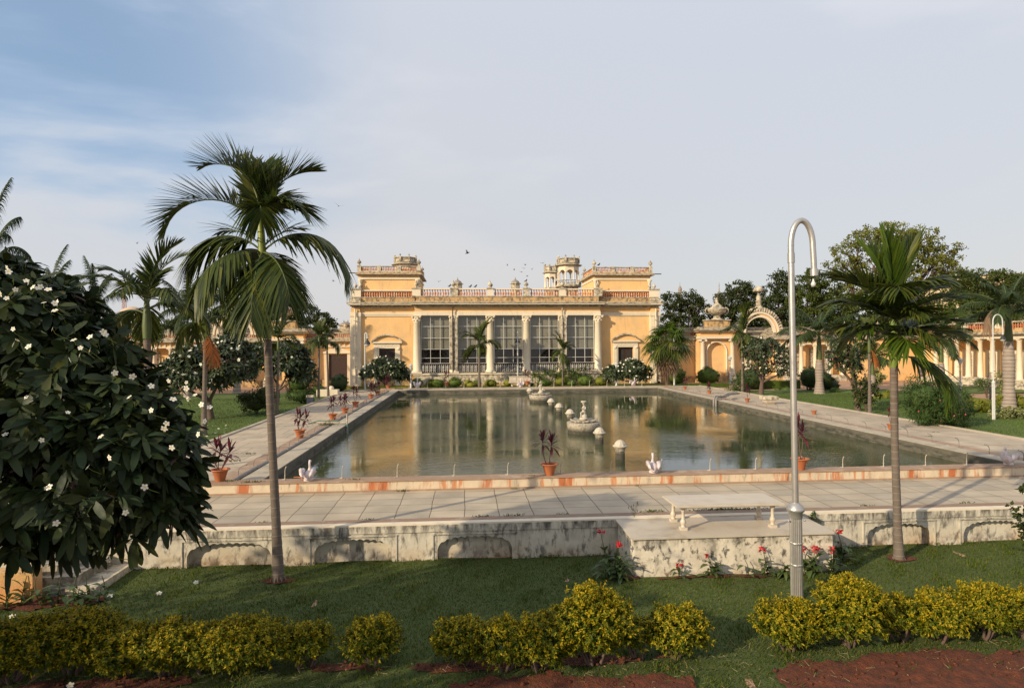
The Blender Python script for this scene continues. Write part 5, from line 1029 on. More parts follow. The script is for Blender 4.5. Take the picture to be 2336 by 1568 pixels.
def duranta(loc, R, h, seed, label, zb=.36):
    e = empty('hedge_bush', loc, label, 'bush', GD); rg = np.random.RandomState(seed); o3 = np.array(loc); mb = MB()
    for k in range(7):
        a = rg.uniform(0, 6.28); rr = rg.uniform(.02, .09); s = o3+(math.cos(a)*rr, math.sin(a)*rr, -.06); q = o3+np.array([math.cos(a)*R*.6, math.sin(a)*R*.6, h*rg.uniform(.55, .85)]); mb.tube(curve(s, q, .12, 6, rg), np.linspace(.026, .008, 6), 6, 0)
    mb.build('stems', mt['barkg'], e)
    # irregular crown surface
    ns = int(1750*(R/.5)**2*(h/.8)); d = rdir(rg, ns); d[:, 2] = np.where(d[:, 2] < -.75, -d[:, 2], d[:, 2]); q = 1.02-.5*rg.rand(ns)**1.5
    lump = 1+.12*np.sin(d[:, 0]*4.3+seed)*np.cos(d[:, 1]*3.7+seed*2)+.09*np.sin(d[:, 2]*6+d[:, 0]*5+seed)+.08*np.sin(d[:, 0]*13+d[:, 2]*11+seed)
    hz_ = (h-h*zb)/2; C = o3+np.array([0, 0, h*zb+hz_])+d*np.array([R, R*.85, hz_*1.05])*(q*lump)[:, None]
    nsh = int(26*R/.5); C = np.concatenate([C, o3+np.array([0, 0, h*zb+hz_])+d[:nsh]*np.array([R, R*.85, hz_*1.05])*(1.08+.10*rg.rand(nsh))[:, None]]); d = np.concatenate([d, d[:nsh]]); q = np.concatenate([q, np.ones(nsh)])
    nl = 11; P = np.repeat(C, nl, 0); A = np.repeat(nrm(d+np.array([0, 0, .7])+rg.normal(size=d.shape)*.5), nl, 0); U = perp(A, rg); V = np.cross(A, U); ph = rg.uniform(0, 6.28, len(P)); op = rg.uniform(.3, 1.5, len(P))
    D = nrm(A*np.cos(op)[:, None]+(U*np.cos(ph)[:, None]+V*np.sin(ph)[:, None])*np.sin(op)[:, None]); S = nrm(np.cross(D, A)+1e-3)
    out_ = np.repeat(q, nl)+np.repeat(d[:, 2], nl)*.10; yel = rg.rand(len(P)) < np.clip((out_-.88)*3.4, 0.03, .68)
    mb = MB(); mb.strips(P+A*rg.uniform(-.05, .02, len(P))[:, None], D, S, rg.uniform(.034, .058, len(P)), .019, [(0, .3), (.5, 1), (1, .1)], np.where(yel, 1, 0), bend=.2); mb.build('leaves', [mt['duranta_g'], mt['duranta_y']], e)
    return e
DB = [(25, 1395, 175, 1552), (168, 1378, 190, 1535), (285, 1412, 150, 1540), (385, 1402, 155, 1538), (470, 1408, 120, 1530), (560, 1396, 190, 1528), (697, 1400, 115, 1520), (852, 1390, 140, 1515), (1052, 1392, 125, 1512), (1150, 1396, 130, 1528), (1232, 1388, 140, 1530), (1356, 1322, 175, 1516), (1456, 1385, 80, 1500), (1545, 1368, 150, 1497), (1800, 1350, 160, 1478), (1940, 1304, 170, 1474), (2052, 1340, 110, 1462), (2140, 1332, 150, 1460), (2245, 1312, 150, 1452), (2335, 1325, 140, 1450)]
DN = ['greenish yellow hedge bush at the bottom left corner', 'yellow green hedge bush just right of the bottom left corner bush', 'low hedge bush over bare soil left of the long left clump', 'third clump of the left hedge row, left of the tall palm trunk', 'narrow hedge bush just left of the widest left clump', 'widest yellow bush of the left hedge, below the tall palm',
      'small hedge bush at the right end of the left row', 'lone small yellow bush standing free on a short trunk', 'leftmost bush of the middle hedge group', 'second bush of the middle hedge group from the left', 'third bush of the middle hedge group, left of its tallest', 'tallest yellow bush of the middle hedge group', 'narrow bush right of the tallest one in the middle group', 'rounded bush at the right end of the middle hedge group',
      'yellow bush hiding the foot of the silver lamp post', 'tall yellow bush right of the silver lamp post', 'small bush between two taller ones in the right hedge', 'fourth bush of the right hedge, counted from the lamp post', 'tall spiky topped bush near the right edge', 'hedge bush cut by the right edge of the picture']
for i, (qx, qt_, w, qb) in enumerate(DB):
    p = g(qx, qb, -.8); z = at(qx, qt_+22, p[1])[2]+.8; duranta((p[0], p[1], -.8), w/FP*p[1]/2*(1.02 if i != 7 else .90), z, 100+i, DN[i], .20 if w > 100 else .28)
# dark shrub cut by the right edge
p = (at(2352, 1150, 11.4)[0], 11.4, -.8); shrub(p, [((0, 0, 1.35), (.42, .4, .5)), ((.1, 0, .8), (.4, .4, .4))], 'dark round leaved shrub cut by the right edge in front of the low wall', 'tdark', 131, 1.2, 12, .1, .10, .07, stems=5, shell=.3)
# garden before the palace
def topi(A, x, y, wz, hz_, label, ms, seed, Y=59.2, name='clipped_bush', z=0.):
    q = A(x, y); p = (at(*q, Y)[0], Y, z); k = Y/FP; s = A(1, 0)[0]-A(0, 0)[0]; R = wz*s*k/2; hh = hz_*s*k
    return shrub(p, [((0, 0, hh*.52), (R, R*.85, hh*.5))], label, ms, seed, 2.0, 30, .16, .10, .05, name, .93, 2, 'clipped garden bushes', shell=.93)
topi(A1, 805, 1415, 120, 92, 'clipped bush just right of the left lantern post', 'topi', 141)
topi(A1, 950, 1412, 110, 82, 'yellow green clipped bush under the first palace window', 'topiy', 142)
topi(A1, 1020, 1420, 130, 86, 'dark fronted clipped bush left of the first potted plant', 'topi', 143, 58.6)
topi(A1, 1188, 1418, 150, 92, 'clipped oval bush below the second palace window', 'topi', 144)
topi(A1, 1320, 1408, 110, 72, 'yellow clipped bush behind the small central palm', 'topiy', 145)
topi(A1, 1355, 1420, 105, 55, 'low yellow clipped bush in front of the small central palm', 'topiy', 146, 58.2)
topi(A1, 1410, 1405, 90, 66, 'clipped bush right of the small central palm trunk', 'topi', 147)
topi(A1, 1550, 1412, 140, 75, 'yellow topped clipped bush below the third palace column', 'topiy', 148)
topi(A1, 1720, 1410, 90, 70, 'clipped bush left of the white garden bench', 'topiy', 149)
topi(A2, 315, 1372, 60, 50, 'small clipped bush right of the white garden bench', 'topi', 150)
topi(A2, 450, 1408, 165, 72, 'low dark clipped bush right of the potted plant', 'topi', 151, 58.4)
topi(A2, 620, 1406, 140, 94, 'yellow green clipped bush behind the smallest palm trunk', 'topiy', 152, 58.8)
topi(A2, 720, 1404, 110, 60, 'low green bush between two clipped domes', 'topi', 158, 58.6)
topi(A2, 862, 1404, 170, 106, 'green clipped dome below the fifth palace window', 'topi', 153, 58.8)
topi(A2, 1030, 1404, 165, 94, 'yellow topped clipped dome left of the right frangipani bush', 'topiy', 154, 58.8)
for x, y, lb in ((510, 1345, 'feathery light green shrub below the fourth palace window'), (750, 1345, 'feathery light green shrub below the fifth palace column')):
    p = (at(*A2(x, y), 60.6)[0], 60.6, 0); shrub(p, [((-.9, 0, 1.0), (1.0, .7, .75)), ((.9, 0, 1.2), (1.1, .7, .8))], lb, 'topi', int(x), 3.5, 22, .3, .22, .06, shell=.4)
def gshrub(A, x, y, items, label, ms, seed, name='shrub', z=-.1, Y=None, **k):
    p = gp(A, x, y, z) if Y is None else (at(*A(x, y), Y)[0], Y, z); return shrub(p, lobq(p, items, 1.), label, ms, seed, name=name, **k)
TK = dict(n=2.0, nleaf=30, rc=.16, L=.10, Wd=.05, core=.93, shell=.93, stems=2, name='clipped_bush', group='clipped garden bushes')
gshrub(A3, 292, 1255, [(1542, 857, 22, 20)], 'clipped round bush beside the fan palm and white lamp post', 'topi', 161, **TK)
gshrub(A3, 640, 1258, [(1614, 858, 24, 20)], 'clipped dome bush in front of the niche bay', 'topi', 162, **TK)
gshrub(A3, 1740, 1320, [(1848, 861, 22, 22), (1875, 866, 22, 18)], 'dark mushroom shaped clipped bush left of the royal palm', 'topid', 163, **TK)
gshrub(A3, 1960, 1310, [(1895, 880, 16, 14)], 'dark clipped bush right of the royal palm trunk', 'topid', 164, **TK)
gshrub(A3, 2012, 1340, [(1902, 893, 10, 10)], 'tiny clipped bush right of the royal palm', 'topi', 165, **TK)
gshrub(A3, 1300, 1300, [(1710, 863, 28, 22)], 'dark dome bush behind the frangipani with the forked trunk', 'topid', 166, **TK)
gshrub(A6, 1310, 815, [(773, 873, 20, 20)], 'dark dome bush at the foot of the left arcade', 'topid', 167, **TK)
gshrub(A6, 1185, 832, [(727, 888, 16, 10)], 'low yellow green bush behind the pair of palms', 'topi', 168, **TK)
gshrub(A3, 1520, 1310, [(1795, 893, 22, 10)], 'low yellow green hedge piece behind the silver lamp post', 'topi', 169, **TK)
gshrub(A4, 1060, 1392, [(2222, 922, 14, 14), (2240, 924, 14, 14), (2205, 921, 12, 12)], 'yellow green hedge left of the white lamp post on the right', 'topiy', 170, **TK)
gshrub(A4, 1240, 1370, [(2295, 912, 16, 16), (2318, 918, 16, 16)], 'yellow green hedge around the big royal palm', 'topiy', 171, **TK)
gshrub(A4, 1300, 1430, [(2280, 945, 16, 12), (2305, 944, 20, 13), (2332, 944, 18, 12)], 'variegated pale hedge at the foot of the big royal palm', 'varieg', 172, n=5.1, nleaf=24, rc=.2, L=.14, Wd=.06, shell=.5, stems=2)
gshrub(A4, 400, 1290, [(2022, 908, 17, 14), (2000, 912, 12, 12)], 'yellow green bush behind the big palm trunk', 'topiy', 173, **TK)
gshrub(A3, 910, 1345, [(1690, 872, 24, 26), (1680, 890, 24, 18)], 'fluffy green shrub left of the slender palm', 'olea', 174, n=3.8, nleaf=24, rc=.3, L=.2, Wd=.045, shell=.4)
gshrub(A4, 285, 1385, [(1962, 880, 17, 22), (1980, 890, 18, 20), (1970, 905, 18, 18)], 'dark reddish shrub beside the thin areca palm', 'tdark', 175, n=3.5, nleaf=18, rc=.22, L=.16, Wd=.09, shell=.4)
gshrub(A4, 790, 1492, [(2105, 905, 34, 38), (2150, 915, 42, 40), (2185, 930, 26, 30), (2110, 940, 30, 28), (2165, 950, 36, 26)], 'big oleander bush with a few pink flowers on the right lawn', 'olea', 176, n=8.0, nleaf=34, rc=.28, L=.19, Wd=.035, shell=.55, flowers=9, stems=7, core=.62)
gshrub(A6, 1055, 895, [(682, 870, 30, 26), (685, 900, 30, 20)], 'rounded oleander bush beside the left path', 'olea', 177, core=.75, n=5.5, nleaf=30, rc=.3, L=.2, Wd=.04, shell=.55)
gshrub(A6, 745, 965, [(585, 920, 30, 20), (605, 900, 26, 24), (560, 905, 18, 14)], 'low very dark bush on the left lawn', 'tdark', 178, core=.7, n=6, nleaf=30, rc=.3, L=.16, Wd=.05, shell=.5)
gshrub(A4, 345, 1150, [(1998, 860, 16, 26)], 'yellow leaved shrub against the arcade wall', 'varieg', 179, Y=60, n=4.2, nleaf=20, rc=.3, L=.3, Wd=.12, shell=.4)
gshrub(A4, 1235, 1230, [(2286, 865, 12, 22)], 'yellow leaved shrub before the white portico', 'varieg', 180, Y=44, n=4.2, nleaf=20, rc=.3, L=.24, Wd=.1, shell=.4)
gshrub(A4, 1130, 1300, [(2245, 872, 14, 12)], 'small thin stemmed shrub on the dirt path', 'topi', 181, Y=43, n=2.6, nleaf=16, rc=.2, L=.16, Wd=.07, shell=.3)
# strips of low hedge
def hedge(x0, x1, y, z0, h, label, ms, seed, w=.5):
    e = empty('low_hedge', ((x0+x1)/2, y, z0), label, 'hedge', 'low hedges'); rg = np.random.RandomState(seed); n = int((x1-x0)*h*900); mb = MB(); mb.box(x0, x1, y-w*.45, y+w*.45, z0-.05, z0+h*.88, 0)
    P = np.stack([rg.uniform(x0, x1, n), y+rg.uniform(-.5, .5, n)*w, z0+h*(1-rg.rand(n)**1.6*.95)], 1); D = rdir(rg, n); mb.strips(P, D, perp(D, rg), .08, .045, [(0, .3), (.5, 1), (1, .1)], 0); mb.build('leaves', mt[ms], e)
hedge(-11.2, -5.2, 57.6, 0, .28, 'low trimmed border hedge before the left wing of the palace', 'topiy', 191)
hedge(21.5, 25.5, 58, -.1, .3, 'low trimmed border hedge beside the clipped dome', 'topi', 192)
hedge(25.8, 31.0, 55, -.15, .75, 'trimmed hedge between the niche bay and the right lawn', 'topi', 193)
hedge(-5, 20, 57.5, 0, .12, 'very low grass border along the far path', 'topi', 194)
# cannas
def canna(q, h, nfl, label, seed, z=-.8, nl=7, stems=2, fy=12.15):
    h *= 1.25; nl += 1
    p = (at(q[0], q[1], fy)[0], fy, z); e = empty('canna_plant', p, label, 'flower', 'red cannas along the white platform'); rg = np.random.RandomState(seed); o3 = np.array(p); mb = MB(); fb = MB()
    for s in range(stems):
        t = o3+np.array([rg.normal(0, .05)+.06*(s-.5), rg.normal(0, .02)-.02, h*(1 if s < max(1, nfl) else .6)]); b_ = o3+np.array([rg.normal(0, .05), rg.normal(0, .03), -.03]); c = curve(b_, t, 0, 6, rg); mb.tube(c, np.linspace(.012, .006, 6), 6, 0)
        for k in range(nl):
            f = .08+.6*k/nl; pt_ = c[0]*(1-f)+c[-1]*f; a = rg.uniform(0, 6.28); el = rg.uniform(.35, 1.15); D = np.array([[math.cos(a)*math.cos(el), -abs(math.sin(a))*math.cos(el)*.7-.1, math.sin(el)]]); D = nrm(D)
            mb.strips(pt_[None], D, perp(D), rg.uniform(.28, .42), rg.uniform(.085, .12), [(0, .15), (.2, .6), (.5, 1), (.8, .6), (1, .05)], 0, bend=rg.uniform(.3, .8), fold=.1)
        if s < nfl:
            for k in range(15): D = rdir(rg, 1); D[0, 2] = abs(D[0, 2]); fb.strips((c[-1]+rg.normal(size=3)*.028)[None], nrm(D+(0, -.3, .2)), perp(D, rg), rg.uniform(.055, .095), rg.uniform(.035, .055), [(0, .3), (.6, 1), (1, .5)], 0, bend=.4)
    mb.build('leaves', mt['canna'], e)
    if nfl: fb.build('blossoms', mt['red'], e)
CN = [((1382, 1300), .72, 1, 'tallest red canna at the left corner of the white platform', 8, 12.35, 3), ((1412, 1300), .56, 2, 'red canna with low blossoms touching the left corner of the platform', 8, 12.2, 4), ((1555, 1310), .22, 1, 'shortest red canna in front of the white platform', 5, 12.15, 1), ((1617, 1312), .36, 1, 'red canna under the left half of the bench', 8, 12.15, 4),
      ((1703, 1310), .26, 0, 'budding canna without open flowers before the platform', 4, 12.15, 1), ((1742, 1310), .42, 1, 'red canna with arching leaves left of the lamp post', 5, 12.15, 2), ((1790, 1310), .2, 0, 'green canna clump without flowers left of the lamp post', 6, 12.15, 3), ((1845, 1308), .40, 3, 'red canna clump just right of the lamp post', 7, 12.15, 5), ((1897, 1308), .36, 1, 'red canna at the right corner of the platform', 6, 12.2, 2), ((1915, 1300), .5, 1, 'red canna in the shade behind the right corner of the platform', 7, 12.8, 3)]
for i, (q, h, nf, lb, nl, fy, stm) in enumerate(CN): canna(q, h, nf, lb, 200+i, nl=nl, fy=fy, stems=stm)
for i, qx in enumerate((20, 62, 98, 140, 175, 200, 232)):
    canna((qx, 1335), .42, 0, 'broad leaved green plant beside the steps, %s from the left' % ORD[i], 230+i, fy=11.9+.1*(i % 2), nl=5)
# ------------------------------------------------------------------ lamp posts
def at3(q, Y, z=None): v = at(q[0], q[1], Y); return (v[0], Y, v[2] if z is None else z)
def crook(loc, h, label, R=.22, ang=0., s=1., mat='whitew', base=True, head='lamp', tall=2.0, group='crook topped lamp posts', ry=1.35):
    e = empty('lamp_post', loc, label, 'lamp post', group); o3 = np.array(loc, float); ca, sa = math.cos(ang), math.sin(ang); r = .055*s
    mb = MB()
    if tall:
        n = 20
        V = []; a = np.arange(2*n)*math.pi/n; rr = np.where(np.arange(2*n) % 2 == 0, (.096 if mat == 'silver' else .118)*s, (.082 if mat == 'silver' else .102)*s)
        for z in (-.1, tall): V += [(o3[0]+rr[i]*math.cos(a[i]), o3[1]+rr[i]*math.sin(a[i]), o3[2]+z) for i in range(2*n)]
        mb.add(V, [(i, (i+1) % (2*n), (i+1) % (2*n)+2*n, i+2*n) for i in range(2*n)], 0)
        for z in (0.02, .62, 1.02): mb.lathe(tuple(o3), [(.098*s, z), (.101*s, z+.01), (.101*s, z+.02), (.098*s, z+.03)], 24, 0)
        mb.lathe(tuple(o3), [(.10*s, tall-.12), (.105*s, tall-.1), (.105*s, tall-.02), (.135*s, tall+.01), (.142*s, tall+.05), (.115*s, tall+.08), (.11*s, tall+.10), (.08*s, tall+.13), (.06*s, tall+.16)], 24, 0)
        for sx in (-1, 1): mb.ell((o3[0]+sx*.135*s, o3[1]-.03, o3[2]+tall-.17), (.02, .02, .02), 0, 8, 5)
    else: mb.lathe(tuple(o3), [(r*1.9, 0), (r*1.9, .05), (r*1.3, .1), (r*1.1, .4), (r*1.1, h*.22), (r*1.4, h*.23), (r*1.0, h*.25)], 14, 0)
    mb.build('base', mt[mat], e)
    mb = MB(); zt = h-R*ry; th = np.linspace(math.pi, -.06, 17); pts = [(0, 0, tall if tall else .1), (0, 0, zt)]+[(R+R*math.cos(t), 0, zt+R*ry*math.sin(t)) for t in th[1:]]+[(2*R+.01*s, 0, zt-.28*R/.22), (2*R+.015*s, 0, zt-.55*R/.22)]
    P = [(o3[0]+x*ca, o3[1]+x*sa, o3[2]+z) for x, _, z in pts]; rs_ = [r*1.22 if False else r]*len(P); mb.tube(P, [r*.92, r*.86]+[r*.85]*(len(P)-2), 16, 0)
    for z in (zt, zt-.9*s, zt-2.0*s):
        if tall and z > tall+.3: mb.tube([(o3[0], o3[1], o3[2]+z), (o3[0], o3[1], o3[2]+z+.012)], r*.93, 16, 0)
    mb.tube([(o3[0], o3[1], o3[2]+zt-.28*s), (o3[0], o3[1], o3[2]+zt-.12*s)], r*1.02, 16, 0)
    q = np.array(P[-1]); mb.tube([q+(0, 0, .08*s), q-(0, 0, .03*s)], r*1.12, 16, 0); mb.build('crook_pole', mt[mat], e)
    if head == 'bulb':
        mb = MB(); mb.tube([q-(0, 0, .03), q-(0, 0, .09)], .013, 8, 0); mb.build('socket', mt['black'], e)
        mb = MB(); mb.lathe((q[0]-.02, q[1], q[2]-.24), [(.0, 0), (.028, .008), (.042, .035), (.044, .06), (.03, .09), (.016, .115), (.015, .15)], 14, 0); mb.build('bulb', mt['glassb'], e)
    elif head == 'lamp':
        mb = MB(); mb.lathe((q[0], q[1], q[2]-.62*s), [(.0, 0), (.14*s, .04*s), (.2*s, .14*s), (.2*s, .2*s)], 14, 0); mb.build('glass_globe', mt['glassb'], e)
        mb = MB(); mb.lathe((q[0], q[1], q[2]-.62*s), [(.225*s, .16*s), (.21*s, .26*s), (.13*s, .38*s), (.07*s, .45*s), (.06*s, .6*s)], 14, 0); mb.build('lamp_shade', mt['black'], e)
    return e
mt['glassb'] = M('clear dusty glass', (.55, .56, .55), .15, .05, spec=.8)
p = g(1817.5, 1364, -.8); lp = crook((p[0], p[1], -.8), at(1830, 503, p[1])[2]+.8, 'tall silver lamp post with a bare bulb hanging from its crooked top', R=(at(1858, 600, p[1])[0]-at(1808, 600, p[1])[0])/2, mat='silver', head='bulb', tall=1.62, ry=2.2, s=1.14)
lp.rotation_euler[1] = rad(-.6)
lp.children[0]['label'] = 'fluted silver base column'
p = g(2266, 956, -.1); crook((p[0], p[1], -.1), at(2270, 717, p[1])[2]+.1, 'white lamp post with a dark head in front of the columned portico', R=.27, head='lamp', tall=1.9, s=.62)
p = at3(A1(280, 1444), 57.4, 0); cl = crook(p, at(*A1(290, 888), 57.4)[2], 'slim white lamp post with dark globe before the left wing of the palace', R=.1, tall=0, s=1.25, ry=2.2)
p = at3(A2(180, 1305), 60.5, 0); dup(cl, p, 'thin lamp post seen edge on before the middle palace window', 1.5, (1, 1, 1.02))
p = at3(A2(1762, 1412), 57.4, 0); dup(cl, p, 'slim white lamp post before the fan palm', 1.4, (1, 1, 1.0))
p = at3((175, 900), 20, -.1); crook(p, at(160, 732, 20)[2]+.1, 'white crook of a lamp post poking out of the near frangipani', R=.16, head='', tall=0, s=1.1, ang=math.pi)
def lantern(p, h, label):
    e = empty('lantern_post', p, label, 'lamp post', 'small lantern posts'); o3 = p
    mb = MB(); mb.lathe(o3, [(.15, 0), (.15, .12), (.08, .2), (.09, .5), (.06, .55), (.05, h*.55), (.08, h*.57), (.045, h*.6), (.04, h*.76), (.09, h*.775), (.03, h*.79), (.12, h*.8)], 12, 0); mb.tube([(o3[0]-.25, o3[1], o3[2]+h*.72), (o3[0]+.25, o3[1], o3[2]+h*.72)], .02, 5, 0); mb.build('post', mt['whitew'], e)
    mb = MB(); mb.lathe(o3, [(.09, h*.8), (.17, h*.92)], 6, 0, False); mb.build('lantern_glass', mt['glassb'], e)
    mb = MB(); mb.lathe(o3, [(.19, h*.921), (.2, h*.93), (.08, h*.97), (.05, h*.98), (.06, h*.99), (0, h)], 6, 0, False); mb.build('lantern_cap', mt['whitew'], e); return e
p = at3(A1(742, 1426), 57.5, 0); lt = lantern(p, at(*A1(742, 1198), 57.5)[2], 'white lantern post between the left frangipani bush and the first column')
p = at3(A1(318, 1420), 60.5, 0); dup(lt, p, 'white lantern post half hidden behind the left frangipani bush')
p = at3(A2(1177, 1416), 57.5, 0); dup(lt, p, 'white lantern post in front of the right frangipani bush')
p = at3(A3(882, 1240), 61, -.1); dup(lt, p, 'white lantern post in front of the right column of the niche bay', 0, 1.25)
p = at3((2190, 900), 50, -.1); dup(lt, p, 'white lantern post behind the oleander bush on the right', 0, 1.2)
p = at3((1889, 890), 58, -.1); dup(lt, p, 'white lantern post behind the sparse leaning frangipani', 0, 1.2)
# ------------------------------------------------------------------ potted plants
def potted(p, label, seed, s=1., tall=1., nst=2, lean=.15):
    e = empty('potted_plant', p, label, 'potted plant', 'maroon leaved plants in clay pots'); rg = np.random.RandomState(seed); o3 = np.array(p, float)
    mb = MB(); mb.lathe(tuple(o3), [(.115*s, 0), (.12*s, .02), (.135*s, .05*s), (.175*s, .2*s), (.18*s, .205*s), (.195*s, .27*s), (.205*s, .275*s), (.21*s, .285*s), (.255*s, .30*s), (.262*s, .315*s), (.25*s, .325*s), (.20*s, .322*s), (.19*s, .27*s)], 28, 0); mb.build('pot', mt['pot'], e)
    mb = MB(); mb.lathe(tuple(o3), [(.188*s, .275*s), (.0, .285*s)], 18, 0); mb.build('potting_soil', mt['soil'], e)
    st_ = MB(); lf = MB()
    for k in range(nst):
        h = s*tall*rg.uniform(.50, .66)*(1 if k == 0 else .85); b_ = o3+np.array([rg.uniform(-.06, .06), rg.uniform(-.05, .05), .26*s]); t = b_+np.array([(k-.5)*lean*s+rg.normal(0, .03), rg.normal(0, .05), h]); st_.tube(curve(b_, t, .05, 6, rg), np.linspace(.014, .01, 6)*s, 6, 0)
        n = 17; A = np.broadcast_to(np.array([0, 0, 1.]), (n, 3)); ph = np.arange(n)*2.4; op = np.linspace(.12, 1.9, n)+rg.normal(0, .1, n); D = nrm(np.stack([np.cos(ph)*np.sin(op), np.sin(ph)*np.sin(op), np.cos(op)], 1)); S = nrm(np.cross(D, A)+1e-3)
        lf.strips(t-A*np.linspace(0, .14*s, n)[:, None], D, S, s*rg.uniform(.30, .46, n), s*.078, [(0, .2), (.25, .6), (.55, 1), (.8, .7), (1, .05)], 0, bend=np.linspace(.05, .4, n), fold=.12)
    st_.build('stems', mt['barkg'], e); lf.build('leaves', mt['cordy'], e); return e
zc = .29
def onc(qx, qy, z=.272): v = g(qx, qy, z); return (v[0], v[1], z)
p1 = potted(onc(502, 1096, .292), 'potted plant at the near left corner of the pool', 1, 1.0, 1.15, 3)
p2 = potted((g(1258, 1090, .292)[0], 17.10, .292), 'potted plant on the near kerb in front of the fountains', 2, 1., 1.3, 2)
p3 = potted((g(1831, 1072, .292)[0], 17.12, .292), 'potted plant on the near kerb half hidden by the silver lamp post', 3, 1., 1.7, 2, .25)
xk = PX0-1.28; YS = []
LB_ = ['first potted plant up the left kerb from the near corner', 'second potted plant up the left kerb', 'third potted plant up the left kerb', 'fourth potted plant up the left kerb', 'fifth potted plant up the left kerb', 'sixth potted plant up the left kerb, close to the white lamp post', 'last potted plant on the left kerb, under the frangipani bush']
for i, (qx, qy) in enumerate(((688, 992), (757, 952), (783, 937), (812, 924), (849, 905), (861, 897), (888, 884))):
    v = g(qx, qy, .27); dup((p1, p2)[i % 2] if i < 4 else p1, (xk+.1, v[1], .162), LB_[i], i*1.7, (1.0, 1.0, 1.05-.06*(i % 3)))
xk = PX1+1.35
for i, (A, x, y, lb) in enumerate(((A3, 95, 1238, 'potted plant near the right corner pilaster of the palace'), (A3, 385, 1300, 'potted plant in front of the clipped round bush, right of the pool'), (A3, 652, 1348, 'potted plant in front of the clipped dome on the right kerb'), (A3, 1070, 1436, 'potted plant beside the bent pipe on the right kerb'), (A3, 1805, 1568, 'bare clay pot on the right path near the lawn'), (A4, 462, 1500, 'potted plant mostly hidden behind the big palm trunk'))):
    v = g(*A(x, y), .1); z = .162 if abs(v[0]-PX1-1.2) < .25 else .01
    if i == 4:
        c = dup(p1, (v[0], v[1], .01), lb, 1, .68)
        for ch in list(c.children):
            if ch.name.startswith(('leaves', 'stems')): bpy.data.objects.remove(ch)
    else: dup((p1, p2, p1, p3, p1, p2)[i], (v[0], v[1], z), lb, i*2.1, .8)
for A, x, y, lb in ((A1, 1103, 1424, 'potted plant between two clipped bushes before the palace'), (A2, 275, 1412, 'potted plant at the right end of the white garden bench')): dup(p2, at3(A(x, y), 57.3, .26), lb, x, 1.15)
# ------------------------------------------------------------------ swans
def swan(p, label, rz=0., s=1.):
    e = empty('swan_statue', p, label, 'statue', 'white marble swans around the pool'); o3 = np.array(p, float)
    mb = MB(); F_ = lambda P: [o3+np.array(q)*s for q in P]
    mb.tube(F_([(0, .20, .06), (0, .15, .11), (0, .0, .14), (0, -.12, .17), (0, -.19, .24), (0, -.17, .32), (0, -.13, .40), (0, -.13, .46), (0, -.17, .50), (0, -.22, .49), (0, -.27, .47)]), np.array([.02, .085, .125, .12, .07, .038, .03, .03, .038, .03, .01])*s, 12, 0)
    mb.lathe(tuple(o3), [(.12*s, 0), (.13*s, .03*s), (.10*s, .07*s)], 12, 0); mb.build('body', mt['swan'], e)
    for sx in (-1, 1):
        mb = MB()
        for k in range(6):
            f = k/5; mb.tube(F_([(sx*(.09+.02*f), -.08+.05*k*.6, .13), (sx*(.15+.02*f), -.04+.035*k, .22+.02*k), (sx*(.13), .0+.05*k, .30-.015*k), (sx*.10, .06+.05*k, .31-.03*k)]), np.array([.035, .055, .048, .014])*s, 7, 0)
        mb.build('wing', mt['swan'], e)
    e.rotation_euler[2] = rz; return e
s1 = swan((g(700, 1098, .292)[0], 17.06, .292), 'swan statue on the near kerb just right of the tall palm trunk', math.pi)
dup(s1, (g(1495, 1081, .292)[0], 17.08, .30), 'swan statue on the near kerb left of the silver lamp post', math.pi-.2)
dup(s1, (g(2274, 1054, .292)[0], 17.10, .30), 'swan statue on the near kerb close to the right edge', -1.2)
dup(s1, at3(A1(806, 1428), 54.2, .27), 'tiny far swan statue beside the left lantern post', math.pi, 1.7)
dup(s1, at3(A2(212, 1418), 54.2, .27), 'tiny far swan statue in front of the white garden bench', math.pi, 1.5)
dup(s1, at3(A2(1350, 1404), 54.6, .27), 'tiny far swan statue below the right frangipani bush', 2.4, 1.4)
# ------------------------------------------------------------------ garden bench with back, stone blocks
gb = empty('garden_bench', (at(*A2(212, 1415), 57.9)[0], 57.9, 0), 'white high backed bench before the middle of the palace', 'bench'); _x = gb.location[0]; k_ = 57.9/FP*.2255
hw = 1.08
P_(lambda b: (b.box(_x-hw, _x+hw, 57.6, 58.4, .40, .46, 0), b.box(_x-hw-.1, _x+hw+.1, 57.5, 58.45, .461, .52, 0)), 'seat', [mt['marble']], gb)
P_(lambda b: (b.box(_x-hw, _x+hw, 58.2, 58.4, .521, 1.0, 0), [b.box(_x+d-.3, _x+d+.3, 58.16, 58.199, .60, .94, 0) for d in (-.7, 0, .7)], b.box(_x-hw-.06, _x+hw+.06, 58.15, 58.42, 1.001, 1.06, 0)), 'backrest', [mt['marble']], gb)
for sx in (-1, 1):
    P_(lambda b: b.lathe((_x+sx*(hw-.25), 57.8, 0), [(.14, 0), (.14, .06), (.09, .1), (.12, .2), (.1, .28), (.14, .34), (.14, .399)], 12, 0), 'leg', [mt['marble']], gb)
v = g(*A3(1310, 1470), 0.0); sb = empty('stone_block', (v[0], v[1], 0), 'pale square stone stool on the right path beside the lawn', 'stone block')
P_(lambda b: b.lathe((v[0], v[1], .0), [(.30, 0), (.42, .12), (.50, .3)], 4, 0, False, math.pi/4), 'pedestal', [mt['marble']], sb); P_(lambda b: (b.box(v[0]-.46, v[0]+.46, v[1]-.40, v[1]+.40, .301, .50, 0), b.box(v[0]-.40, v[0]+.4, v[1]-.34, v[1]+.34, .501, .53, 0)), 'top', [mt['cream_dirty']], sb)
v = g(*A7(740, 570), 0.); sb = empty('stone_block', (v[0]-.6, v[1], 0), 'low cream stone slab with a small knob at the edge of the left path', 'stone block')
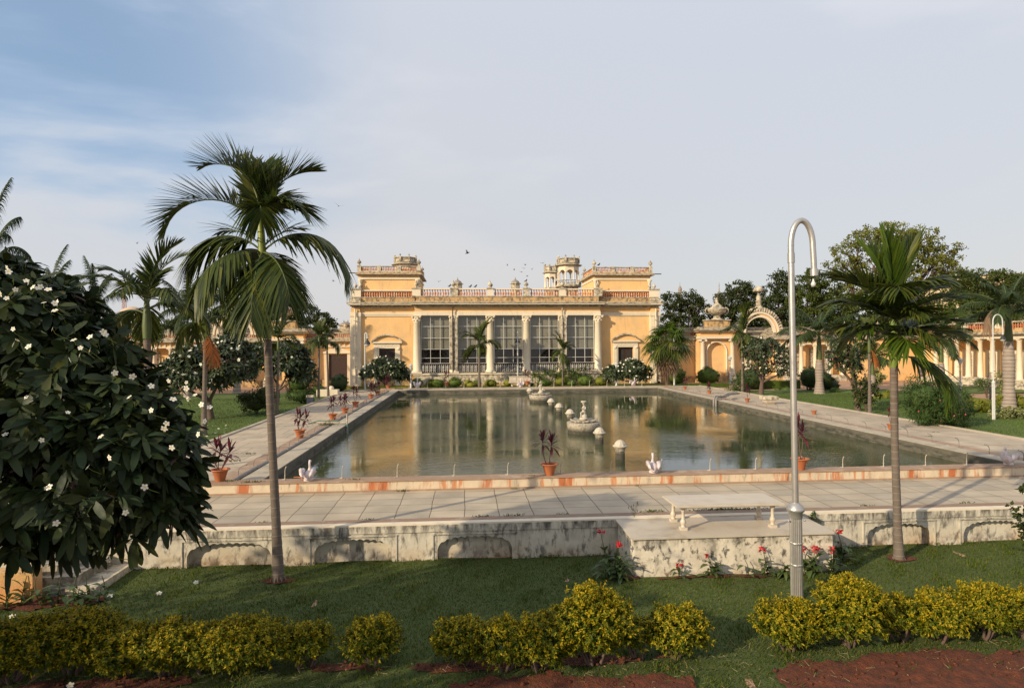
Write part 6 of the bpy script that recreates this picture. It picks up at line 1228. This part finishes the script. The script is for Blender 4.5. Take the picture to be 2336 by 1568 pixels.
P_(lambda b: b.box(v[0]-1.5, v[0]+.2, v[1]-.5, v[1]+.3, -.2, .42, 0), 'slab', [mt['cream']], sb); P_(lambda b: b.ell((v[0]-.4, v[1], .5), (.22, .22, .22), 0), 'knob', [mt['cream']], sb)
# ------------------------------------------------------------------ water spouts, pipes and hoses
SPG = 'thin metal water spouts on the pool kerb'
def spout_mesh(h, bend, dx, name='water_spout'):
    mb = MB(); mb.lathe((0, 0, 0), [(.025, 0), (.025, .02), (.014, .03), (.014, .09), (.018, .095), (.018, .115), (.011, .12)], 8, 0)
    mb.tube([(0, 0, .1), (0, 0, h*.6), (bend*.15, 0, h*.8), (bend*.5, 0, h*.93), (bend, 0, h)], .011, 6, 0); mb.ell((bend, 0, h), (.017, .017, .02), 0, 6, 5); mb.box(-.07, .0, -.015, .015, .0, .02, 0); return mb
spA = spout_mesh(.33, .03, 0).build('water_spout', mt['pipew'], None, False); spB = spout_mesh(.38, .20, 0).build('water_spout', mt['galv'], None, False)
tag(spA, '', None); first = {0: True, 1: True}
def spout(k, loc, label, rz, s=1.):
    src = (spA, spB)[k]
    if first[k]: o = src; first[k] = False
    else: o = src.copy(); COL.objects.link(o)
    o.location = [float(c) for c in loc]; o.rotation_euler[2] = rz; o.scale = (s, s, s); return tag(o, label, 'water spout', SPG)
rg = np.random.RandomState(3)
for i, qx in enumerate((668, 790, 910, 1036, 1157, 1279, 1396, 1516, 1634, 1747, 1859, 1967, 2071, 2182, 2290)):
    spout(0, (g(qx, 1080, .292)[0], 17.22+.02*(i % 2), .292), 'thin upright water spout on the near kerb, %s from the left' % ORD[i], rg.uniform(-.6, .6), rg.uniform(.92, 1.1))
for i in range(27):
    y = 18.2+i*1.28; spout(1, (PX0-.86, y, .12), 'bent water spout on the left kerb, %s from the near corner' % ORD[i], rg.uniform(-.5, .3), rg.uniform(.95, 1.15))
for i in range(27):
    y = 18.2+i*1.28; spout(1, (PX1+.86, y, .12), 'bent water spout on the right kerb, %s from the near corner' % ORD[i], math.pi+rg.uniform(-.4, .4), rg.uniform(.95, 1.15))
for i in range(14):
    x = PX0+.8+i*1.58; spout(0, (x, PY1+1.1, .262), 'upright water spout on the far kerb, %s from the left' % ORD[i], 0, 1.7)
def ptag(mb, name, m, label, cat, group=None): o = mb.build(name, mt[m]); return tag(o, label, cat, group)
mb = MB(); xs = PX0-.78; ys = np.linspace(17.4, 52.5, 60); mb.tube([(xs+.02*math.sin(y*1.3), y, .19+.012*math.sin(y*2.1)) for y in ys], .065, 10, 0)
for y in np.arange(19.5, 52, 3.3): mb.tube([(xs, y-.12, .19), (xs, y+.12, .19)], .085, 10, 0)
ptag(mb, 'supply_pipe', 'galv', 'long grey pipe lying along the left pool kerb', 'pipe')
mb = MB(); xs = PX1+.76; mb.tube([(xs+.02*math.sin(y*1.1), y, .16) for y in ys], .035, 8, 0)
for y in np.arange(18.6, 52, 2.6): mb.tube([(xs, y-.08, .16), (xs, y+.08, .16)], .055, 8, 0)
ptag(mb, 'supply_pipe', 'pipew', 'thin pale pipe lying along the right pool kerb', 'pipe')
for k, lb in ((0, 'thick grey pipe bending over the right kerb into the water'), (1, 'second pipe bending over the right kerb beside the thick one')):
    a = g(*A3(960, 1360), .30); c = g(*A3(672+30*k, 1405), .34); mb = MB(); y = c[1]; 
    mb.tube([(a[0], a[1]-.3*k, .36), (a[0]-.9, a[1]-.4*k-.5, .36), (PX1+1.0, y+.9-.3*k, .34), (PX1+.35, y+.45-.4*k, .40), (PX1+.02, y-.1-.35*k, .42), (PX1-.16, y-.3-.35*k, .3), (PX1-.18, y-.32-.35*k, -.3)], .065, 10, 0)
    ptag(mb, 'bent_pipe', 'galv', lb, 'pipe')
v = g(*A7(765, 1110), .25); mb = MB(); mb.tube([(PX0-1.7, v[1]+.25, .34), (PX0-.7, v[1]+.1, .33), (PX0+.02, v[1], .34)], .04, 8, 0); mb.tube([(PX0+.07, v[1], .75), (PX0+.07, v[1]-.02, -.3)], .035, 8, 0)
ptag(mb, 'tap_pipe', 'pipew', 'thin rusty pipe crossing the left kerb with an upright post in the water', 'pipe')
mb = MB(); mb.tube([(PX0-1.75, v[1]+.1, .30), (PX0-1.3, v[1]+.2, .42), (PX0-.5, v[1]+.2, .40), (PX0-.05, v[1]+.05, .33), (PX0+.16, v[1]-.25, .12), (PX0+.2, v[1]-.4, -.2)], .018, 8, 0); ptag(mb, 'garden_hose', 'hose', 'green hose hanging from the left kerb into the pool', 'hose')
pts = [g(*A7(x, y), .03) for x, y in ((830, 520), (930, 515), (1120, 532), (1300, 520), (1480, 485), (1600, 465))]
mb = MB(); mb.tube([p+(0, 0, .03) for p in pts]+[np.array((PX0-.3, PY1+1.0, .32)), np.array((PX0+.35, PY1+.3, .30)), np.array((PX0+.5, PY1-.2, -.2))], .03, 6, 0); ptag(mb, 'water_hose', 'dhose', 'dark hose lying across the far end of the left path', 'hose')
mb = MB(); v = at(668, 1090, 17.2); mb.tube([(v[0]+.02, 17.2, .36), (v[0]+.14, 17.18, .37), (v[0]+.24, 17.15, .355), (v[0]+.29, 17.08, .30)], .013, 8, 0); ptag(mb, 'copper_pipe', 'pot', 'short orange pipe bend beside the near left swan', 'pipe')
# ------------------------------------------------------------------ fountains in the pool
FX = 5.5
def cap_mesh():
    parts = []
    mb = MB(); mb.lathe((0, 0, -.15), [(.28, -.3), (.28, .0), (.28, .40), (.26, .41), (.26, .46), (.30, .50), (.30, .55), (.27, .57), (.31, .62), (.33, .68)], 24, 0); parts.append(('pedestal', mb, mt['stone']))
    mb = MB(); mb.lathe((0, 0, -.15), [(.33, .681), (.43, .76), (.44, .79), (.43, .82), (.36, .83)], 28, 0)
    n = 60; V = []; prof = [(.33, .83), (.315, .88), (.30, .93), (.26, 1.0), (.20, 1.07), (.13, 1.12), (.06, 1.15), (.0, 1.16)]
    for r, z in prof:
        for j in range(n): t = 2*math.pi*j/n; q = r*(1+.10*abs(math.cos(5*t)))*(1+.04*math.cos(15*t+z*20)); V.append((q*math.cos(t), q*math.sin(t), z-.15))
    mb.add(V, [(i*n+j, i*n+(j+1) % n, (i+1)*n+(j+1) % n, (i+1)*n+j) for i in range(len(prof)-1) for j in range(n)], 0, True); parts.append(('domed_lid', mb, mt['statue']))
    mb = MB(); mb.tube([(0, 0, .98), (0, 0, 1.07)], .02, 8, 0); parts.append(('nozzle', mb, mt['galv'])); return parts
fc = empty('fountain_jet', (FX, 21.6, 0), 'nearest domed fountain pedestal in the pool', 'fountain', 'domed fountain pedestals in the pool'); fc.scale = (.60,)*3; fc.location[2] = -.06
for n_, mb, m_ in cap_mesh():
    o = mb.build(n_, m_, None, False); o.parent = fc
for y, lb, dx, s in ((25.0, 'second domed fountain pedestal, in front of the near statue basin', 0, 1.), (32.4, 'domed fountain pedestal just behind the near statue basin', .05, 1.), (35.9, 'middle domed fountain pedestal between the two statues', 0, 1), (39.3, 'domed fountain pedestal in front of the far statue basin', 0, 1), (46.8, 'domed fountain pedestal directly behind the far statue basin', .3, .8), (49.0, 'farthest domed fountain pedestal, left of the far statue', -.35, 1.05)): dup(fc, (FX+dx, y, -.06), lb, y, .6*s)
def figure(o3, edges, verts, radii, name, mat, parent, sub=2):
    me = bpy.data.meshes.new(name); me.from_pydata([tuple(np.array(v)) for v in verts], edges, []); o = bpy.data.objects.new(name, me); COL.objects.link(o); o.parent = parent
    me.materials.append(mat); sk = o.modifiers.new('skin', 'SKIN'); sk.use_smooth_shade = True
    for i, r in enumerate(radii):
        d = me.skin_vertices[0].data[i]; d.radius = (r, r) if np.isscalar(r) else r; d.use_root = (i == 0)
    ss = o.modifiers.new('sub', 'SUBSURF'); ss.levels = sub; ss.render_levels = sub
    o.location = (0, 0, 0) if parent is not None and o3 is None else [float(c) for c in o3]; return o
def basin(y, label, R, kind, sc_):
    e = empty('fountain_statue', (FX if kind else FX-.05, y, -.15), label, 'fountain', 'statue fountains in the pool'); c = (e.location[0], y, -.15)
    P_(lambda b: b.lathe(c, [(R*1.0, -.3), (R*.985, .0), (R*.99, .36), (R*1.0, .38), (R*1.02, .55), (R*1.03, .78), (R*1.0, .80), (R*.5, .82), (0, .83)], 40, 0), 'basin', [mt['stone']], e)
    def f(b):
        n = 80; V = []; prof = [(.55, .80), (.72, .84), (.80, .97), (.76, .99), (.6, .93), (.0, .92)]
        for k, (r, z) in enumerate(prof):
            for j in range(n): t = 2*math.pi*j/n; w = .07*math.cos(9*t)*(1 if 0 < k < 4 else 0); V.append((c[0]+R*(r+w)*math.cos(t), c[1]+R*(r+w)*math.sin(t), c[2]+z+w*.5))
        b.add(V, [(i*n+j, i*n+(j+1) % n, (i+1)*n+(j+1) % n, (i+1)*n+j) for i in range(len(prof)-1) for j in range(n)], 0, True)
        for k in range(9): t = 2*math.pi*(k+.5)/9; b.ell((c[0]+R*.7*math.cos(t), c[1]+R*.7*math.sin(t), c[2]+.87), (.12, .12, .07), 0, 8, 5, .3, k)
    P_(f, 'scalloped_shell', [mt['stone']], e); e.scale = (sc_,)*3
    P_(lambda b: (b.ell((c[0], c[1], c[2]+1.05), (.34, .3, .16), 0, 12, 7, .35, 3), b.ell((c[0]+.05, c[1], c[2]+1.2), (.24, .22, .2), 0, 10, 7, .35, 5)), 'rock', [mt['statue']], e)
    if kind:
        z0 = 1.28
        V = [(.03, 0, z0+.28), (.06, 0, z0+.50), (.06, 0, z0+.66), (.04, -.01, z0+.76), (.02, -.03, z0+.88),
             (.09, .0, z0+.22), (.08, .04, z0+.05), (.05, .02, z0-.12), (.0, -.06, z0-.14),
             (-.06, -.03, z0+.26), (-.22, -.12, z0+.22), (-.2, -.12, z0+.02), (-.21, -.12, z0-.08), (-.31, -.16, z0-.1),
             (.16, -.01, z0+.62), (.13, -.14, z0+.50), (-.06, -.2, z0+.46), (-.05, -.02, z0+.62), (-.12, -.12, z0+.50), (-.10, -.2, z0+.60), (.0, -.24, z0+.50)]
        E_ = [(0, 1), (1, 2), (2, 3), (3, 4), (0, 5), (5, 6), (6, 7), (7, 8), (0, 9), (9, 10), (10, 11), (11, 12), (12, 13), (2, 14), (14, 15), (15, 16), (2, 17), (17, 18), (18, 19), (16, 20)]
        R_ = [.13, .12, .11, .045, .04, .085, .06, .045, .03, .085, .07, .05, .04, .025, .06, .048, .03, .06, .045, .03, .02]
        figure((0, 0, 0), E_, V, R_, 'child_figure', mt['statue'], e)
        def f(b):
            b.ell((c[0]+.01, c[1]-.05, c[2]+z0+.93), (.10, .11, .115), 0, 14, 10); b.ell((c[0]+.0, c[1]-.16, c[2]+z0+.90), (.02, .03, .025), 0, 6, 5)
            b.lathe((c[0]+.01, c[1]-.03, c[2]+z0+.98), [(.05, -.01), (.17, .0), (.20, .05), (.19, .1), (.1, .13), (0, .14)], 14, 0)
            for k in range(10): t = k*.628; b.ell((c[0]+.01+.16*math.cos(t), c[1]-.03+.16*math.sin(t), c[2]+z0+1.05), (.06, .06, .06), 0, 7, 5)
        P_(f, 'head_and_garland', [mt['statue']], e)
        P_(lambda b: b.tube([(c[0]+1.0, c[1]-.3, c[2]+.8), (c[0]+1.0, c[1]-.3, c[2]+1.12), (c[0]+.85, c[1]-.3, c[2]+1.12)], .025, 6, 0), 'water_pipe', [mt['galv']], e)
    else:
        z0 = 1.45
        V = [(0, 0, z0), (-.02, 0, z0+.25), (-.04, 0, z0+.42), (-.03, -.02, z0+.56), (-.02, -.03, z0+.68),
             (.06, 0, z0-.2), (.06, 0, z0-.5), (.07, -.05, z0-.58), (-.08, -.02, z0-.2), (-.12, -.05, z0-.45), (-.1, -.1, z0-.56),
             (.09, 0, z0+.38), (.16, -.04, z0+.55), (.10, -.04, z0+.78), (-.15, 0, z0+.37), (-.2, -.03, z0+.2), (-.14, -.1, z0+.05)]
        E_ = [(0, 1), (1, 2), (2, 3), (3, 4), (0, 5), (5, 6), (6, 7), (0, 8), (8, 9), (9, 10), (2, 11), (11, 12), (12, 13), (2, 14), (14, 15), (15, 16)]
        R_ = [.12, .10, .11, .04, .04, .09, .055, .04, .09, .055, .04, .06, .045, .03, .06, .045, .03]
        figure((0, 0, 0), E_, V, R_, 'child_figure', mt['statue'], e)
        P_(lambda b: (b.ell((c[0]-.02, c[1]-.05, c[2]+z0+.74), (.10, .11, .12), 0, 14, 10), b.tube([(c[0]+.1, c[1]-.04, c[2]+z0+.8), (c[0]+.02, c[1]-.04, c[2]+z0+1.0)], .035, 8, 0), b.ell((c[0]+.28, c[1], c[2]+z0-.05), (.12, .1, .14), 0, 10, 7, .3, 2), b.tube([(c[0]+.25, c[1], c[2]+z0-.15), (c[0]+.2, c[1], c[2]+z0-.5)], [.12, .08], 8, 0), b.tube([(c[0]+.32, c[1]-.02, c[2]+z0-.1), (c[0]+.52, c[1]-.05, c[2]+z0-.16)], .04, 7, 0)), 'head_and_fish', [mt['statue']], e)
    return e
basin(28.4, 'statue of a child with raised knee on the near round basin', 1.22, 1, .62)
basin(44.4, 'standing child statue on the farther round basin', 1.26, 0, .64)
# ------------------------------------------------------------------ birds
def bird_proto():
    e = empty('bird', (0, 0, 0), 'x', 'bird', 'birds in the air over the palace')
    mb = MB(); mb.tube([(-.17, 0, 0), (-.1, 0, .01), (0, 0, 0), (.09, 0, .01), (.14, 0, .02), (.19, 0, .01)], [.025, .035, .05, .035, .03, .006], 8, 0); mb.build('body', mt['black'], e, False)
    for s in (-1, 1):
        mb = MB(); mb.strips(np.array([[0, 0, .02], [.0, s*.2, .13]]), nrm(np.array([[-.05, s, .5], [-.3, s, .45]])), np.array([[1., 0, 0], [1, 0, 0]]), np.array([.24, .26]), np.array([.14, .11]), [(0, .9), (.6, 1), (1, .15)], 0, bend=.1); mb.build('wing', mt['black'], e, False)
    return e
bp = bird_proto(); used = False
for i, (qx, qy, Y, s, lb) in enumerate(((1066, 577, 42, 1.2, 'largest black bird flying above the palace'), (772, 470, 45, 1., 'small bird high in the sky right of the tall palm'), (760, 641, 70, 1., 'small bird left of the palace roof'), (1198, 604, 75, 1., 'upper bird of the flock left of the arched pavilion'), (1195, 612, 80, 1, 'second bird of the flock left of the arched pavilion'), (1172, 615, 80, 1, 'bird of the flock above the middle turret'), (1190, 620, 78, 1, 'third bird of the flock left of the arched pavilion'), (1213, 614, 80, 1, 'right bird of the flock left of the arched pavilion'), (1202, 630, 78, 1, 'lowest bird of the flock left of the arched pavilion'), (1238, 600, 75, 1, 'bird just left of the arched pavilion'), (1157, 605, 75, .9, 'bird left of the flock above the turret'), (1000, 662-20, 70, .9, 'bird above the roof balustrade on the left'), (312, 555, 90, 1, 'tiny bird above the left palms'), (806, 667, 60, 1, 'bird beside the left corner of the palace'))):
    v = at(qx, qy, Y)
    if not used: o = bp; used = True; o.location = v; o['label'] = lb; o.scale = (s,)*3
    else: o = dup(bp, v, lb, 0, s)
    o.scale = (s*.72,)*3; o.rotation_euler = (rad(20*math.sin(i*2.3)), rad(-15+10*math.sin(i)), i*1.9)
def crow(p, lb):
    mb = MB(); c = np.array(p, float); mb.tube([c+(-.2, 0, .1), c+(-.05, 0, .13), c+(.05, 0, .2), c+(.09, 0, .3), c+(.16, 0, .31)], [.02, .07, .075, .05, .01], 8, 0); mb.tube([c+(0, 0, 0), c+(0, 0, .1)], .012, 4, 0); o = mb.build('crow', mt['black'], None, False, loc=c); tag(o, lb, 'bird', 'crows perched on the roof line')
for A, x, y, Y, lb in ((A1, 1135, 428, 61.9, 'crow perched left of the first roof turret'), (A1, 1345, 433, 61.9, 'crow perched on the balustrade before the second finial'), (A1, 1397, 433, 61.9, 'crow perched in the middle of a roof balustrade bay'), (A1, 1557, 430, 61.9, 'crow perched right of the third finial'), (A2, 262, 378, 61.9, 'crow perched on top of the fourth finial'), (A2, 1000, 214, 62.8, 'crow perched on the right upper block')):
    crow(at(*A(x, y), Y), lb)
# ------------------------------------------------------------------ people far off
def person(p, h, label, shirt, trou, rz=0., sit=False):
    e = empty('person', p, label, 'person'); k = h/1.72; e.rotation_euler[2] = rz
    V = [(0, 0, .95), (0, 0, 1.2), (0, 0, 1.40), (0, 0, 1.5), (0, -.01, 1.58), (.09, 0, .88), (.10, -.02, .48), (.10, .02, .08), (.10, -.12, .03), (-.09, 0, .88), (-.10, .03, .48), (-.10, .08, .08), (-.10, -.04, .03), (.19, 0, 1.40), (.24, .02, 1.12), (.22, -.1, .9), (.22, -.14, .82), (-.19, 0, 1.40), (-.24, .02, 1.12), (-.22, -.08, .9), (-.22, -.12, .82)]
    E_ = [(0, 1), (1, 2), (2, 3), (3, 4), (0, 5), (5, 6), (6, 7), (7, 8), (0, 9), (9, 10), (10, 11), (11, 12), (2, 13), (13, 14), (14, 15), (15, 16), (2, 17), (17, 18), (18, 19), (19, 20)]
    R_ = [.15, .14, .15, .06, .055, .10, .07, .045, .04, .10, .07, .045, .04, .065, .045, .035, .03, .065, .045, .035, .03]
    o = figure((0, 0, 0), E_, [tuple(np.array(v)*k) for v in V], [r*k for r in R_], 'body', trou, e)
    mb = MB(); mb.lathe((0, 0, 0), [(.175*k, .84*k), (.185*k, .95*k), (.165*k, 1.15*k), (.20*k, 1.38*k), (.12*k, 1.47*k), (.07*k, 1.5*k)], 14, 0, sq=.72); mb.build('shirt', shirt, e, False)
    mb = MB(); mb.ell((0, -.01*k, 1.63*k), (.078*k, .095*k, .115*k), 0, 14, 10); mb.ell((0, -.10*k, 1.62*k), (.013*k, .02*k, .02*k), 0, 6, 5); [mb.ell((s*.08*k, 0, 1.63*k), (.012*k, .02*k, .03*k), 0, 6, 5) for s in (-1, 1)]; mb.build('head', M('brown skin', (.22, .11, .07), .6, .05), e, False)
    mb = MB(); mb.ell((0, .015*k, 1.665*k), (.088*k, .10*k, .10*k), 0, 14, 10); mb.build('hair', mt['black'], e, False); return e
person((at(1973, 880, 46)[0], 46, -.12), 1.7, 'person in an olive shirt standing behind the dark reddish shrub', M('olive shirt', (.16, .15, .05), .8), M('dark trousers', (.04, .035, .035), .8), .3)
person((at(2258.5, 906, 40)[0], 40, -.12), 1.15, 'person in dark clothes half hidden behind the white lamp post on the right', M('navy shirt', (.03, .035, .06), .8), M('dark cloth', (.03, .03, .03), .8), .8)
# ------------------------------------------------------------------ fallen blossoms, weeds
rg = np.random.RandomState(6)
for i, (qx, qy, lb) in enumerate(((447, 1327, 'fallen white blossom on the lawn nearest the tall palm'), (363, 1352, 'fallen white blossom in the middle of the shaded lawn'), (251, 1358, 'fallen white blossom left of the shaded lawn centre'), (28, 1404, 'fallen white blossom behind the leftmost hedge bush'), (160, 1562, 'fallen white blossom on the soil at the bottom edge'))):
    v = g(qx, qy, -.76); mb = MB(); flower(mb, v, nrm(np.array([.2, -.5, .8])), .05, 0, 1, rg); o = mb.build('fallen_blossom', [mt['petal'], mt['petalc']], None, False, loc=v); tag(o, lb, 'flower', 'fallen frangipani blossoms')
mb = MB()
for i in range(60):
    x = rg.normal(-13.3, 1.6); y = rg.uniform(22, 33); flower(mb, np.array([x, y, -.04]), nrm(np.array([rg.normal(0, .4), rg.normal(0, .4), 1])), .06, 0, 1, rg)
tag(mb.build('fallen_petals', [mt['petal'], mt['petalc']]), 'scattered fallen white petals on the left lawn', 'petals', kind='stuff')
mb = MB()
for (x, y, n, s) in ((4.8, 16.75, 10, .10), (-1.7, 16.78, 20, .14), (1.3, 16.74, 14, .1), (.35, 14.1, 50, .10), (1.1, 14.1, 40, .12), (2.2, 14.12, 30, .08), (4.35, 14.1, 60, .13), (5.9, 14.12, 160, .12), (6.6, 14.1, 120, .10), (-5.7, 17.0, 60, .10), (-6.4, 17.2, 40, .1), (-3.0, 17.05, 30, .08), (1.85, 17.05, 16, .1), (-7.4, 20.2, 50, .12), (-7.3, 21.5, 40, .14), (-6.4, 29, 90, .3), (19.5, 24.5, 30, .06), (20.6, 25.6, 30, .06), (-2.2, 14.15, 20, .07), (-4.5, 14.1, 25, .08), (12.2, 14.15, 25, .1), (9.6, 14.15, 25, .08), (-8.9, 20, 20, .06), (-9.2, 22, 20, .06)):
    P = np.stack([x+rg.normal(0, .05+n*.0018, n), y+rg.normal(0, .03, n), np.full(n, .29 if (17.0 <= y <= 17.3 or (-7.5 < x < -5.65 and y > 17)) else .0)], 1); D = nrm(np.stack([rg.normal(0, .5, n), rg.normal(0, .5, n), np.ones(n)], 1)); mb.strips(P, D, perp(D, rg), rg.uniform(.4, 1, n)*s, .016, [(0, .6), (.5, 1), (1, .1)], 0, bend=.3)
for x in np.arange(-7.5, 17, .11):
    if rg.rand() < .5 and not 3.3 < x < 7.7: n = 6; P = np.stack([x+rg.normal(0, .05, n), np.full(n, 13.6), np.full(n, -.79)], 1); D = nrm(np.stack([rg.normal(0, .3, n), rg.normal(0, .2, n)-.2, np.ones(n)], 1)); mb.strips(P, D, perp(D, rg), rg.uniform(.05, .13, n), .012, [(0, .8), (.5, 1), (1, .1)], 0, bend=.3)
tag(mb.build('weeds', mt['grass']), 'small weeds growing in the joints of the path and kerbs', 'weeds', kind='stuff')
def seedgrass():
    mb = MB(); v = g(1447, 1180, .0); 
    for k in range(9): a = rg.uniform(0, 6.28); t = v+np.array([.14*math.cos(a), .05*math.sin(a), rg.uniform(.16, .38)]); mb.tube(curve(v+rg.normal(size=3)*(.02, .02, 0), t, .05, 4), .002, 3, 0); mb.ell(t, (.011, .011, .03), 1, 6, 5)
    o = mb.build('seed_grass', [mt['grass'], mt['bark']], None, False, loc=v); tag(o, 'wispy weed with brown seed heads at the path edge left of the bench', 'weed')
seedgrass()
mb = MB(); foliage(mb, [(np.array((7.95, 13.55, -.15)), (.16, .08, .2))], 2, 16, .06, .07, .03, 0, 9, .2); tag(mb.build('wall_plant', mt['canna'], None, False, loc=(7.95, 13.55, -.15)), 'small leafy weed growing from the wall right of the platform', 'weed')
# posts and small blue box on the left lawn
v = g(*A7(275, 745), -.1); mb = MB(); mb.box(v[0]-.22, v[0]+.22, v[1]-.15, v[1]+.15, -.15, .4, 0); mb.box(v[0]-.25, v[0]+.25, v[1]-.18, v[1]+.18, .401, .55, 1)
tag(mb.build('bin', [M('dark blue metal', (.03, .04, .08), .5), mt['cream_dirty']]), 'small dark box with a pale lid at the left lawn edge', 'box')

# leaf litter and dry straw in the foreground
rg = np.random.RandomState(12); n = 1500; x = rg.uniform(-7, 11, n); y = rg.uniform(8.1, 12.8, n)**1.0; keep = (rg.rand(n) < np.where(y < 9.9, 1, .12)) & ~((x > 3.3) & (x < 7.7) & (y > 12.1)); x = x[keep]; y = y[keep]; n = len(x)
D = rdir(rg, n); D[:, 2] *= .25; D = nrm(D); mb = MB(); mb.strips(np.stack([x, y, np.full(n, -.745)], 1), D, perp(D, rg), rg.uniform(.02, .06, n), rg.uniform(.006, .02, n), [(0, .3), (.5, 1), (1, .1)], 0, bend=.2)
n = 700; x = rg.uniform(-7, 11, n); y = rg.uniform(8.1, 9.3, n); D = rdir(rg, n); D[:, 2] = abs(D[:, 2])*.5; D = nrm(D); mb.strips(np.stack([x, y, np.full(n, -.76)], 1), D, perp(D, rg), rg.uniform(.05, .13, n), .004, [(0, 1), (1, .4)], 1, bend=.2)
tag(mb.build('leaf_litter', [M('dry leaves', (.2, .1, .04), .9, .2, 5, island=[(.22, .10, .03), (.12, .06, .025), (.34, .22, .08)]), M('dry straw', (.42, .33, .18), .9)]), 'dry fallen leaves and straw scattered below the hedge bushes', 'leaf litter', kind='stuff')
n = 2600; x = rg.uniform(-7, 11, n); y = rg.uniform(8.1, 9.6, n); k = patches(x, y); x = x[k]; y = y[k]; cl = (np.sin(x*5+1)*np.sin(y*9)+np.sin(x*13)*.5) > .45; x = x[cl]; y = y[cl]; n = len(x)
D = nrm(np.stack([rg.normal(0, .5, n), rg.normal(0, .5, n), np.ones(n)], 1)); mb = MB(); mb.strips(np.stack([x, y, np.full(n, -.78)], 1), D, perp(D, rg), rg.uniform(.04, .11, n), .009, [(0, .8), (.5, 1), (1, .1)], 0, bend=.3)
tag(mb.build('weeds', mt['grass']), 'sparse weeds sprouting on the red soil beds', 'weeds', kind='stuff')
